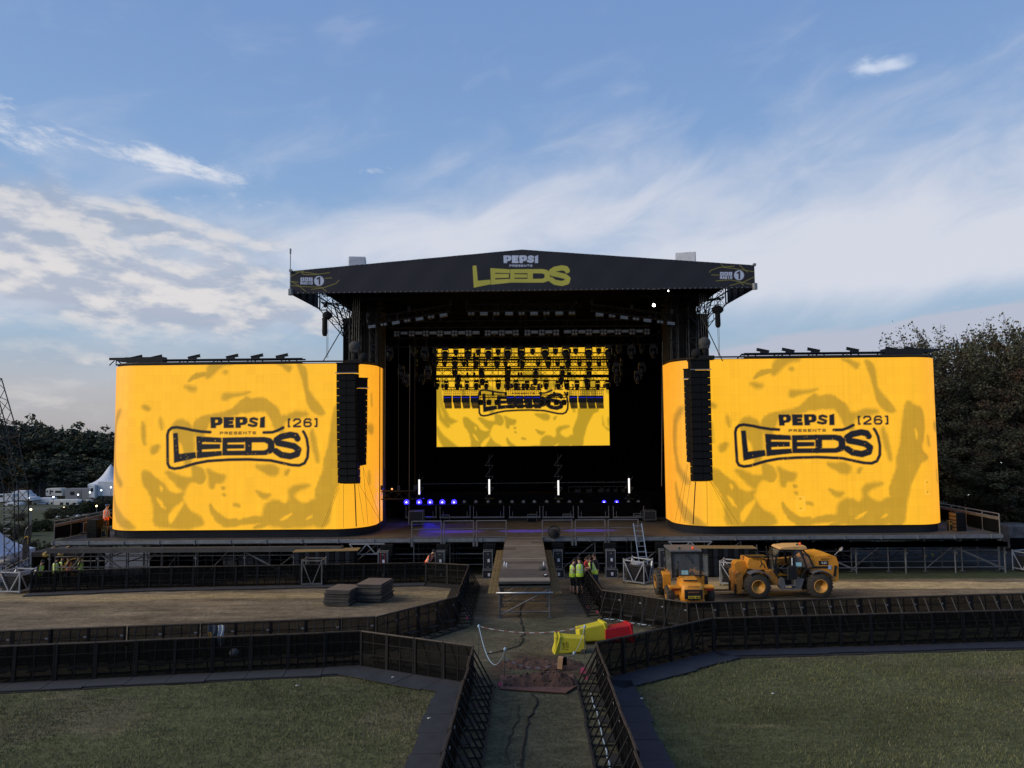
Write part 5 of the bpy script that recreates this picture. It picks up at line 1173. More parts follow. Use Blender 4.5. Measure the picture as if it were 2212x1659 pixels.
# ---------------------------------------------------------------- things standing on the field
def G3(px, py): p = gp(px, py); return Vector((p.x, p.y, gz(p.x, p.y)-dip(p.x, p.y)))
YEL_ = mat('machine_yellow', (.66, .26, .025), .45, 0, .18, 2.2); YELD = mat('machine_yellow_dirty', (.40, .17, .03), .7, 0, .55, 4.0, .2, 14); FENDER = mat('fender_grey', (.10, .10, .11), .6, 0, .3)
RIM = mat('wheel_rim', (.58, .27, .05), .5, 0, .25, 5); MBLK = mat('machine_black', (.013, .013, .014), .5, .1, .3, 4); BEACON = mat('orange_beacon', (.6, .07, .02), .3, 0, 0, emit=(1, .12, .03), estr=.25); GREENB = mat('green_beacon', (.02, .06, .04), .3)
REARL = mat('rear_lamp', (.18, .015, .01), .3); CABG = mat('cab_glass', (.15, .17, .18), .12, 0, .1, 2, alpha=.5, spec=.9); SHEET = mat('cab_notice', (.35, .62, .66), .7); SEATM = mat('seat_black', (.02, .02, .02), .8)
def stroke_part(parent, txt, x0, z0, x1, z1, y, m, name='lettering', w=None, T=None, axis='Y'):
    mb = MB()
    for w_, st in words(txt, x0, z0, x1, z1, .25, w):
        for a, b in zip(st[:-1], st[1:]):
            if axis == 'Y': mb.bar((a[0], y, a[1]), (b[0], y, b[1]), w_, w_*.5, T=T)
            else: mb.bar((y, a[0], a[1]), (y, b[0], b[1]), w_, w_*.5, T=T)
    return mb.build(name, m, parent)
def wheel(parent, c, r, w, axis='Y', lugs=20, side=-1, rimr=.55):
    c = Vector(c); mb = MB(); prof = [(r*.56, -w/2), (r*.9, -w/2), (r*.97, -w*.36), (r, 0), (r*.97, w*.36), (r*.9, w/2), (r*.56, w/2)]; mb.lathe(prof, c, axis, 28)
    for i in range(lugs):      # tread blocks
        for s_ in (-1, 1):
            t = 2*math.pi*(i+.25*s_)/lugs
            if axis == 'Y': mb.box(c+Vector((math.cos(t)*r*.985, s_*w*.24, math.sin(t)*r*.985)), (r*.07, w*.46, r*.075), rot=(0, -t, 0))
            else: mb.box(c+Vector((s_*w*.24, math.cos(t)*r*.985, math.sin(t)*r*.985)), (w*.46, r*.07, r*.075), rot=(t, 0, 0))
    wh = mb.build('wheel', RUBBER, parent)
    mb = MB(); o = side*w*.5
    mb.lathe([(r*rimr, o*1.02), (r*(rimr-.05), o*1.04), (r*(rimr-.12), o*.72), (r*.30, o*.62), (r*.25, o*.62)] if side > 0 else [(r*.25, o*.62), (r*.30, o*.62), (r*(rimr-.12), o*.72), (r*(rimr-.05), o*1.04), (r*rimr, o*1.02)], c, axis, 24); mb.build('rim', RIM, wh)
    mb = MB(); mb.lathe([(r*.2, o*.5), (r*.22, o*.86), (r*.12, o*.92)] if side > 0 else [(r*.12, o*.92), (r*.22, o*.86), (r*.2, o*.5)], c, axis, 10); mb.build('hub', MBLK, wh)
    return wh
# --- telehandler, seen from its left side, forks to the left. origin at ground below front wheel centre; x to the right
fw = G3(757.5, 598.6); rw = G3(819.5, 598.0); dvec = rw-fw; WB = dvec.xy.length; tz = math.atan2(dvec.y, dvec.x)
TH = thing('telehandler', 'large muddy yellow telehandler seen from the side with its cab door open', 'telehandler', fw, rot=(0, 0, tz)); TH.scale = (1, 1, .97)
r_ = .585
for x, y, s_ in ((0, 0, -1), (WB, 0, -1), (0, 1.8, 1), (WB, 1.8, 1)): wheel(TH, (x, y, r_), r_, .42, 'Y', 20, s_)
def pr(poly, y0, y1, m, name, par=TH, b=None):
    mb = MB(); mb.prism(poly, y0, y1); return mb.build(name, m, par)
pr([(-.35, .55), (WB+.55, .55), (WB+.95, .75), (WB+.75, 1.0), (-.1, .95)], .35, 1.5, MBLK, 'chassis')
mb = MB(); mb.prism([(WB+.10, 1.05), (WB-.35, 1.30), (WB-.45, 1.60), (WB-.05, 1.92), (WB+.55, 1.98), (WB+.86, 1.90), (WB+.95, 1.6), (WB+.93, .78), (WB+.72, .72), (WB+.55, .95), (WB+.25, 1.12)], .05, 1.75); mb.build('rear_body', YEL_, TH)
pr([(-.75, .58), (-.82, 1.5), (-.70, 1.62), (-.22, 1.62), (-.2, 1.28), (-.52, .75), (-.6, .55)], .62, 1.15, YEL_, 'boom_head')
mb = MB(); mb.prism([(-.35, 1.40), (-.30, 1.80), (.4, 1.78), (.9, 1.62), (WB+.6, 1.78), (WB+.6, 1.45), (.9, 1.32), (.3, 1.38)], 1.0, 1.35); mb.build('boom', YELD, TH)
pr([(-.30, 1.55), (-.22, 1.83), (-.12, 1.84), (-.02, 1.74), (.52, 1.68), (.62, 1.30), (.1, 1.28), (-.25, 1.34)], .3, .95, YEL_, 'front_body')
pr([(.45, 1.28), (.78, 1.30), (1.02, .88), (1.0, .58), (.78, .6)], .1, .9, YELD, 'front_body_lower')
for x0, nm in ((0, 'front_fender'), (WB, 'rear_fender')):
    mb = MB(); n = 9; a0, a1 = (R(35), R(125)) if x0 == 0 else (R(30), R(122)); P_ = []
    for i in range(n): t = a0+(a1-a0)*i/(n-1); P_.append((x0+math.cos(t)*(r_+.10), r_+math.sin(t)*(r_+.13)))
    for (a, b), (c, d) in zip(P_[:-1], P_[1:]): mb.bar((a, -.02, b), (c, -.02, d), .46, .04)
    mb.build(nm, FENDER, TH)
pr([(.98, .62), (1.02, .95), (1.20, .95), (1.28, .45), (1.08, .45)], -.15, .3, FENDER, 'step_box'); pr([(1.70, .45), (1.95, .45), (2.12, .92), (1.70, .95)], -.15, .3, FENDER, 'tank_cover')
mb = MB(); mb.box((1.48, -.1, .47), (.44, .25, .04)); mb.box((1.48, -.08, .62), (.44, .2, .03)); mb.build('step', GALV, TH)
# cab
mb = MB()
def cb(a, b, w=.07): mb.bar((a[0], a[1], a[2]), (b[0], b[1], b[2]), w)
for y in (-.02, .92):
    cb((.78, y, 1.28), (1.02, y, .92)); cb((.82, y, 1.28), (.92, y, 1.95)); cb((.92, y, 1.95), (1.12, y, 2.28)); cb((1.12, y, 2.28), (2.1, y, 2.30), .08); cb((2.1, y, 2.30), (2.42, y, 1.95)); cb((2.42, y, 1.95), (2.62, y, 1.42)); cb((2.62, y, 1.42), (2.25, y, 1.35)); cb((2.25, y, 1.35), (2.0, y, .92)); cb((2.0, y, .92), (1.02, y, .9)); cb((1.66, y, 2.28), (1.72, y, 1.5), .09); cb((1.72, y, 1.5), (1.95, y, 1.0), .05); cb((2.05, y, 2.28), (2.3, y, 1.4), .06)
for x, z in ((.92, 1.95), (1.12, 2.28), (2.1, 2.3), (2.42, 1.95)): cb((x, -.02, z), (x, .92, z))
mb.build('cab_frame', MBLK, TH)
mb = MB(); mb.prism([(1.05, 2.30), (1.15, 2.37), (1.6, 2.42), (2.28, 2.43), (2.32, 2.30), (2.1, 2.28)], -.08, .98); mb.build('cab_roof', mat('faded_roof_yellow', (.62, .36, .14), .6, 0, .2), TH)
mb = MB(); mb.quad((1.74, -.01, 2.24), (2.05, -.01, 2.26), (2.26, -.01, 1.45), (1.76, -.01, 1.42)); mb.build('window', CABG, TH); mb = MB(); mb.quad((2.1, -.01, 2.25), (2.4, -.01, 1.92), (2.56, -.01, 1.46), (2.32, -.01, 1.44)); mb.build('window', CABG, TH); mb = MB(); mb.quad((.93, 0, 1.94), (.93, .9, 1.94), (.82, .9, 1.3), (.82, 0, 1.3)); mb.quad((1.12, 0, 2.26), (1.12, .9, 2.26), (.93, .9, 1.96), (.93, 0, 1.96)); mb.build('window', CABG, TH)
mb = MB(); mb.box((1.93, -.025, 1.58), (.27, .01, .18)); mb.build('notice', SHEET, TH)
mb = MB(); mb.bbox((1.55, .45, 1.15), (.5, .5, .16), .04); mb.bbox((1.78, .45, 1.5), (.14, .46, .65), .05, rot=(0, R(8), 0)); mb.build('seat', SEATM, TH)
mb = MB(); mb.lathe([(.17, -.015), (.2, 0), (.17, .015)], axis='Z', n=14, T=Matrix.Translation((1.12, .45, 1.55)) @ Matrix.Rotation(R(-35), 4, 'Y')); mb.tube((1.0, .45, 1.2), (1.12, .45, 1.55), .04, 6); mb.box((.98, .45, 1.25), (.25, .6, .3)); mb.build('steering_wheel', MBLK, TH)
mb = MB(); mb.bbox((1.5, -.32, 1.25), (.50, .08, .62), .08, rot=(0, 0, R(20))); mb.build('open_door', MBLK, TH)
mb = MB(); mb.tube((1.62, -.06, 1.9), (1.62, -.06, 1.55), .02, 6); mb.build('handle', WHITE, TH)
mb = MB(); mb.lathe([(.06, 0), (.06, .06), (.04, .07)], c=(2.02, .3, 2.43), n=10); mb.build('green_beacon', GREENB, TH); mb = MB(); mb.lathe([(.05, 0), (.055, .1), (.03, .12)], c=(2.15, .3, 2.43), n=10); mb.build('beacon', BEACON, TH)
mb = MB(); mb.tube((WB+.85, .2, 1.95), (WB+1.1, .15, 2.22), .015, 5); mb.lathe([(.13, -.015), (.13, .015)], axis='X', n=12, T=Matrix.Translation((WB+1.14, .15, 2.24)) @ Matrix.Rotation(R(35), 4, 'Y')); mb.build('mirror', GALV, TH)
mb = MB(); mb.tube((.70, -.05, 2.3), (.78, -.05, 1.4), .03, 6); mb.tube((.75, .8, 2.3), (.9, .8, 1.4), .03, 6)
for k in range(7): mb.tube((.78, 0, 1.5+k*.12), (.9, .8, 1.55+k*.12), .02, 4)
mb.build('front_guard', MBLK, TH)
mb = MB(); mb.path([(-.1, .4, 1.6), (.2, .35, 1.75), (.45, .3, 1.5), (.5, .3, 1.35)], .025, 6); mb.path([(.3, .3, 1.75), (.35, .3, 1.55), (.25, .3, 1.4)], .02, 6); mb.box((.2, .65, 1.87), (.9, .5, .05)); mb.build('hose', MBLK, TH)
mb = MB(); mb.prism([(-.84, .15), (-.86, 1.1), (-.72, 1.2), (-.55, 1.1), (-.55, .6), (-.68, .18)], .3, 1.4); mb.build('fork_carriage', YELD, TH); mb = MB(); mb.box((-.75, .6, 1.1), (.15, .3, .1)); mb.build('marker', mat('worn_red', (.3, .04, .02), .6), TH)
for y in (.35, 1.25): mb = MB(); mb.box((-1.15, y, .13), (.95, .12, .05)); mb.box((-.9, y, .35), (.05, .12, .5)); mb.build('fork', MBLK, TH)
mb = MB(); mb.box((WB+.25, .035, 1.63), (.42, .02, .2), m=0); mb.box((WB+.15, .03, 1.42), (.65, .02, .1), m=0); mb.box((WB+.53, .02, 1.42), (.14, .02, .18), m=1); mb.box((WB+.78, .03, 1.25), (.1, .05, .5), rot=(0, R(8), 0), m=0); mb.build('decal', [MBLK, mat('pale_blue_sticker', (.3, .42, .6), .6)], TH)
stroke_part(TH, '535', WB+.16, 1.57, WB+.40, 1.69, .02, mat('decal_white', (.6, .6, .62), .6), 'number', .028); stroke_part(TH, '61577', WB+.16, 1.77, WB+.5, 1.84, .035, MBLK, 'fleet_number', .016)
# --- compact rough terrain forklift, rear end towards us
p = G3(693.5, 607.5); TR = thing('forklift_tractor', 'compact yellow rough terrain forklift, rear end facing the barriers', 'forklift', p, R(0)); TR.scale = (1, 1, .93)
def bodyf(prof, name, m, par=TR):   # prof: list of (y, z, halfwidth, chamfer) cross sections
    pass
mb = MB()      # rounded counterweight: stacked rounded sections
secs = [(-.02, .17, .44), (-.10, .30, .52), (-.12, .62, .54), (-.08, .98, .52), (.12, 1.10, .47), (.75, 1.22, .40), (.95, 1.24, .36)]
zs_ = [.16, .24, .55, .90, 1.06, 1.12]
n = 20; rings = []
for k, (z, hw, yf) in enumerate(((.14, .40, .06), (.20, .47, -.02), (.45, .51, -.08), (.80, .50, -.07), (.98, .47, -.02), (1.06, .42, .10))):
    rg = []
    for i in range(n):
        t = math.pi+math.pi*i/(n-1); cx_ = math.copysign(abs(math.cos(t))**.45, math.cos(t)); sy_ = -abs(math.sin(t))**.55; rg.append((hw*cx_, yf+.35+sy_*.35, z))
    rg += [(hw, 1.1, z+(.12 if k == 5 else 0)), (-hw, 1.1, z+(.12 if k == 5 else 0))]; rings.append(rg)
vs = [v for r in rings for v in r]; m_ = n+2; fs = []
for k in range(len(rings)-1):
    for i in range(m_): fs.append((k*m_+i, k*m_+(i+1) % m_, (k+1)*m_+(i+1) % m_, (k+1)*m_+i))
fs.append(tuple(range(m_-1, -1, -1))); fs.append(tuple(range((len(rings)-1)*m_, len(rings)*m_))); mb.add(vs, fs, 0, True); mb.build('counterweight', YEL_, TR)
mb = MB(); mb.bbox((0, .85, 1.12), (.72, .9, .12), .04, rot=(R(5), 0, 0)); mb.build('bonnet', YEL_, TR); mb = MB(); mb.box((0, .42, 1.135), (.62, .10, .02), rot=(R(12), 0, 0)); mb.build('vent', MBLK, TR)
mb = MB(); mb.bbox((0, -.09, .62), (.78, .06, .44), .02); mb.box((0, -.10, .40), (.5, .05, .1)); mb.build('grille', MBLK, TR)
stroke_part(TR, 'ARDENT', -.24, .68, .24, .76, -.13, mat('orange_letters', (.30, .12, .05), .6), 'lettering', .02); stroke_part(TR, 'JCRT0080', -.26, .945, .26, 1.01, -.085, mat('decal_black', (.02, .015, .01), .6), 'fleet_number', .014)
mb = MB(); mb.box((.02, -.135, .50), (.52, .015, .12)); mb.build('number_plate', mat('plate_yellow', (.55, .40, .03), .5), TR); stroke_part(TR, 'FP22 BEU', -.22, .46, .26, .54, -.146, MBLK, 'plate_lettering', .014)
mb = MB(); mb.box((0, -.075, .24), (.42, .04, .05)); mb.box((0, -.075, .17), (.1, .06, .12)); mb.build('tow_hitch', MBLK, TR)
for s_ in (-1, 1):
    mb = MB(); mb.bbox((s_*.72, .35, .88), (.5, .5, .07), .02); mb.prism([(s_*.5, .86), (s_*.95, .86), (s_*.9, .62), (s_*.62, .45), (s_*.5, .5)], .45, .62); mb.build('rear_wing', YEL_, TR); mb = MB(); mb.box((s_*.74, .08, .80), (.30, .03, .09)); mb.build('rear_lamp', REARL, TR)
    wheel(TR, (s_*.88, .75, .42), .42, .3, 'X', 16, s_, .5); wheel(TR, (s_*.94, 2.55, .62), .64, .44, 'X', 20, s_)
    mb = MB(); mb.prism([(1.75, .95), (1.9, 1.2), (3.0, 1.2), (3.2, .95), (3.1, .9), (2.85, 1.12), (2.1, 1.12), (1.85, .9)], s_*.76-.18, s_*.76+.18, 'YZ'); mb.prism([(1.75, .45), (1.75, 1.14), (1.85, 1.14), (1.85, .45)], s_*.76-.18, s_*.76+.17, 'YZ'); mb.build('front_wing', YEL_, TR)
mb = MB()
for s_ in (-1, 1):
    for a, b in (((s_*.62, 1.15, 1.10), (s_*.64, 1.2, 2.32)), ((s_*.64, 1.2, 2.32), (s_*.66, 2.6, 2.32)), ((s_*.66, 2.6, 2.32), (s_*.62, 2.75, 1.0))): mb.bar(a, b, .08)
mb.bar((-.62, 1.2, 2.3), (.62, 1.2, 2.3), .08); mb.bar((-.62, 1.15, 1.2), (.62, 1.15, 1.2), .06); mb.bar((-.62, 2.7, 2.3), (.62, 2.7, 2.3), .08); mb.build('cab_frame', MBLK, TR)
mb = MB(); mb.bbox((0, 1.9, 2.38), (1.42, 1.6, .09), .03); mb.build('cab_roof', mat('cab_roof_grey', (.10, .11, .12), .5, 0, .2), TR)
mb = MB(); mb.quad((-.58, 1.17, 1.22), (.58, 1.17, 1.22), (.60, 1.21, 2.28), (-.60, 1.21, 2.28)); mb.build('rear_window', CABG, TR); mb = MB(); mb.quad((-.63, 1.2, 1.2), (-.63, 2.65, 1.2), (-.66, 2.6, 2.28), (-.65, 1.22, 2.28)); mb.build('side_window', CABG, TR)
mb = MB(); mb.box((.0, 2.74, 1.75), (1.2, .03, 1.1)); mb.build('front_panel', mat('cab_dark', (.06, .065, .07), .6), TR)
mb = MB(); mb.bar((.66, 1.25, 1.2), (.95, 1.0, 1.22), .05); mb.bar((.95, 1.0, 1.22), (.95, 1.02, 2.2), .05); mb.bar((.95, 1.02, 2.2), (.66, 1.25, 2.2), .05); mb.bar((.66, 1.25, 1.2), (.66, 1.25, 2.2), .05); mb.build('open_door', MBLK, TR); mb = MB(); mb.quad((.67, 1.24, 1.22), (.94, 1.01, 1.24), (.94, 1.03, 2.18), (.67, 1.24, 2.18)); mb.build('door_glass', CABG, TR)
mb = MB(); mb.bbox((0, 1.75, 1.5), (.5, .14, .75), .06); mb.bbox((0, 1.75, 1.95), (.3, .12, .2), .04); mb.build('seat', SEATM, TR); mb = MB(); mb.bar((0, 1.14, 2.2), (.32, 1.13, 1.78), .03); mb.build('wiper', MBLK, TR)
mb = MB(); mb.box((-.08, 1.14, 1.36), (.3, .012, .2)); mb.build('notice', SHEET, TR); mb = MB(); mb.tube((-.46, .9, 1.2), (-.46, .9, 1.95), .05, 8); mb.build('exhaust', MBLK, TR)
mb = MB(); mb.lathe([(.055, 0), (.055, .1), (.03, .12)], c=(-.25, 1.4, 2.42), n=10); mb.build('green_beacon', GREENB, TR); mb = MB(); mb.lathe([(.055, 0), (.06, .11), (.03, .13)], c=(.36, 1.4, 2.42), n=10); mb.build('beacon', BEACON, TR)
# ---------------------------------------------------------------- cages with stacked barrier parts
CAGE = mat('cage_steel', (.36, .38, .42), .45, .4, .2, 4); STK = mat('stacked_panels', (.018, .018, .02), .7)
def cage(lab, px, py, rz, w, d, h, load=True, bag=False, cm=None):
    p = G3(px, py); t = thing('transport_cage', lab, 'cage', p, rz); mb = MB()
    for x in (-w/2, w/2):
        for y in (-d/2, d/2): mb.tube((x, y, 0), (x, y, h+.06), .035, 6)
    for z in (.14, h-.02):
        for y in (-d/2, d/2): mb.bar((-w/2, y, z), (w/2, y, z), .055)
        for x in (-w/2, w/2): mb.bar((x, -d/2, z), (x, d/2, z), .05)
    for y in (-d/2, d/2): mb.bar((-w/2+.03, y, h-.08), (-.04, y, .16), .045); mb.bar((w/2-.03, y, h-.08), (.04, y, .16), .045)
    for x in (-w/2, w/2): mb.bar((x, -d/2+.03, h-.08), (x, -.03, .16), .045); mb.bar((x, d/2-.03, h-.08), (x, .03, .16), .045)
    mb.build('frame', cm or CAGE, t)
    if load:
        for i in range(9): z = .2+i*(h*.66)/9; mb = MB(); mb.box((rng.uniform(-.02, .02), rng.uniform(-.02, .02), z), (w-.14, d-.14, .05)); mb.build('panel', STK, t)
    else: mb = MB(); mb.box((0, 0, .16), (w-.1, d-.1, .04)); mb.build('tray', STK, t)
    for x in (-w/2, w/2): mb = MB(); mb.lathe([(.06, -.02), (.06, .02)], c=(x, -d/2, .05), axis='X', n=8); mb.build('castor', RUBBER, t)
    if bag: mb = MB(); mb.ball((-.15, .1, h*.78), .26, 10, sc=(1.4, 1, .6)); o = mb.build('plastic_bag', mat('clear_bag', (.3, .3, .32), .3, 0, .3, 8, .8, 12), t)
cage('pale steel cage of black panels standing left of the tractor', 638.5, 583, R(-38), 1.18, .95, 1.22, True, True)
cage('pale steel cage half hidden behind the forks of the telehandler', 736, 585, R(-28), 1.35, .95, 1.2, True)
cage('pale steel cage of black panels at the left end of the far barriers', 17.5, 592, R(-8), 1.15, 1.0, 1.1, True)
cage('pale steel cage cut off by the right edge of the picture', 1031, 571, R(20), 1.3, 1.1, 1.1, True)
cage('empty grey steel cage standing behind the far left barriers', 314, 585, R(0), 1.05, .8, 1.35, False, cm=SCAF)
# ---------------------------------------------------------------- stacks of flooring boards
BRD = mat('floor_board', (.13, .105, .085), .8, 0, .25, 2.5); BRDE = mat('board_edge', (.045, .043, .042), .85, 0, .35, 5)
def board_stack(lab_n, x0, x1, ybot, depth, n, rz, grp):
    a = gp(x0, ybot); b = gp(x1, ybot-.6); w = (b-a).length; c = (a+b)/2
    for i in range(n):
        z = i*.058; o = None; mb = MB(); dx = rng.normal(0, .025); dy = rng.normal(0, .02); mb.box((0, depth/2, .027), (w, depth, .040), m=1); mb.box((0, depth/2, .050), (w-.02, depth-.02, .008), m=0)
        o = mb.build('floor_board', [BRD, BRDE], None, (c.x+dx, c.y+dy, gz(c.x, c.y)+.03+z), (-FX+rng.normal(0, .006), rng.normal(0, .006), rz+rng.normal(0, .012)))
        top_ = i == n-1
        if top_: label(o, 'worn brown top board of the %s stack of flooring boards' % lab_n, 'board')
        else: label(o, 'dark edged flooring board inside the %s stack' % lab_n, 'board', grp)
board_stack('left', 323, 349.5, 607, 1.6, 12, R(-6), 'boards of the left stack'); board_stack('right', 355.5, 381.5, 603.5, 1.9, 14, R(-7), 'boards of the right stack')
# loose planks left of the walkway
for px, py, w, l, rz, nm in ((516*.25*4/4+0, 0, 0, 0, 0, ''),): pass
for px, py, l, rz, nm in ((457.5, 597, 1.05, R(3), 'longer'), (464.5, 592, .6, R(6), 'shorter')):
    p = G3(px, py); mb = MB(); mb.box((0, .3, .03), (.16, l, .03)); o = mb.build('plank', PLYD, None, p, (-FX, 0, rz)); label(o, '%s loose plank on the earth left of the walkway' % nm, 'plank')
# ---------------------------------------------------------------- walls of sub bass cabinets
SUBM = mat('sub_cabinet', (.011, .014, .022), .5, 0, .2); TAN = mat('plywood_top', (.20, .145, .07), .7, 0, .2, 2)
def sub_wall(px0, px1, py, cols, rows, lab, rz, gl):
    a = at(px0, py, 39.6); b = at(px1, py, 39.6); w = (b.x-a.x)/cols; cx_ = (a.x+b.x)/2; z0 = gz(cx_, 39.6)-dip(cx_, 39.6)+.04; h = .5
    T = Matrix.Translation((cx_, 39.6, z0)) @ Matrix.Rotation(rz, 4, 'Z')
    pr_ = None
    for c in range(cols):
        for r in range(rows):
            loc = T @ Vector(((c-cols/2+.5)*w, 0, r*h))
            if pr_ is None:
                pr_ = t = thing('bass_speaker', 'x', 'loudspeaker', loc, rz); mb = MB(); mb.box((0, .35, h/2), (w*.97, .7, h*.97)); mb.build('cabinet', CAB, t); mb = MB(); mb.box((-w*.235, -.01, h/2), (w*.44, .03, h*.88)); mb.build('grille', SUBM, t); mb = MB(); mb.box((w*.24, .0, h/2), (w*.4, .03, h*.88)); mb.build('port', GRILL, t); mb = MB(); mb.box((-w*.235, -.03, h*.93), (.06, .02, .02)); mb.build('badge', GALV, t)
            else: t = dup(pr_, loc, rz)
            t['label'] = '%s bass speaker cabinet in the %s wall of speakers' % (['bottom row', 'middle row', 'top row'][r], lab); t['group'] = '%s bass cabinets, %s wall' % (['bottom', 'middle', 'top'][r], gl)
    o = MB().box((0, .35, .02), (w*cols+.25, .95, .035)).build('plywood_sheet', TAN, None, T @ Vector((.05, .05, rows*h)), (0, R(-.4 if px0 < 500 else .3), rz)); label(o, 'tan plywood sheet lying on the %s wall of bass speakers' % lab, 'board')
sub_wall(294.5, 354.5, 575, 6, 3, 'left', R(3), 'left'); sub_wall(693, 754, 565, 6, 3, 'right', R(-2), 'right')
# ladder
p = G3(657.5-20, 567); b_ = at(645, 563.5, 40.2); tp = at(637.5, 523.5, 40.9); g = gz(b_.x, 40.2); t = thing('ladder', 'aluminium ladder leaning against the stage edge', 'ladder', (b_.x, 40.2, g)); d_ = Vector((tp.x-b_.x, .75, tp.z-g))
for s_ in (-.23, .23): mb = MB(); mb.bar((s_, 0, 0), (s_+d_.x, d_.y, d_.z), .05, .07); mb.build('stile', ALU, t)
for i in range(10): k = (i+.7)/10.2; mb = MB(); mb.tube((-.23+d_.x*k, d_.y*k, d_.z*k), (.23+d_.x*k, d_.y*k, d_.z*k), .018, 5); mb.build('rung', ALU, t)
# ---------------------------------------------------------------- wheelie bins lying on the grass
BINY = mat('bin_yellow', (.55, .47, .03), .5, 0, .12, 3); BINR = mat('bin_red', (.42, .012, .02), .45, 0, .12, 3)
def wheelie(lab, m, loc, rot, lid_open=.12, sticker=False):
    t = thing('wheelie_bin', lab, 'wheelie bin', loc, rot=rot)      # modelled upright: height z, front -y
    mb = MB(); n = 1
    lo = [(-.23, -.23), (.23, -.23), (.23, .23), (-.23, .23)]; hi = [(-.275, -.30), (.275, -.30), (.275, .28), (-.275, .28)]
    def rr(q_, r, z):
        o = []; xs_ = [q_[0][0], q_[1][0]]; ys_ = [q_[0][1], q_[2][1]]
        for cx_, cy_, a0 in ((xs_[0]+r, ys_[0]+r, 180), (xs_[1]-r, ys_[0]+r, 270), (xs_[1]-r, ys_[1]-r, 0), (xs_[0]+r, ys_[1]-r, 90)):
            for k in range(4): a = R(a0+k*30); o.append((cx_+r*math.cos(a), cy_+r*math.sin(a), z))
        return o
    R1 = rr(lo, .04, 0); R2 = rr([(-.235,-.235),(.235,-.235),(.235,.235),(-.235,.235)], .045, .12); R3 = rr(hi, .05, .93); R4 = rr([(-.30,-.33),(.30,-.33),(.30,.31),(-.30,.31)], .05, .94); R5 = rr([(-.30,-.33),(.30,-.33),(.30,.31),(-.30,.31)], .05, .99)
    vs = R1+R2+R3+R4+R5; k = 16; fs = [tuple(range(k-1, -1, -1))]
    for j in range(4): fs += [(j*k+i, j*k+(i+1) % k, (j+1)*k+(i+1) % k, (j+1)*k+i) for i in range(k)]
    fs.append(tuple(range(4*k, 5*k))); mb.add(vs, fs); 
    for s_ in (-1, 1): mb.box((s_*.245, 0, .62), (.02, .16, .1)); mb.bar((s_*.2, -.24, .5), (s_*.235, -.295, .88), .02)
    mb.build('body', m, t)
    mb = MB(); T = Matrix.Translation((0, .33, 1.0)) @ Matrix.Rotation(R(lid_open*60), 4, 'X'); mb.bbox((0, -.33, .035), (.64, .70, .06), .03, T=T); mb.bbox((0, -.3, .075), (.5, .5, .05), .03, T=T); mb.build('lid', m, t)
    mb = MB(); mb.tube((-.24, .36, .96), (.24, .36, .96), .02, 6); mb.box((-.18, .33, .95), (.04, .08, .05)); mb.box((.18, .33, .95), (.04, .08, .05)); mb.build('handle', m, t)
    for s_ in (-1, 1): mb = MB(); mb.lathe([(.10, -.025), (.10, .025)], c=(s_*.24, .22, .08), axis='X', n=12); mb.build('wheel', RUBBER, t)
    if sticker:
        mb = MB(); T = Matrix.Translation((sticker*.252, 0, .62)) @ Matrix.Rotation(R(4)*sticker, 4, 'Y'); mb.box((0, 0, 0), (.008, .36, .44), T=T); st = mb.build('sticker', mat('sticker_yellow', (.62, .55, .16), .6), t)
        mb = MB(); K = mat('sticker_ink', (.03, .02, .01), .7)
        for txt, z0, z1, y0, y1 in (('FOOD', .06, .14, -.12, .10), ('FOOD', -.06, .03, -.14, .12)):
            for w_, sk in words(txt, y0*sticker*-1, z0, y1*sticker*-1, z1, .25, .016):
                for a, b in zip(sk[:-1], sk[1:]): mb.bar((.008*sticker, a[0]*-1*sticker*sticker, a[1]), (.008*sticker, b[0]*-1*sticker*sticker, b[1]), .016, .006, T=T)
        mb.box((.006*sticker, 0, -.085), (.004, .3, .012), T=T); mb.box((.006*sticker, 0, -.125), (.004, .03, .04), T=T); mb.box((.006*sticker, .0, -.17), (.004, .1, .02), T=T); mb.build('print', K, st)
    return t
# lying on their fronts/backs: rotate about Y so the height axis points left (-x)
pa = gp(585.5, 654); pa.z = gz(pa.x, pa.y)
eA = (Matrix.Rotation(R(2), 3, 'Z') @ Matrix.Rotation(-FX, 3, 'X') @ Matrix.Rotation(R(-90), 3, 'Y') @ Matrix.Rotation(R(90), 3, 'Z')).to_euler()
wheelie('yellow wheelie bin lying with its sticker side facing us and lid open', BINY, (pa.x, pa.y+.35, pa.z+.24), eA, .3, -1)
pb_ = gp(577.5, 646.5); eB = (Matrix.Rotation(R(14), 3, 'Z') @ Matrix.Rotation(-FX, 3, 'X') @ Matrix.Rotation(R(87), 3, 'Y') @ Matrix.Rotation(R(-90), 3, 'Z')).to_euler()
wheelie('yellow wheelie bin lying behind the other yellow one, lid to the right', BINY, (pb_.x+.05, pb_.y+.45, gz(pb_.x, pb_.y+.45)+.31), eB, .2)
pc_ = gp(604, 646.5); eC = (Matrix.Rotation(R(14), 3, 'Z') @ Matrix.Rotation(-FX, 3, 'X') @ Matrix.Rotation(R(90), 3, 'Y') @ Matrix.Rotation(R(-90), 3, 'Z')).to_euler()
wheelie('red wheelie bin lying behind the slanted barriers', BINR, (pc_.x+.05, pc_.y+.6, gz(pc_.x, pc_.y+.6)+.28), eC, .2)
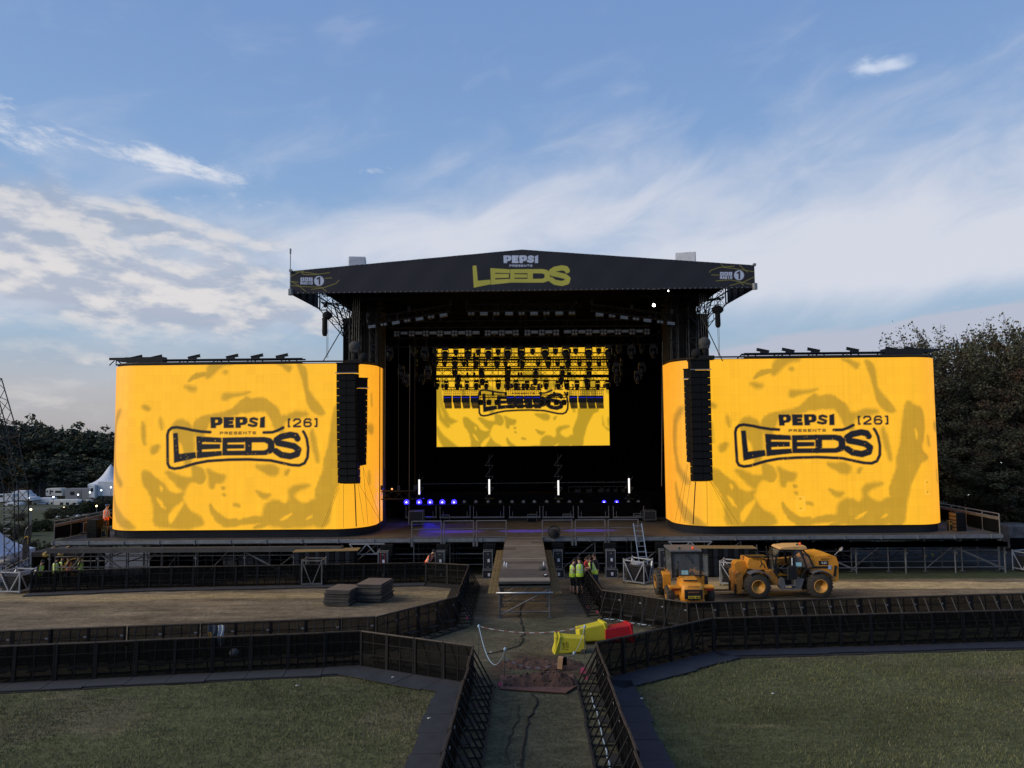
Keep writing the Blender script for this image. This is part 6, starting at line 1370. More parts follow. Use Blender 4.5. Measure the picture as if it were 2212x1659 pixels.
# ---------------------------------------------------------------- trench with spoil heaps, board, stakes and tape
SOIL = mat('red_soil', (.065, .036, .026), .95, 0, .45, 7, 1.0, 14)
def heap(lab, px0, px1, py0, py1, h, seed, lumps):
    a = gp(px0, py1); b = gp(px1, py1); c = gp((px0+px1)/2, py0); L = b.x-a.x; D = c.y-a.y; nx_, ny_ = 90, 30
    u = np.linspace(0, 1, nx_); v = np.linspace(0, 1, ny_); U, V = np.meshgrid(u, v); X = a.x+U*L; Y = a.y+V*D; nz = fbm(X, Y, 2.2, seed, 5); nz2 = fbm(X, Y, 7.0, seed+9, 4)
    wob = np.clip(V+.5*(fbm(X, Y, 1.5, seed+3)-.47), 0, 1); env = np.clip(np.clip(np.sin(np.pi*U), 0, 1)**.35*np.clip(np.sin(np.pi*wob), 0, 1)**.7*(.55+.9*fbm(X, Y, 1.2, seed+6)), 0, 1); H = env*(h*(.35+1.3*nz)+.14*(nz2-.45))*(.6+.8*U if lumps else 1.0)
    Z = -SLOPE*Y-.06+H+.05*env; mb = MB(); o0 = (a.x, a.y, 0); vs = [(X[j, i]-a.x, Y[j, i]-a.y, Z[j, i]) for j in range(ny_) for i in range(nx_)]; fs = [(j*nx_+i, j*nx_+i+1, (j+1)*nx_+i+1, (j+1)*nx_+i) for j in range(ny_-1) for i in range(nx_-1)]; mb.add(vs, fs, 0, True)
    for _ in range(45 if lumps else 12):
        i, j = rng.integers(3, nx_-3), rng.integers(3, ny_-3); r = rng.uniform(.015, .05); mb.ball((X[j, i]-a.x, Y[j, i]-a.y, Z[j, i]+r*.3), r, 5, sc=(1, 1, .7))
    o = mb.build('spoil_heap', SOIL, None, (a.x, a.y, 0)); label(o, lab, 'heap of soil'); return o
heap('long reddish soil heap on the far side of the small trench', 493, 586, 660.5, 671, .16, 4, False); heap('larger lumpy reddish soil heap on the brown board', 497, 578, 676.5, 690, .26, 14, True)
ba, bb_, bc = gp(492, 684), gp(565.5, 694.3), gp(577, 688); a = [gp(500, 690.5), gp(566, 694.6), gp(577, 687.5), gp(573, 676), gp(500, 677)]; mb = MB(); O = a[0]
mb.add([(p.x-O.x, p.y-O.y, gz(p.x, p.y)+.03) for p in a]+[(p.x-O.x, p.y-O.y, gz(p.x, p.y)+.055) for p in a], [(4,3,2,1,0),(5,6,7,8,9)]+[(i, (i+1) % 5, 5+(i+1) % 5, 5+i) for i in range(5)]); o = mb.build('spoil_board', mat('wet_board', (.12, .06, .045), .7, 0, .3, 3), None, (O.x, O.y, 0)); label(o, 'brown board lying under the larger soil heap', 'board')
s3 = lambda a, b: ((1800+a*.463)/4, (2250+b*.463)/4)
STAKE = mat('stake_steel', (.10, .10, .10), .6, .3); ROPE = mat('pale_blue_rope', (.32, .42, .52), .8); ROPEG = mat('grey_rope_thin', (.35, .36, .33), .8); PINK = mat('pink_marker', (.60, .10, .20), .6)
stk = {}
for nm, base_, top_ in (('far left', (243, 822), (237, 562)), ('near left', (468, 1000), (430, 760)), ('near right', (1065, 900), (1060, 790)), ('far right', (1160, 822), (1135, 565))):
    b_ = gp(*s3(*base_)); b_.z = gz(b_.x, b_.y); s_ = 712/b_.y; H = min((s3(*base_)[1]-s3(*top_)[1])/s_, 1.4); t = thing('tape_stake', 'thin metal stake holding the tape, %s corner of the soil heaps' % nm, 'stake', b_); mb = MB(); mb.tube((0, 0, 0), (.03, 0, H), .014, 6); mb.build('rod', STAKE, t); mb = MB(); mb.ball((.03, 0, H), .045, 6, sc=(1, 1, 1.4)); mb.build('rope_knot', ROPE, t); stk[nm] = (b_.x+.03, b_.y, b_.z+H)
def tape(name, lab, cat, pts, r, m1, m2=None, stripe=.09, flat=False):
    P_ = [Vector(p) for p in pts]; O = P_[0].copy(); L = 0; mb = MB(); k = 0; seg = []
    for a, b in zip(P_[:-1], P_[1:]):
        n = max(1, int((b-a).length/stripe))
        for i in range(n): seg.append((a+(b-a)*i/n, a+(b-a)*(i+1)/n))
    for i, (a, b) in enumerate(seg):
        if flat: mb.bar(a-O, b-O, r*.4, r*2.2, m=(i//2) % 2 if m2 else 0)
        else: mb.tube(a-O, b-O, r, 5, (i//2) % 2 if m2 else 0)
    o = mb.build(name, [m1, m2] if m2 else m1, None, O); label(o, lab, cat); return o
def sag(a, b, d, n=14): a = Vector(a); b = Vector(b); return [a+(b-a)*(i/n)-Vector((0, 0, 4*d*(i/n)*(1-i/n))) for i in range(n+1)]
TW, TRD = mat('tape_white', (.55, .52, .50), .6), mat('tape_red', (.32, .12, .11), .6)
tape('barrier_tape', 'red and white tape sagging between the two far stakes', 'barrier tape', sag(stk['far left'], stk['far right'], .2), .011, TW, TRD, .07, True)
nl = Vector(stk['near left']); nr = Vector(stk['near right'])
tape('barrier_tape', 'red and white tape sagging low over the near soil heap', 'barrier tape', sag(nl-Vector((0, 0, .25)), nr, .36), .011, TW, TRD, .06, True)
tape('rope', 'pale blue rope drooping from the far left stake to the near left one', 'rope', sag(stk['far left'], nl-Vector((0, 0, .05)), .75), .013, ROPE)
tape('rope', 'thin pale rope from the far right stake down to the near right one', 'rope', sag(stk['far right'], nr, .12), .010, ROPEG)
p = gp(*s3(955, 935)); p.z = gz(p.x, p.y)+.1; t = thing('timber_block', 'pale timber offcut with a dark end standing in the far soil heap', 'timber', p, R(-15)); mb = MB(); mb.box((0, 0, .14), (.15, .14, .34), rot=(0, R(6), 0)); mb.build('block', mat('pale_timber', (.40, .24, .13), .8, 0, .2, 6), t); mb = MB(); mb.box((.12, .05, .18), (.12, .12, .22)); mb.build('offcut', BLACKM, t)
for nm, (a, b), sz in (('beside the left barriers near the walkway', (140, 505), .11), ('at the foot of the barriers by the workers, left one', (1180, 412), .1), ('at the foot of the barriers by the workers, right one', (1262, 450), .1), ('lying right of the soil heaps', (1125, 990), .17), ('at the left tip of the brown board', (415, 1085), .1), ('inside the right passage barriers', (1167, 1035), .12)):
    p = gp(*s3(a, b)); p.z = gz(p.x, p.y); t = thing('marker_flag', 'small pink marker flag '+nm, 'marker flag', p); mb = MB(); mb.tube((0, 0, 0), (0, 0, sz*1.6), .006, 4); mb.build('wire', STAKE, t); mb = MB(); mb.prism([(0, sz*.5), (sz, sz*.7), (sz*.8, sz*1.7), (sz*.1, sz*1.5)], 0, .01); mb.build('flag', PINK, t)
CBL = mat('black_cable', (.006, .006, .007), .7)
def ground_cable(lab, pts, r=.016, m=CBL, name='ground_cable', jit=.035):
    Q = []; P_ = [gp(*s3(*p)) for p in pts]
    for a, b in zip(P_[:-1], P_[1:]):
        n = max(2, int((b-a).length/.25))
        for i in range(n): q_ = a+(b-a)*(i/n); Q.append((q_.x+rng.normal(0, jit), q_.y, gz(q_.x, q_.y)+.02))
    tape(name, lab, 'cable', Q, r, m, stripe=5)
ground_cable('black cable winding from under the walkway past the far tape', [(640, 350), (605, 400), (608, 470), (632, 560), (632, 690), (560, 740), (440, 770), (250, 808)]); ground_cable('black cable running down the middle of the near passage', [(690, 1140), (750, 1200), (735, 1280), (700, 1350), (655, 1480), (625, 1640), (600, 1900)], .02)
ground_cable('thin black cable left of the middle one in the near passage', [(590, 1230), (590, 1340), (530, 1480), (500, 1640), (490, 1800)], .009); ground_cable('black cable end from the left passage barriers to the brown board', [(345, 1055), (380, 1080), (430, 1090)], .016)
ground_cable('pale blue hose lying under the slanted barriers by the tractor', [(1285, 490), (1350, 492), (1450, 500), (1560, 525), (1700, 545), (1850, 562)], .02, ROPE, 'hose', .01); ground_cable('pale blue hose lying inside the right passage barriers', [(1217, 1140), (1245, 1240), (1290, 1370), (1315, 1480), (1350, 1640), (1400, 1850)], .018, ROPE, 'hose', .01)
# litter
PAPER = mat('litter_paper', (.6, .62, .6), .7)
LIT = [(232, 2150+0, 0)]
r2 = lambda a, b: ((1024+a*.463)/4, (2150+b*.463)/4); r4 = lambda a, b: ((2500+a*.463)/4, (2100+b*.463)/4)
for f, a, b, lab in ((r2, 1180, 1225, 'white crumpled litter on the grey mat at the left lawn corner'), (r2, 350, 1297, 'white speck of litter in the middle of the left lawn'), (r2, 1490, 1583, 'white speck of litter low on the left lawn'), (r4, 140, 1518, 'white crumpled litter at the left edge of the right lawn'), (r4, 1275, 1475, 'tiny white litter in the middle of the right lawn'), (s3, 512, 383, 'white litter under the end of the walkway'), (s3, 715, 335, 'pale litter on the earth under the walkway'), (s3, 350, 790, 'flat pale stone on the grass near the left stakes')):
    p = gp(*f(a, b)); mb = MB(); mb.ball((0, 0, .03), .026, 6, sc=(1.3, 1, .5)); mb.ball((.035, .02, .03), .018, 5, sc=(1.2, 1, .6)); o = mb.build('litter', PAPER, None, (p.x, p.y, gz(p.x, p.y)+.03)); label(o, lab, 'litter')
for (px, py), lab in (((506+11.5-.5, 0), ''),): pass
v5 = lambda a, b: ((1880+a*.2411)/4, (2040+b*.2411)/4)
def on_walk(a, b): q_ = v5(a, b); d = ray(*q_); t_ = -CAMH/d.z; return Vector((d.x*t_, d.y*t_, .005))
for a, b, nm in ((572, 945, 'left bottle of the pair on the walkway'), (608, 958, 'right bottle of the pair on the walkway'), (1225, 945, 'bottle beside the net bag on the walkway')):
    p = on_walk(a, b); t = thing('water_bottle', 'clear water '+nm, 'bottle', p); mb = MB(); mb.lathe([(.035, 0), (.036, .14), (.03, .18), (.013, .21)], n=10); mb.build('body', mat('bottle_plastic', (.55, .58, .65), .2), t); mb = MB(); mb.lathe([(.015, .21), (.015, .235)], n=8); mb.build('cap', WHITE, t)
for a, b, nm, m, r in ((1200, 1000, 'grey net bag on the right of the walkway', CAN, .13), (1258, 1110, 'small dark coil with white tape near the walkway end', CBL, .09), (1285, 385, 'black coil of cable at the right corner where the walkway meets the stage', CBL, .3)):
    p = on_walk(a, b) if r < .3 else Vector((at(554, 529, 40.9).x, 40.8, .0)); t = thing('cable_coil' if m is CBL else 'net_bag', nm, 'cable' if m is CBL else 'bag', p)
    if m is CBL:
        mb = MB()
        for k in range(3): mb.path([(r*(1+.1*k)*math.cos(i*.6), r*.4*math.sin(i*.6), (.03+.02*k) if r < .2 else .3+r*(.9+.15*k)*math.sin(i*.6)) for i in range(11)], .016, 5)
        mb.build('coil', m, t)
        if r < .2: mb = MB(); mb.ball((0, 0, .08), .05, 6, sc=(1.4, 1, .5)); mb.build('tape', WHITE, t)
        else: mb = MB(); mb.ball((0, 0, .2), .3, 8, sc=(1, .6, .9)); mb.build('bundle', CANB, t)
    else: mb = MB(); mb.ball((0, 0, .08), r, 8, sc=(1.4, .8, .7)); mb.build('bag', m, t)
# jacket over the rail and pale ball
p = gq(468, 1353, BH); z0 = gz(p.x, p.y); t = thing('jacket', 'dark and white jacket with a tan lining hanging over the second left barriers', 'jacket', (p.x, p.y, z0)); 
def cloth(w0, w1, z_a, z_b, x0, m, name, y=-.06):
    mb = MB(); n = 8
    for i in range(n):
        for j in range(5):
            pass
    vs = []; 
    for j in range(7):
        k = j/6
        for i in range(n+1): u = i/n; vs.append((x0+(u-.5)*(w0+(w1-w0)*k)+.02*math.sin(j*1.3), y-.05*math.sin(u*9+j*.5)*(.3+k), z_a+(z_b-z_a)*k))
    fs = [(j*(n+1)+i, j*(n+1)+i+1, (j+1)*(n+1)+i+1, (j+1)*(n+1)+i) for j in range(6) for i in range(n)]; mb.add(vs, fs, 0, True); return mb.build(name, m, t)
cloth(.3, .26, BH+.06, .35, -.12, mat('jacket_navy', (.03, .04, .06), .9), 'body'); cloth(.12, .10, BH-.15, .4, -.17, mat('jacket_tan', (.22, .13, .03), .9), 'lining', -.12); cloth(.2, .15, BH+.07, .5, .18, mat('jacket_white', (.35, .38, .42), .9), 'sleeve', -.1)
p = gp(*[(0+1990*.463)/4, (1900+1600*.463)/4]); t = thing('white_ball', 'white ball lying behind the nearest left barriers', 'ball', (p.x, p.y+.3, gz(p.x, p.y+.3)+.16)); mb = MB(); mb.ball((0, 0, 0), .16, 14, sc=(1, 1, .8)); mb.build('shell', mat('ball_white', (.5, .53, .58), .5, 0, .1), t)
# yellow ground markers
for f, a, b, nm in ((r2, 57, 425, 'leftmost yellow marker cube below the far left barriers'), (r2, 1440, 376, 'left yellow marker of the pair below the far barriers'), (r2, 1466, 395, 'right yellow marker of the pair below the far barriers'), (lambda a, b: ((3072+a*.463)/4, (1950+b*.463)/4), 1362, 598, 'left yellow marker on the verge below the right wing'), (lambda a, b: ((3072+a*.463)/4, (1950+b*.463)/4), 1423, 595, 'right yellow marker on the verge below the right wing')):
    p = gp(*f(a, b)); mb = MB(); mb.box((0, 0, .09), (.15, .1, .15), rot=(0, R(25), 0)); o = mb.build('yellow_marker', mat('marker_yellow', (.6, .42, .05), .6), None, (p.x, p.y, gz(p.x, p.y))); label(o, nm, 'marker')
# pallet wrapped in film at the right edge
p = at(1015, 548, 50.5); g = gz(p.x, 50.5); t = thing('wrapped_pallet', 'film wrapped dark load on a pallet at the right edge behind the stage wing', 'pallet', (p.x, 50.5, g)); mb = MB(); mb.bbox((0, 0, 1.0), (1.6, 1.3, 1.7), .15); mb.build('load', mat('film_wrap', (.10, .10, .105), .35, 0, .5, 2, .8, 5), t); mb = MB()
for i in range(5): mb.box((-.6+.3*i, 0, .1), (.14, 1.3, .12))
mb.build('pallet', PLYD, t); mb = MB(); mb.box((0, -.66, .55), (1.5, .03, .8)); mb.build('lower_wrap', BLACKM, t)
# ---------------------------------------------------------------- people
SKIN = mat('skin', (.42, .25, .18), .6, 0, .08); HAIR = mat('dark_hair', (.02, .014, .01), .8); HIVY = mat('hivis_yellow', (.52, .72, .05), .7, 0, .08, emit=(.5, .75, .05), estr=.03); HIVO = mat('hivis_orange', (.85, .13, .03), .7, 0, .08); REFB = mat('reflective_band', (.42, .48, .45), .35)
DARKC = mat('dark_clothes', (.012, .013, .017), .9, 0, .2); BROWN = mat('brown_trousers', (.09, .045, .025), .9, 0, .25); BOOT = mat('boots', (.02, .016, .014), .7); HELM = mat('blue_helmet', (.02, .05, .16), .3); REDJ = mat('red_jacket', (.45, .05, .04), .8); GREYT = mat('grey_trousers', (.16, .15, .14), .9); NAVYJ = mat('navy_jeans', (.03, .04, .07), .9)
def person(lab, loc, rz, lean=0.0, sc=1.0, armL=None, armR=None, vest=HIVY, shirt=DARKC, trousers=DARKC, shorts=False, hat=None, head_down=0.2, step=.0, crouch=0.0):
    """faces local -y. arms: (elbow, wrist) offsets from the shoulder"""
    J = {}; E_ = []; 
    def L_(p, piv=.95):
        x, y, z = p; y0, z0 = y, z-piv; c, s = math.cos(lean), math.sin(lean)
        return Vector((x, y0*c-z0*s, piv+y0*s+z0*c)) if z > piv else Vector(p)
    pts = []; rad = []; mt = []
    def nd(p, r, m, up=True): pts.append(L_(p) if up else Vector(p)); rad.append(r); mt.append(m); return len(pts)-1
    def ed(*ii):
        for a, b in zip(ii[:-1], ii[1:]): E_.append((a, b))
    pel = nd((0, .01, .93), (.155, .115), 'T', False); w = nd((0, 0, 1.08), (.145, .105), 'S'); ch = nd((0, .01, 1.30), (.17, .115), 'S'); nb = nd((0, .01, 1.44), (.10, .09), 'S'); ne = nd((0, 0, 1.52), (.055, .055), 'K')
    hy = -.04-head_down*.08; hc = nd((0, hy*.6, 1.60), (.072, .085), 'K'); hm = nd((0, hy, 1.68), (.078, .096), 'K'); ht = nd((0, hy*.9, 1.755), (.055, .07), 'K'); ed(pel, w, ch, nb, ne, hc, hm, ht)
    AM = []
    for s_, arm in ((-1, armL), (1, armR)):
        arm = arm or ((s_*.05, .03, -.28), (s_*.04, -.06, -.52)); sh = nd((s_*.17, .01, 1.41), (.065, .065), 'S'); base_ = Vector((s_*.19, .01, 1.41))
        el = nd(base_+Vector(arm[0]), (.045, .045), 'S' if not shorts else 'K'); wr = nd(base_+Vector(arm[1]), (.030, .030), 'K'); dv = (Vector(arm[1])-Vector(arm[0])).normalized(); ha = nd(base_+Vector(arm[1])+dv*.06, (.036, .022), 'K'); ed(nb, sh, el, wr, ha); AM.append((wr, ha))
        st_ = s_*step; hp = nd((s_*.09, 0, .87), (.095, .10), 'T', False); kn = nd((s_*.11, -.04+st_*.5-crouch*.25, .50), (.065, .07), 'T', False); kz = 'K' if shorts else 'T'; cf = nd((s_*.115, .02+st_*.8, .32), (.058, .06), kz, False); an = nd((s_*.12, .03+st_, .09), (.04, .045), kz, False); he = nd((s_*.12, .0+st_, .055), (.045, .05), 'B', False); toe = nd((s_*.125, -.15+st_, .035), (.042, .032), 'B', False); ed(pel, hp, kn, cf, an, he, toe)
    me = bpy.data.meshes.new('b'); me.from_pydata(pts, E_, []); ob = bpy.data.objects.new('b', me); COL.objects.link(ob); md = ob.modifiers.new('s', 'SKIN'); md.use_smooth_shade = True; sk = me.skin_vertices[0].data
    for i, r_ in enumerate(rad): sk[i].radius = r_; sk[i].use_root = (i == 0)
    m2 = ob.modifiers.new('u', 'SUBSURF'); m2.levels = 1; m2.render_levels = 1; dg = bpy.context.evaluated_depsgraph_get(); dg.update(); bm_ = bpy.data.meshes.new_from_object(ob.evaluated_get(dg)); bpy.data.objects.remove(ob); bpy.data.meshes.remove(me)
    MM = {'K': SKIN, 'S': shirt, 'T': trousers, 'B': BOOT}; keys = ['K', 'S', 'T', 'B']; bm_.materials.clear()
    mb = MB(); V = [v.co.copy() for v in bm_.vertices]; mb.v = [tuple(v) for v in V]
    for p in bm_.polygons:
        c = p.center; best = 1e9; bk = 'S'
        for a, b in E_:
            A, B = pts[a], pts[b]; d = B-A; t = max(0, min(1, (c-A).dot(d)/max(d.length_squared, 1e-9))); q_ = (c-A-d*t).length-.5*(rad[a][0]*(1-t)+rad[b][0]*t)
            if q_ < best: best = q_; bk = mt[a] if t < .5 else mt[b]
        mb.f.append(tuple(p.vertices)); mb.mi.append(keys.index(bk)); mb.sm.append(True)
    for wr, ha in AM:     # fingers and thumb
        W, H = pts[wr], pts[ha]; d = (H-W).normalized(); side = d.cross(Vector((0, 1, .3))).normalized()
        for k, ln in enumerate((.062, .072, .068, .052)):
            o_ = side*(.012*(k-1.5)*2); a = H+o_+d*.015; b = a+d*ln*.5; c = b+d*ln*.35+Vector((0, -.01, -.012)); mb.tube(a, b, .009, 5, 0); mb.tube(b, c, .008, 5, 0, r2=.006)
        a = W+d*.035+side*-.025; mb.tube(a, a+d*.03-side*.025, .010, 5, 0); mb.tube(a+d*.03-side*.025, a+d*.06-side*.03, .009, 5, 0, r2=.007)
    hd = pts[hm]; mb.ball(hd+Vector((0, -.10, -.01)), .018, 5, 0, sc=(.8, 1.1, 1.3))
    for s_ in (-1, 1): mb.ball(hd+Vector((s_*.082, .01, -.005)), .022, 5, 0, sc=(.5, .8, 1.2)); mb.ball(hd+Vector((s_*.032, -.085, .02)), .010, 4, 3)
    mb.box(hd+Vector((0, -.088, -.048)), (.04, .01, .008), m=3)
    t = thing('person', lab, 'person', loc, rz); t.scale = (sc, sc, sc); mb.build('body', [MM[k] for k in keys], t)
    if hat is not None:
        mb = MB(); mb.ball(hd+Vector((0, .01, .055)), .115, 10, sc=(.92, 1.08, .75)); mb.box(hd+Vector((0, -.12, .05)), (.13, .10, .015)); mb.build('helmet' if hat is HELM else 'cap', hat, t)
    else: mb = MB(); mb.ball(hd+Vector((0, .022, .03)), .10, 10, sc=(.92, 1.02, 1.0)); mb.build('hair', HAIR, t)
    if vest:
        mb = MB(); n = 16; rings = []; 
        prof = [(.88, .185, .15), (.96, .185, .148), (1.0, .182, .146), (1.06, .178, .14), (1.10, .178, .14), (1.16, .18, .14), (1.20, .18, .14), (1.30, .19, .142), (1.38, .195, .135), (1.44, .17, .115), (1.48, .11, .09)]
        for z, a, b in prof: rings.append([L_((a*math.cos(2*math.pi*i/n), .01+b*math.sin(2*math.pi*i/n), z), .90) if z > .9 else Vector((a*math.cos(2*math.pi*i/n), .01+b*math.sin(2*math.pi*i/n), z)) for i in range(n)])
        vs = [v for r in rings for v in r]; mb.add(vs, [])
        for k in range(len(rings)-1):
            mi = 1 if k in (3, 5) else 0
            for i in range(n): mb.f.append((k*n+i, k*n+(i+1) % n, (k+1)*n+(i+1) % n, (k+1)*n+i)); mb.mi.append(1 if (k == 3 or k == 5 or (k > 5 and i in (2, 5, 10, 13))) else 0); mb.sm.append(True)
        mb.build('hi_vis_vest', [vest, REFB], t)
    return t
def stand(px, py, Y=None):
    if Y is None: return G3(px, py)
    p = at(px, py, Y); return p
LK = ((-.06, -.10, -.26), (.04, -.34, -.20)); RK = ((.06, -.10, -.26), (-.04, -.34, -.20))    # holding something in front
p = at(38.8, 580, 42.6); g = lambda p: Vector((p.x, p.y, gz(p.x, p.y)-dip(p.x, p.y)))
person('person in a yellow vest and dark cap leaning right beside the black gazebo', g(at(38.8, 580, 40.6)), R(80), .25, 1.0, LK, RK, HIVY, DARKC, DARKC, hat=DARKC)
person('person in a yellow vest, back to us, left of the pair inside the gazebo', g(at(56.0, 580, 41.6)), R(180), .0, 1.0, None, None, HIVY, DARKC, DARKC)
person('person in a yellow vest behind the other one, right of the pair by the gazebo', g(at(61.0, 580, 42.2)), R(150), .05, 1.0, None, RK, HIVY, SKIN if False else DARKC, GREYT, hat=None)
person('person in an orange vest and dark cap standing between the yellow vests', g(at(68.8, 580, 42.0)), R(-70), .0, 1.0, LK, RK, HIVO, DARKC, DARKC, hat=DARKC)
person('person in a yellow vest and pale trousers, rightmost of the gazebo group', g(at(80.6, 580, 42.0)), R(-75), .08, .98, LK, RK, HIVY, DARKC, GREYT)
w6 = at(101.6, 538, 42.6); person('person in an orange vest and blue helmet standing on the left stage wing', (w6.x, 43.0, 0), R(165), .05, 1.02, ((-.03, .02, -.27), (.02, -.2, -.40)), ((.06, -.22, -.16), (.1, -.45, -.18)), HIVO, mat('pale_shirt', (.3, .28, .25), .9), BROWN, hat=HELM)
p7 = at(427, 574, 39.2); person('person in an orange vest bending forward behind the far barriers', g(p7), R(75), .55, 1.0, ((-.03, -.14, -.24), (0, -.38, -.36)), ((.03, -.14, -.24), (0, -.38, -.36)), HIVO, DARKC, DARKC, hat=DARKC, crouch=.6)
person('person in a yellow vest and dark shorts, leftmost of the group of workers', G3(572.6, 593.8), R(120), .1, .93, LK, RK, HIVY, DARKC, DARKC, shorts=True, head_down=.8)
person('person in a yellow vest, back to us, second in the group of workers', G3(580.0, 594.5), R(185), .12, .98, ((-.12, .02, -.24), (-.02, -.12, -.42)), ((.12, .02, -.24), (.04, -.15, -.40)), HIVY, DARKC, DARKC, shorts=True, head_down=.8)
person('person in a red jacket in the middle of the group behind the barrier', G3(588.2, 589.0), R(20), .15, .97, LK, RK, None, REDJ, DARKC, head_down=1.0)
person('person in a pale yellow vest leaning left over the barrier, rightmost worker', G3(595.2, 591.8), R(-95), .42, 1.0, LK, RK, HIVY, DARKC, NAVYJ, head_down=.8)
person('person in dark clothes standing behind the leaning worker of the group', G3(596.4, 588.5), R(-60), .1, .98, None, None, None, DARKC, NAVYJ)
# ---------------------------------------------------------------- trees and bushes
def leaf_mat(name, c, r=.8): return mat(name, c, r, 0, 0, attr='print', spec=.15)
LEAF = leaf_mat('foliage', (1, 1, 1)); BARK = mat('bark', (.035, .028, .022), .9, 0, .3, 3)
def crown_mesh(name, pts, size, cols, seed, flat=.35):
    rg = np.random.default_rng(seed); n = len(pts); nrm = rg.normal(size=(n, 3)); nrm /= np.linalg.norm(nrm, axis=1)[:, None]; a = rg.normal(size=(n, 3)); u = np.cross(nrm, a); u /= np.linalg.norm(u, axis=1)[:, None]; v = np.cross(nrm, u)
    s_ = size*rg.uniform(.5, 1.3, n)[:, None]; u = u*s_; v = v*s_*rg.uniform(.45, .9, n)[:, None]
    V = np.stack([pts-u-v*.3, pts+u*.2-v, pts+u, pts-u*.2+v], 1).reshape(-1, 3); me = bpy.data.meshes.new(name); me.vertices.add(4*n); me.vertices.foreach_set('co', V.ravel().astype(np.float32)); me.loops.add(4*n); me.loops.foreach_set('vertex_index', np.arange(4*n, dtype=np.int32)); me.polygons.add(n); me.polygons.foreach_set('loop_start', np.arange(0, 4*n, 4, dtype=np.int32)); me.update(calc_edges=True)
    ca = me.color_attributes.new('print', 'FLOAT_COLOR', 'POINT'); cc = np.repeat(cols, 4, 0); ca.data.foreach_set('color', np.concatenate([cc, np.ones((4*n, 1))], 1).ravel().astype(np.float32)); me.materials.append(LEAF); return me
def make_tree(name, H, Rc, nleaf, size, base, seed, trunk_h=.2, wisps=0, alt=None, low=.12):
    rg = np.random.default_rng(seed); t = thing(name, 'x', 'tree'); mb = MB(); tips = []
    mb.tube((0, 0, 0), (0, 0, H*.45), H*.020, 8, r2=H*.013); mb.tube((0, 0, H*.45), (rg.normal(0, .3), rg.normal(0, .3), H*.85), H*.013, 6, r2=H*.004)
    nb_ = 26
    for i in range(nb_):
        z = H*(low+.78*(i/nb_)**.85); a = i*2.4+rg.normal(0, .3); prof = math.sin(math.pi*min(1, max(.08, (z/H-low*.6)/(1.05-low*.6))))**.6; L = Rc*prof*rg.uniform(.7, 1.1); s_ = Vector((0, 0, z*.85)); e = Vector((math.cos(a)*L, math.sin(a)*L, z+L*.25*rg.uniform(0, 1.5))); m_ = (s_+e)/2+Vector((0, 0, .1*L)); mb.tube(s_, m_, H*.006, 5, r2=H*.004); mb.tube(m_, e, H*.004, 4, r2=H*.0015); tips.append((m_, Rc*.22)); tips.append((e, Rc*.26))
        for k in range(3): f = e+Vector(rg.normal(0, Rc*.22, 3)); mb.tube(m_, f, H*.002, 3, r2=H*.0008); tips.append((f, Rc*.2))
    tips.append((Vector((0, 0, H*.9)), Rc*.3))
    P_ = []; C_ = []; per = nleaf//len(tips); base = np.array(base)
    for c, r in tips:
        r = r*rg.uniform(.7, 1.3); d = rg.normal(size=(per, 3)); d /= np.linalg.norm(d, axis=1)[:, None]; q_ = np.array(c)+d*(r*rg.uniform(.25, 1.0, per)**.6)[:, None]*np.array([1, 1, .75]); P_.append(q_); b = base if alt is None or rg.random() > .35 else np.array(alt); C_.append(b*rg.uniform(.72, 1.3)*rg.uniform(.75, 1.25, per)[:, None])
    for k in range(wisps):
        a = rg.uniform(0, 2*math.pi); r = Rc*rg.uniform(0, .75); s_ = Vector((math.cos(a)*r, math.sin(a)*r, H*rg.uniform(.72, .9))); e = s_+Vector((math.cos(a)*rg.uniform(.2, 1.6), math.sin(a)*rg.uniform(.2, 1.6), rg.uniform(1.2, 3.6)))*H/17; mb.tube(s_, e, H*.0016, 3, r2=H*.0006)
        for j in range(4): f = s_+(e-s_)*rg.uniform(.4, .95); g_ = f+Vector(rg.normal(0, .45, 3))*H/17; mb.tube(f, g_, H*.0008, 3)
        m = 46; tt_ = rg.uniform(.3, 1, m)[:, None]; P_.append(np.array(s_)+(np.array(e)-np.array(s_))*tt_+rg.normal(0, .28*H/17, (m, 3))); C_.append(base*rg.uniform(.7, 1.6, m)[:, None])
    P_ = np.concatenate(P_); C_ = np.concatenate(C_); mb.build('trunk', BARK, t); o = bpy.data.objects.new('crown', crown_mesh('crown', P_, size, C_, seed)); COL.objects.link(o); o.parent = t; return t
def place(protos, usedset, k, loc, rz, sc, lab, grp=None):
    if k not in usedset: t = protos[k]; usedset.add(k); t.location = loc; t.rotation_euler = (0, 0, rz); t['label'] = lab
    else: t = dup(protos[k], loc, rz, lab)
    if grp: t['group'] = grp
    elif 'group' in t.keys(): del t['group']
    t.scale = sc; return t
far = [make_tree('broadleaf_tree', 20, 6.5, 4200, .48, c, 100+i, low=.05) for i, c in enumerate(((.052, .060, .036), (.044, .056, .036), (.058, .062, .038), (.048, .056, .042)))]; fu = set()
rg = np.random.default_rng(11)
tops = [(-14, 422), (4, 421), (18, 418), (30, 421), (42, 423.5), (55, 425), (66, 426), (76, 427), (88, 428), (100, 431), (112, 434.5), (124, 437), (136, 438)]
for i, (px, ty) in enumerate(tops):
    Y = 196+(i % 3)*6; p = at(px, ty, Y); g_ = gz(p.x, Y); H = p.z-g_; place(far, fu, i % 4, (p.x, Y, g_), i*1.3, (1.15, 1.15, H/20*1.02), 'dark broadleaf tree in the wood behind the parked caravans', 'trees of the wood on the left')
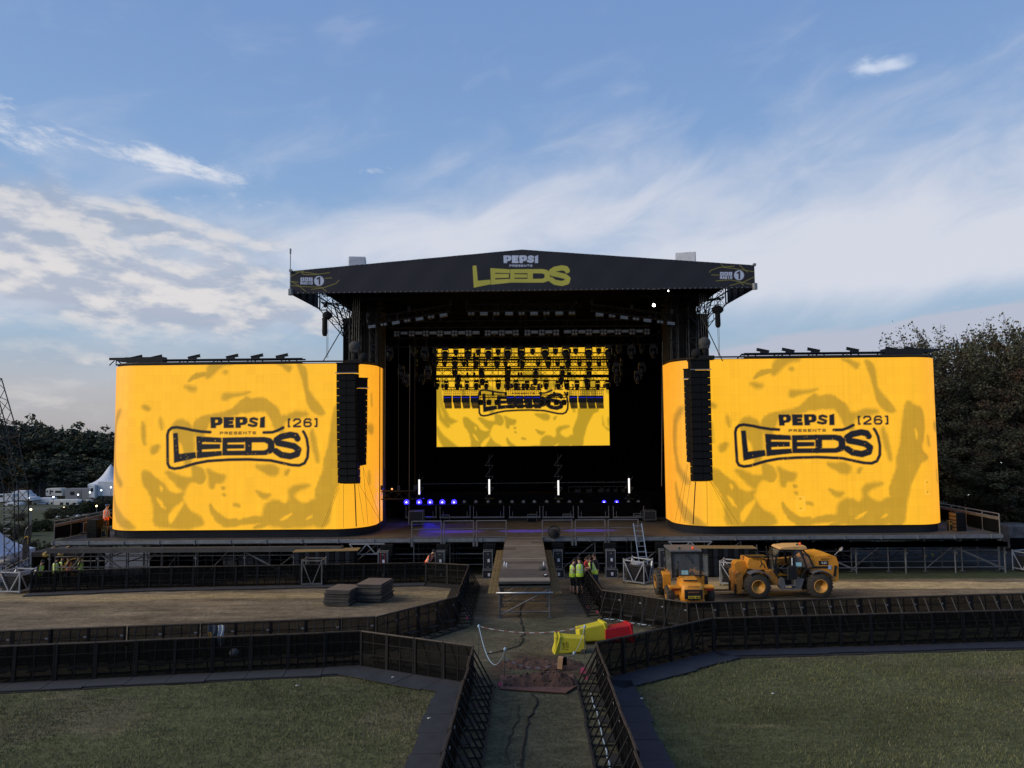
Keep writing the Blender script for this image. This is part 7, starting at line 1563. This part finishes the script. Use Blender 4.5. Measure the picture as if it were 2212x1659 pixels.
for i in range(14):
    px = -20+i*12; Y = 184+(i % 2)*4; p = at(px, 455+(i % 3)*6, Y); g_ = gz(p.x, Y); H = p.z-g_; place(far, fu, (i+1) % 4, (p.x, Y, g_), i*2.1, (1.0, 1.0, H/20), 'dark lower tree at the front of the wood behind the caravans', 'front trees of the wood on the left')
RT = [make_tree('hedgerow_tree', 17, 4.3, n, .115, c, 200+i, wisps=w_, alt=al, low=.06) for i, (n, c, w_, al) in enumerate(((26000, (.062, .062, .038), 34, (.072, .055, .038)), (26000, (.078, .048, .036), 14, (.055, .054, .034)), (26000, (.054, .058, .036), 30, None), (24000, (.052, .052, .034), 8, None)))]; ru = set()
spots = [(903, 352, 60, 0, 'slim wispy tree rising just above the right video wall'), (926, 330, 62, 0, 'tall wispy topped tree right of the slim one behind the right video wall'), (946, 328, 66, 2, 'tall twiggy green tree with bare sprigs at the top'), (966, 340, 63, 1, 'red brown leaved tree in the middle of the right wood'), (990, 326, 65, 2, 'tall dark green tree right of the red brown one'), (1016, 322, 61, 0, 'tall wispy tree at the right edge of the picture'), (1012, 334, 68, 1, 'red tinged tree behind the one at the right edge'), (1048, 318, 64, 3, 'dark tree just off the right edge of the picture'), (1085, 315, 66, 2, 'tree farther off the right edge of the picture'), (880, 368, 70, 3, 'tree mostly hidden behind the right video wall')]
for px, ty, Y, k, lab in spots:
    p = at(px, ty, Y); g_ = gz(p.x, Y); H = p.z-g_; place(RT, ru, k, (p.x, Y, g_), px*.7, (1, 1, H/17*.95), lab)
for i, (px, ty, Y) in enumerate(((950, 440, 55.5), (972, 430, 57), (995, 436, 56), (1018, 425, 57), (1040, 430, 56), (940, 400, 58), (983, 385, 60), (1030, 380, 59))):
    p = at(px, ty, Y); g_ = gz(p.x, Y); H = p.z-g_; place(RT, ru, (i+2) % 4, (p.x, Y, g_), i*1.7, (.85, .85, H/17), 'lower dark tree in the front rank of the right wood', 'front trees of the right wood')
for i in range(10):       # wood carries on behind the stage
    x = -95+i*15+(i % 3)*3; Y = 190+(i % 3)*8; place(far, fu, i % 4, (x, Y, gz(x, Y)), i, (1, 1, .85), 'dark tree of the wood hidden behind the stage', 'wood behind the stage')
# bushes on the bank at the left
BU = [make_tree('bush', 3.0, 1.9, 3200, .13, c, 300+i, low=.02) for i, c in enumerate(((.026, .034, .016), (.040, .042, .022), (.032, .036, .018)))]
for b in BU: b['category'] = 'bush'
bu = set()
bush = [(0, 523, 95, 18), (12, 527, 92, 16), (24, 524, 96, 14), (34, 521, 100, 14), (43, 519, 100, 13), (52, 520, 97, 14), (60, 521, 90, 13), (4, 537, 76, 16), (30, 540, 74, 14), (44, 545, 64, 12), (52, 541, 62, 12), (72, 508, 105, 16), (80, 503, 108, 18), (89, 500, 112, 18), (98, 500, 110, 18), (107, 499, 112, 18), (116, 500, 112, 18), (66, 511, 102, 14), (75, 518, 90, 16), (86, 514, 88, 16), (96, 512, 88, 16), (106, 512, 86, 16), (116, 514, 84, 18), (68, 527, 80, 14), (80, 527, 78, 14), (92, 527, 74, 14), (104, 528, 70, 16), (116, 530, 68, 18), (20, 513, 128, 10), (56, 508, 130, 14), (66, 507, 132, 12), (50, 511, 128, 10)]
for i, (px, ty, Y, wpx) in enumerate(bush):
    p = at(px, ty, Y); g_ = gz(p.x, Y)
    while p.z-g_ < 1.0: Y -= 2.0; p = at(px, ty, Y); g_ = gz(p.x, Y)
    Hb = max(.5, p.z-g_+.15); sx = wpx/(712/Y)/3.6; place(BU, bu, i % 3, (p.x, Y, g_-.15), i*1.1, (sx, sx, Hb/3.0*.98), 'scrubby dark bush on the grassy bank below the caravans', 'bushes on the bank below the caravans')
for i, (px, py, Y) in enumerate(((948, 530, 54), (962, 529, 55), (978, 528, 55), (990, 530, 54), (1006, 530, 55), (1022, 531, 55))):
    x = at(px, py, Y).x; place(BU, bu, i % 3, (x, Y, gz(x, Y)-.2), i, (1.1, 1.1, .9), 'low bush at the foot of the right wood behind the wing', 'bushes at the foot of the right wood')
# ---------------------------------------------------------------- camp of white vehicles on the left
VW = mat('vehicle_white', (.52, .55, .60), .4, 0, .08, 1.0); VWARM = mat('caravan_cream', (.48, .48, .46), .5, 0, .1, 1.0); WIN = mat('vehicle_window', (.02, .024, .03), .15); TRIM = mat('grey_trim', (.10, .11, .12), .6)
CY = 165.0
def camp(px, py, Y=CY): p = at(px, py, Y); return Vector((p.x, Y, p.z))
def ground_fix(o): pass
def vehicle(name, lab, cat, px0, px1, ybase, Y, prof, W, wins, wheels, m=VW, flip=False, rz=0, extra=None, front=None):
    """prof in units of length 1; wins: (poly) in the same units"""
    a = at(px0, ybase, Y); b = at(px1, ybase, Y); L = b.x-a.x; t = thing(name, lab, cat, ((a.x+b.x)/2, Y, gz(a.x, Y)), rz); t.location.z = a.z
    f = (lambda x: (.5-x)*L) if flip else (lambda x: (x-.5)*L)
    mb = MB(); pl_ = [(f(x), z*L) for x, z in prof]; pl_ = pl_[::-1] if flip else pl_; n = len(pl_); W2 = W/2; o_ = .12
    cx_ = sum(p[0] for p in pl_)/n; cz = sum(p[1] for p in pl_)/n; ins = [(cx_+(x-cx_)*.97, cz+(z-cz)*.93) for x, z in pl_]
    vs = [(x, -W2, z) for x, z in ins]+[(x, -W2+o_, z) for x, z in pl_]+[(x, W2-o_, z) for x, z in pl_]+[(x, W2, z) for x, z in ins]; fs = [tuple(range(n)), tuple(range(4*n-1, 3*n-1, -1))]
    for k in range(3): fs += [(k*n+i, (k+1)*n+i, (k+1)*n+(i+1) % n, k*n+(i+1) % n) for i in range(n)]
    mb.add(vs, fs); mb.build('body', m, t)
    for w_ in wins: mb = MB(); q_ = [(f(x), z*L) for x, z in w_]; mb.prism(q_, -W2-.02, -W2+.03); mb.build('window', WIN, t)
    for x in wheels: mb = MB(); mb.lathe([(.20, -.1), (.33, -.1), (.33, .1), (.2, .1)], c=(f(x), -W2+.06, .33), axis='Y', n=12); mb.build('wheel', RUBBER, t); 
    if front: mb = MB(); q_ = [(f(x), z*L) for x, z in front]; (x0, z0), (x1, z1) = q_; mb.add([(x0, -W2+.2, z0), (x0, W2-.2, z0), (x1, W2-.25, z1), (x1, -W2+.25, z1)], [(0,1,2,3)]); mb.build('windscreen', WIN, t)
    if extra: extra(t, L, f)
    return t
van = [(0, .06), (0, .20), (.04, .25), (.17, .30), (.27, .44), (.34, .465), (.97, .465), (1, .44), (1, .06)]
vanlow = [(0, .06), (0, .18), (.03, .22), (.20, .28), (.30, .37), (.36, .385), (.97, .385), (1, .36), (1, .06)]
carav = [(.02, .08), (0, .18), (.04, .34), (.10, .39), (.9, .40), (.97, .36), (1.0, .2), (.98, .08)]
vehicle('van', 'large white panel van at the left edge behind the lattice mast', 'van', -4, 15.5, 503, 168, van, 2.1, [[(.19, .30), (.27, .42), (.33, .42), (.33, .30)], [(.36, .30), (.36, .42), (.50, .42), (.50, .30)]], (.17, .8), front=[(.165, .305), (.275, .44)])
vehicle('van', 'white panel van half hidden behind the mast, left of the low van', 'van', 14, 34, 500, 172, van, 2.1, [], (.17, .8), flip=True)
vehicle('van', 'low white delivery van with a blue stripe in the middle of the camp', 'van', 34.5, 54.5, 505.5, 158, vanlow, 1.9, [[(.22, .275), (.30, .355), (.38, .355), (.38, .275)]], (.17, .78), front=[(.20, .285), (.30, .37)], extra=lambda t, L, f: MB().box((f(.62), -.98, .17*L), (.7*L*.8, .03, .02*L)).build('stripe', mat('stripe_blue', (.06, .14, .3), .5), t))
vehicle('caravan', 'upright cream caravan with a wide front window in the back row', 'caravan', 48.5, 65.5, 497.5, 175, [(.02, .1), (0, .2), (0, .5), (.06, .54), (.8, .545), (.92, .49), (1.0, .3), (.99, .1)], 2.3, [[(.05, .32), (.05, .42), (.14, .42), (.14, .32)], [(.33, .32), (.33, .42), (.44, .42), (.44, .32)], [(.24, .2), (.24, .46), (.31, .46), (.31, .2)], [(.55, .28), (.57, .41), (.93, .41), (.95, .28)]], (.45,), VWARM)
vehicle('caravan', 'long cream caravan with three dark square windows behind the hedge', 'caravan', 53, 82, 508.5, 156, [(0, .05), (0, .27), (.02, .30), (.8, .30), (.93, .27), (1, .17), (1, .05)], 2.3, [[(.03, .15), (.03, .23), (.10, .23), (.10, .15)], [(.35, .13), (.35, .22), (.46, .22), (.46, .13)], [(.55, .13), (.55, .22), (.66, .22), (.66, .13)], [(.78, .15), (.78, .21), (.9, .21), (.92, .15)]], (.5,), VWARM)
vehicle('caravan', 'pale caravan roof peeping over the bushes beside the long caravan', 'caravan', 81, 91, 504, 162, carav, 2.2, [[(.3, .2), (.3, .3), (.5, .3), (.5, .2)]], (.5,), VWARM)
vehicle('caravan', 'rounded white caravan under an awning behind the mast', 'caravan', 6.5, 23, 510, 154, [(.02, .08), (0, .15), (.08, .40), (.2, .46), (.85, .47), (1, .40), (1, .08)], 2.2, [[(.25, .25), (.3, .37), (.6, .37), (.6, .25)]], (.5,))
vehicle('camper_van', 'white camper van sunk behind the bushes on the bank', 'camper van', 50, 86, 529, 104, [(0, .05), (0, .13), (.10, .19), (.22, .33), (.3, .37), (.95, .38), (1, .34), (1, .05)], 2.1, [[(.13, .19), (.22, .31), (.32, .31), (.32, .2)], [(.42, .22), (.42, .31), (.6, .31), (.6, .22)], [(.8, .24), (.8, .32), (.95, .32), (.95, .24)]], (.2, .8), front=[(.10, .195), (.22, .325)])
def truck_extra(t, L, f):
    mb = MB()
    for k in range(3): mb.box((f(.03)-.04, 0, .10*L+k*.25), (.05, 1.9, .12))
    mb.build('grille', TRIM, t); mb = MB(); mb.box((f(.2), -1.18, .42*L), (.1, .1, .5)); mb.build('mirror', TRIM, t)
vehicle('lorry', 'white lorry cab with a tall box trailer behind the camp', 'lorry', 92, 116, 499.5, 170, [(0, .08), (0, .32), (.03, .50), (.10, .60), (.22, .61), (.24, .10), (.24, .08)], 2.5, [[(.05, .34), (.06, .48), (.17, .48), (.17, .34)]], (.13,), front=[(.005, .34), (.028, .49)], extra=truck_extra)
p = camp(112, 499.5, 171); t = thing('box_trailer', 'tall plain white box trailer right of the lorry cab', 'trailer', p); mb = MB(); mb.bbox((0, 0, 2.7), (5.6, 2.6, 3.4), .05); mb.build('box', VW, t); mb = MB(); mb.box((0, 0, .85), (5.4, 2.3, .25)); mb.build('chassis', TRIM, t)
for x in (-1.8, -.6): mb = MB(); mb.lathe([(.3, -.15), (.5, -.15), (.5, .15), (.3, .15)], c=(x, -1.1, .5), axis='Y', n=12); mb.build('wheel', RUBBER, t)
p = camp(85, 499, 172); t = thing('site_cabin', 'grey site cabin with a door left of the lorry', 'cabin', p); mb = MB(); mb.bbox((0, 0, 1.35), (8.2, 2.4, 2.5), .04); mb.build('wall', mat('cabin_grey', (.16, .17, .19), .6, 0, .1), t); mb = MB(); mb.box((-.6, -1.22, 1.1), (.9, .04, 2.0)); mb.build('door', TRIM, t); mb = MB(); mb.box((-2.4, -1.22, 1.5), (1.0, .04, .8)); mb.build('window', WIN, t)
def pagoda(lab, loc, w, eave, peak, m, wall=True):
    t = thing('marquee', lab, 'marquee', loc); n = 4; mb = MB(); rings = []
    for k in range(9): u = k/8; r = w/2*(1-u)**1.0*(1-.45*u*(1-u)*2)+.06; rings.append((r, eave+(peak-eave)*(u**1.6*.55+u*.45)))
    vs = []
    for r, z in rings: vs += [(-r, -r, z), (r, -r, z), (r, r, z), (-r, r, z)]
    mb.add(vs, [(k*4+i, k*4+(i+1) % 4, (k+1)*4+(i+1) % 4, (k+1)*4+i) for k in range(8) for i in range(4)]+[(32, 33, 34, 35)], 0, True); mb.build('roof', m, t)
    mb = MB(); r = w/2+.03
    for a, b in (((-r, -r), (r, -r)), ((r, -r), (r, r)), ((r, r), (-r, r)), ((-r, r), (-r, -r))): mb.bar((a[0], a[1], eave-.18), (b[0], b[1], eave-.18), .03, .4)
    mb.build('valance', m, t)
    if wall: mb = MB(); mb.box((0, 0, eave/2-.2), (w-.05, w-.05, eave-.25)); mb.build('wall', m, t)
    for x in (-1, 1):
        for y in (-1, 1): mb = MB(); mb.tube((x*w/2, y*w/2, 0), (x*w/2, y*w/2, eave), .05, 6); mb.build('pole', ALU, t)
    return t
TENT = mat('tent_white', (.50, .54, .62), .75, 0, .08, .5); TENTB = mat('gazebo_black', (.014, .013, .016), .85, 0, .2, 1)
p = camp(110.2, 499, 176); pagoda('white pointed tent roof behind the box trailer', (p.x, 176, p.z), 7, 3.9, 8.5, TENT)
w_ = 5.0; Yt = 47.0; c = at(36, 548, Yt); g_ = gz(c.x, Yt)-dip(c.x, Yt); pagoda('big white peaked marquee at the left edge of the field', (c.x-w_/2-.1, Yt-w_/2, g_), w_, c.z-g_, c.z-g_+3.6, TENT)
# awning
p = camp(27, 509, 156); t = thing('awning', 'pale square awning on poles right of the rounded caravan', 'awning', p); t.scale = (.5, .8, .85); mb = MB(); mb.prism([(-5, 2.7), (-3.5, 3.2), (3.2, 3.0), (4.8, 2.4), (4.8, 2.3), (-5, 2.55)], -2, 2); mb.build('canopy', mat('awning_pale', (.33, .36, .40), .8, 0, .1), t); mb = MB(); mb.box((1.5, 1.5, 1.2), (5, .1, 2.4)); mb.build('back_wall', mat('awning_shade', (.06, .055, .05), .9), t)
for x in (-4.7, 4.6, 1.5): mb = MB(); mb.tube((x, -1.9, 0), (x, -1.9, 2.5), .06, 5); mb.build('pole', GALV, t)
# dark site fence behind the camp
t = thing('site_fence', 'dark mesh site fence behind the caravans', 'fence', camp(75, 497, 180)); mb = MB()
for i in range(22): mb.box((-21+i*2, 0, 1.9), (.1, .1, 3.9))
mb.build('post', TRIM, t); mb = MB(); mb.box((0, 0, 1.9), (42, .03, 3.6)); mb.build('mesh_panel', mat('site_mesh', (.02, .022, .026), .9, alpha=.6), t)
# strings of lamps on posts
BULB = mat('festoon_bulb', (1, .9, .7), .4, 0, 0, emit=(1, .72, .35), estr=5); BULBW = mat('festoon_bulb_white', (1, 1, 1), .4, 0, 0, emit=(.9, .95, 1), estr=5)
z1a = lambda a, b: (a*.463/4, (1350+b*.463)/4)
r6 = lambda a, b: ((3072+a*.463)/4, (1250+b*.463)/4)
bulbs = [(z1a, 270, 1485, 62, 1, 'warm lamp on a thin post on the grassy bank near the mast', .09), (z1a, 463, 1378, 150, 0, 'white lamp post in front of the upright caravan', .16), (z1a, 555, 1470, 140, 1, 'warm lamp post in front of the long caravan', .16), (z1a, 676, 1357, 160, 0, 'white lamp post left of the site cabin', .16), (z1a, 778, 1338, 160, 0, 'white lamp post in front of the lorry nose', .16), (z1a, 876, 1320, 160, 0, 'white lamp post in front of the lorry cab door', .16), (z1a, 960, 1295, 160, 0, 'white lamp post in front of the box trailer', .16), (z1a, 248, 1386, 150, 0, 'white lamp post by the awning', .16), (z1a, 836, 1455, 96, 1, 'warm lamp among the bushes above the left wing', .12),
         (r6, 1465, 1527, 54, 1, 'warm lamp at the right side of the right video wall', .06), (r6, 2014, 1298, 55, 0, 'white lamp in front of the right trees, upper right', .05), (r6, 1728, 1577, 55, 0, 'white lamp in front of the right trees, lower middle', .05), (r6, 2202, 1495, 55, 0, 'white lamp in front of the right trees at the picture edge', .05)]
for f, a, b, Y, warm, lab, r_ in bulbs:
    p = at(*f(a, b), Y); g_ = gz(p.x, Y); t = thing('lamp_post', lab, 'lamp post', (p.x, Y, g_)); mb = MB(); mb.tube((0, 0, 0), (0, 0, p.z-g_), .04 if Y < 70 else .05, 5); mb.build('pole', GALV if (Y < 70 and f is z1a) else TRIM, t); mb = MB(); mb.ball((0, -.05, p.z-g_), r_, 8); mb.build('bulb', BULB if warm else BULBW, t)
# ---------------------------------------------------------------- lattice mast with its outriggers
Ym = 39.5; b0 = at(16.5, 572, Ym); g_ = gz(b0.x, Ym); t = thing('lattice_mast', 'black lattice mast leaning away at the top at the left edge', 'mast', (b0.x, Ym, g_)); O = Vector((b0.x, Ym, g_))
def rl(px, py, Y=Ym): return at(px, py, Y)-O
mb = MB(); lo0, lo1 = rl(16.8, 572), rl(16.2, 490); truss(mb, lo0, lo1, .80, .80, .035, .8); mb.build('lower_mast', BLACK, t)
mb = MB(); up1 = rl(4, 425); up2 = rl(-9, 380); truss(mb, lo1, up1, .78, .78, .035, .8); truss(mb, up1, up2, .7, .7, .035, .75); mb.build('upper_mast', BLACK, t)
mb = MB()
for i in range(12): k = i/12; a = lo0+(lo1-lo0)*k; b = lo0+(lo1-lo0)*((i+.5)/12); mb.bar(a+Vector((-.42, -.42, 0)), b+Vector((-.05, -.42, 0)), .03); mb.bar(b+Vector((-.05, -.42, 0)), b+Vector((-.4, -.42, .02)), .035)
mb.build('ladder', GALV, t)
mb = MB(); q0 = rl(0, 577); q1 = rl(28, 562); truss(mb, q0, q1, .5, .4, .03, .6); truss(mb, rl(8, 565), rl(14, 590), .4, .4, .03, .5); mb.build('outrigger', BLACK, t)
mb = MB(); mb.tube(rl(-4, 563), rl(18, 560), .16, 8); mb.build('ballast_pipe', mat('grey_pipe', (.12, .12, .13), .6), t)
# feather flag
p = at(24, 566, 42.5); g_ = gz(p.x, 42.5)-dip(p.x, 42.5); t = thing('feather_flag', 'black feather flag with a gold crescent beside the white marquee', 'flag', (p.x, 42.5, g_)); k = 42.5/712; zt = at(29, 524, 42.5).z-g_; zb_ = at(23, 560, 42.5).z-g_
mb = MB(); mb.path([(-.15, 0, 0), (-.12, 0, zt*.7), (.05, 0, zt*.92), (.3, 0, zt)], .02, 5); mb.build('pole', GALV, t); mb = MB(); mb.prism([(-.1, zb_), (-.12, zt*.72), (.05, zt*.93), (.42, zt), (.40, zt*.85), (.22, zt*.55), (.1, zb_)], -.01, .01); mb.build('sail', TENTB, t)
mb = MB(); mb.bar((-.04, -.02, zt*.76), (.05, -.02, zt*.80), .05, .05); mb.bar((.05, -.02, zt*.80), (.30, -.02, zt*.79), .05, .06); mb.bar((.22, -.02, zt*.79), (.20, -.02, zt*.68), .03, .04); mb.build('emblem', GOLD, t)
# black gazebo
Yg = 43.2; a = at(31.5, 552.5, Yg); b = at(83, 556, Yg); g_ = gz(a.x, Yg)-dip(a.x, Yg); w_ = b.x-a.x; ev = a.z-g_; t = thing('gazebo', 'black gazebo with gold crescent emblems on its sloping roof', 'gazebo', ((a.x+b.x)/2, Yg+2.0, g_)); mb = MB(); hw = w_/2; rz_ = at(50, 541.5, Yg+1.8).z-g_
mb.add([(-hw, -2, ev), (hw, -2, ev), (hw, 2, ev), (-hw, 2, ev), (-hw*.25, 0, rz_), (hw*.35, 0, rz_)], [(0,1,5,4), (1,2,5), (2,3,4,5), (3,0,4)]); mb.build('roof', TENTB, t)
mb = MB(); mb.box((0, -2.0, ev-.12), (w_, .03, .28)); mb.build('valance', TENTB, t)
for x in (-hw, hw): mb = MB(); mb.tube((x, -2, 0), (x, -2, ev), .04, 5); mb.build('pole', GALV, t)
mb = MB(); mb.box((-hw*.3, 1.9, ev/2), (w_*.7, .04, ev)); mb.box((-hw, 0, ev/2), (.04, 4, ev)); mb.build('back_wall', TENTB, t); mb = MB(); mb.box((hw*.72, -1.9, ev*.45), (w_*.28, .04, ev*.9)); mb.build('side_panel', mat('gazebo_brown', (.035, .022, .022), .85), t)
def cres(cx_, cz, r, y, par, tilt=0, m=GOLD):
    mb = MB(); P_ = []
    for i in range(9): u = R(40+i*32); P_.append((cx_+r*1.3*math.cos(u)*1.0, y+tilt*(r*math.sin(u)), cz+r*math.sin(u)))
    for p0, p1 in zip(P_[:-1], P_[1:]): mb.bar(p0, p1, .10, .10)
    return mb.build('emblem', m, par)
sl = 2.0/(rz_-ev); cres(-hw*.22, ev+(rz_-ev)*.5, .30, -1.0-.06, t, sl); cres(hw*.30, ev+(rz_-ev)*.5, .28, -1.0-.06, t, sl); cres(hw*.72, ev*.55, .5, -1.95, t, 0); cres(-hw*.45, ev-.12, .1, -2.03, t, 0)
# pale sheeting and crates seen below the left wing
p = at(195, 572, 49.5); g_ = gz(p.x, 49.5); t = thing('covered_load', 'pale sheeted heap behind the left wing scaffold', 'covered load', (p.x, 49.5, g_)); mb = MB(); mb.prism([(-2.6, 0), (-1.5, 1.9), (-.9, 3.0), (.6, 3.05), (1.6, 2.2), (3.2, 1.6), (3.5, 0)], -1, 1); mb.build('sheet', mat('pale_sheet', (.085, .085, .08), .8, 0, .2, 1, .5, 3), t)
def crate_row(lab, px0, px1, py, Y, n, h, m):
    for i in range(n): p = at(px0+(px1-px0)*i/max(1, n-1), py, Y); g_ = gz(p.x, Y); t = thing('crate', lab, 'crate', (p.x, Y, g_), R(15*i)); mb = MB(); mb.bbox((0, 0, h/2), (.9, .8, h), .05); mb.build('body', m, t); mb = MB(); mb.box((0, 0, h+.02), (.94, .84, .05)); mb.build('lid', TRIM, t); t['group'] = lab
crate_row('white crate standing under the left wing scaffold', 232, 262, 577, 46.2, 3, .5, mat('crate_grey', (.25, .26, .28), .6))
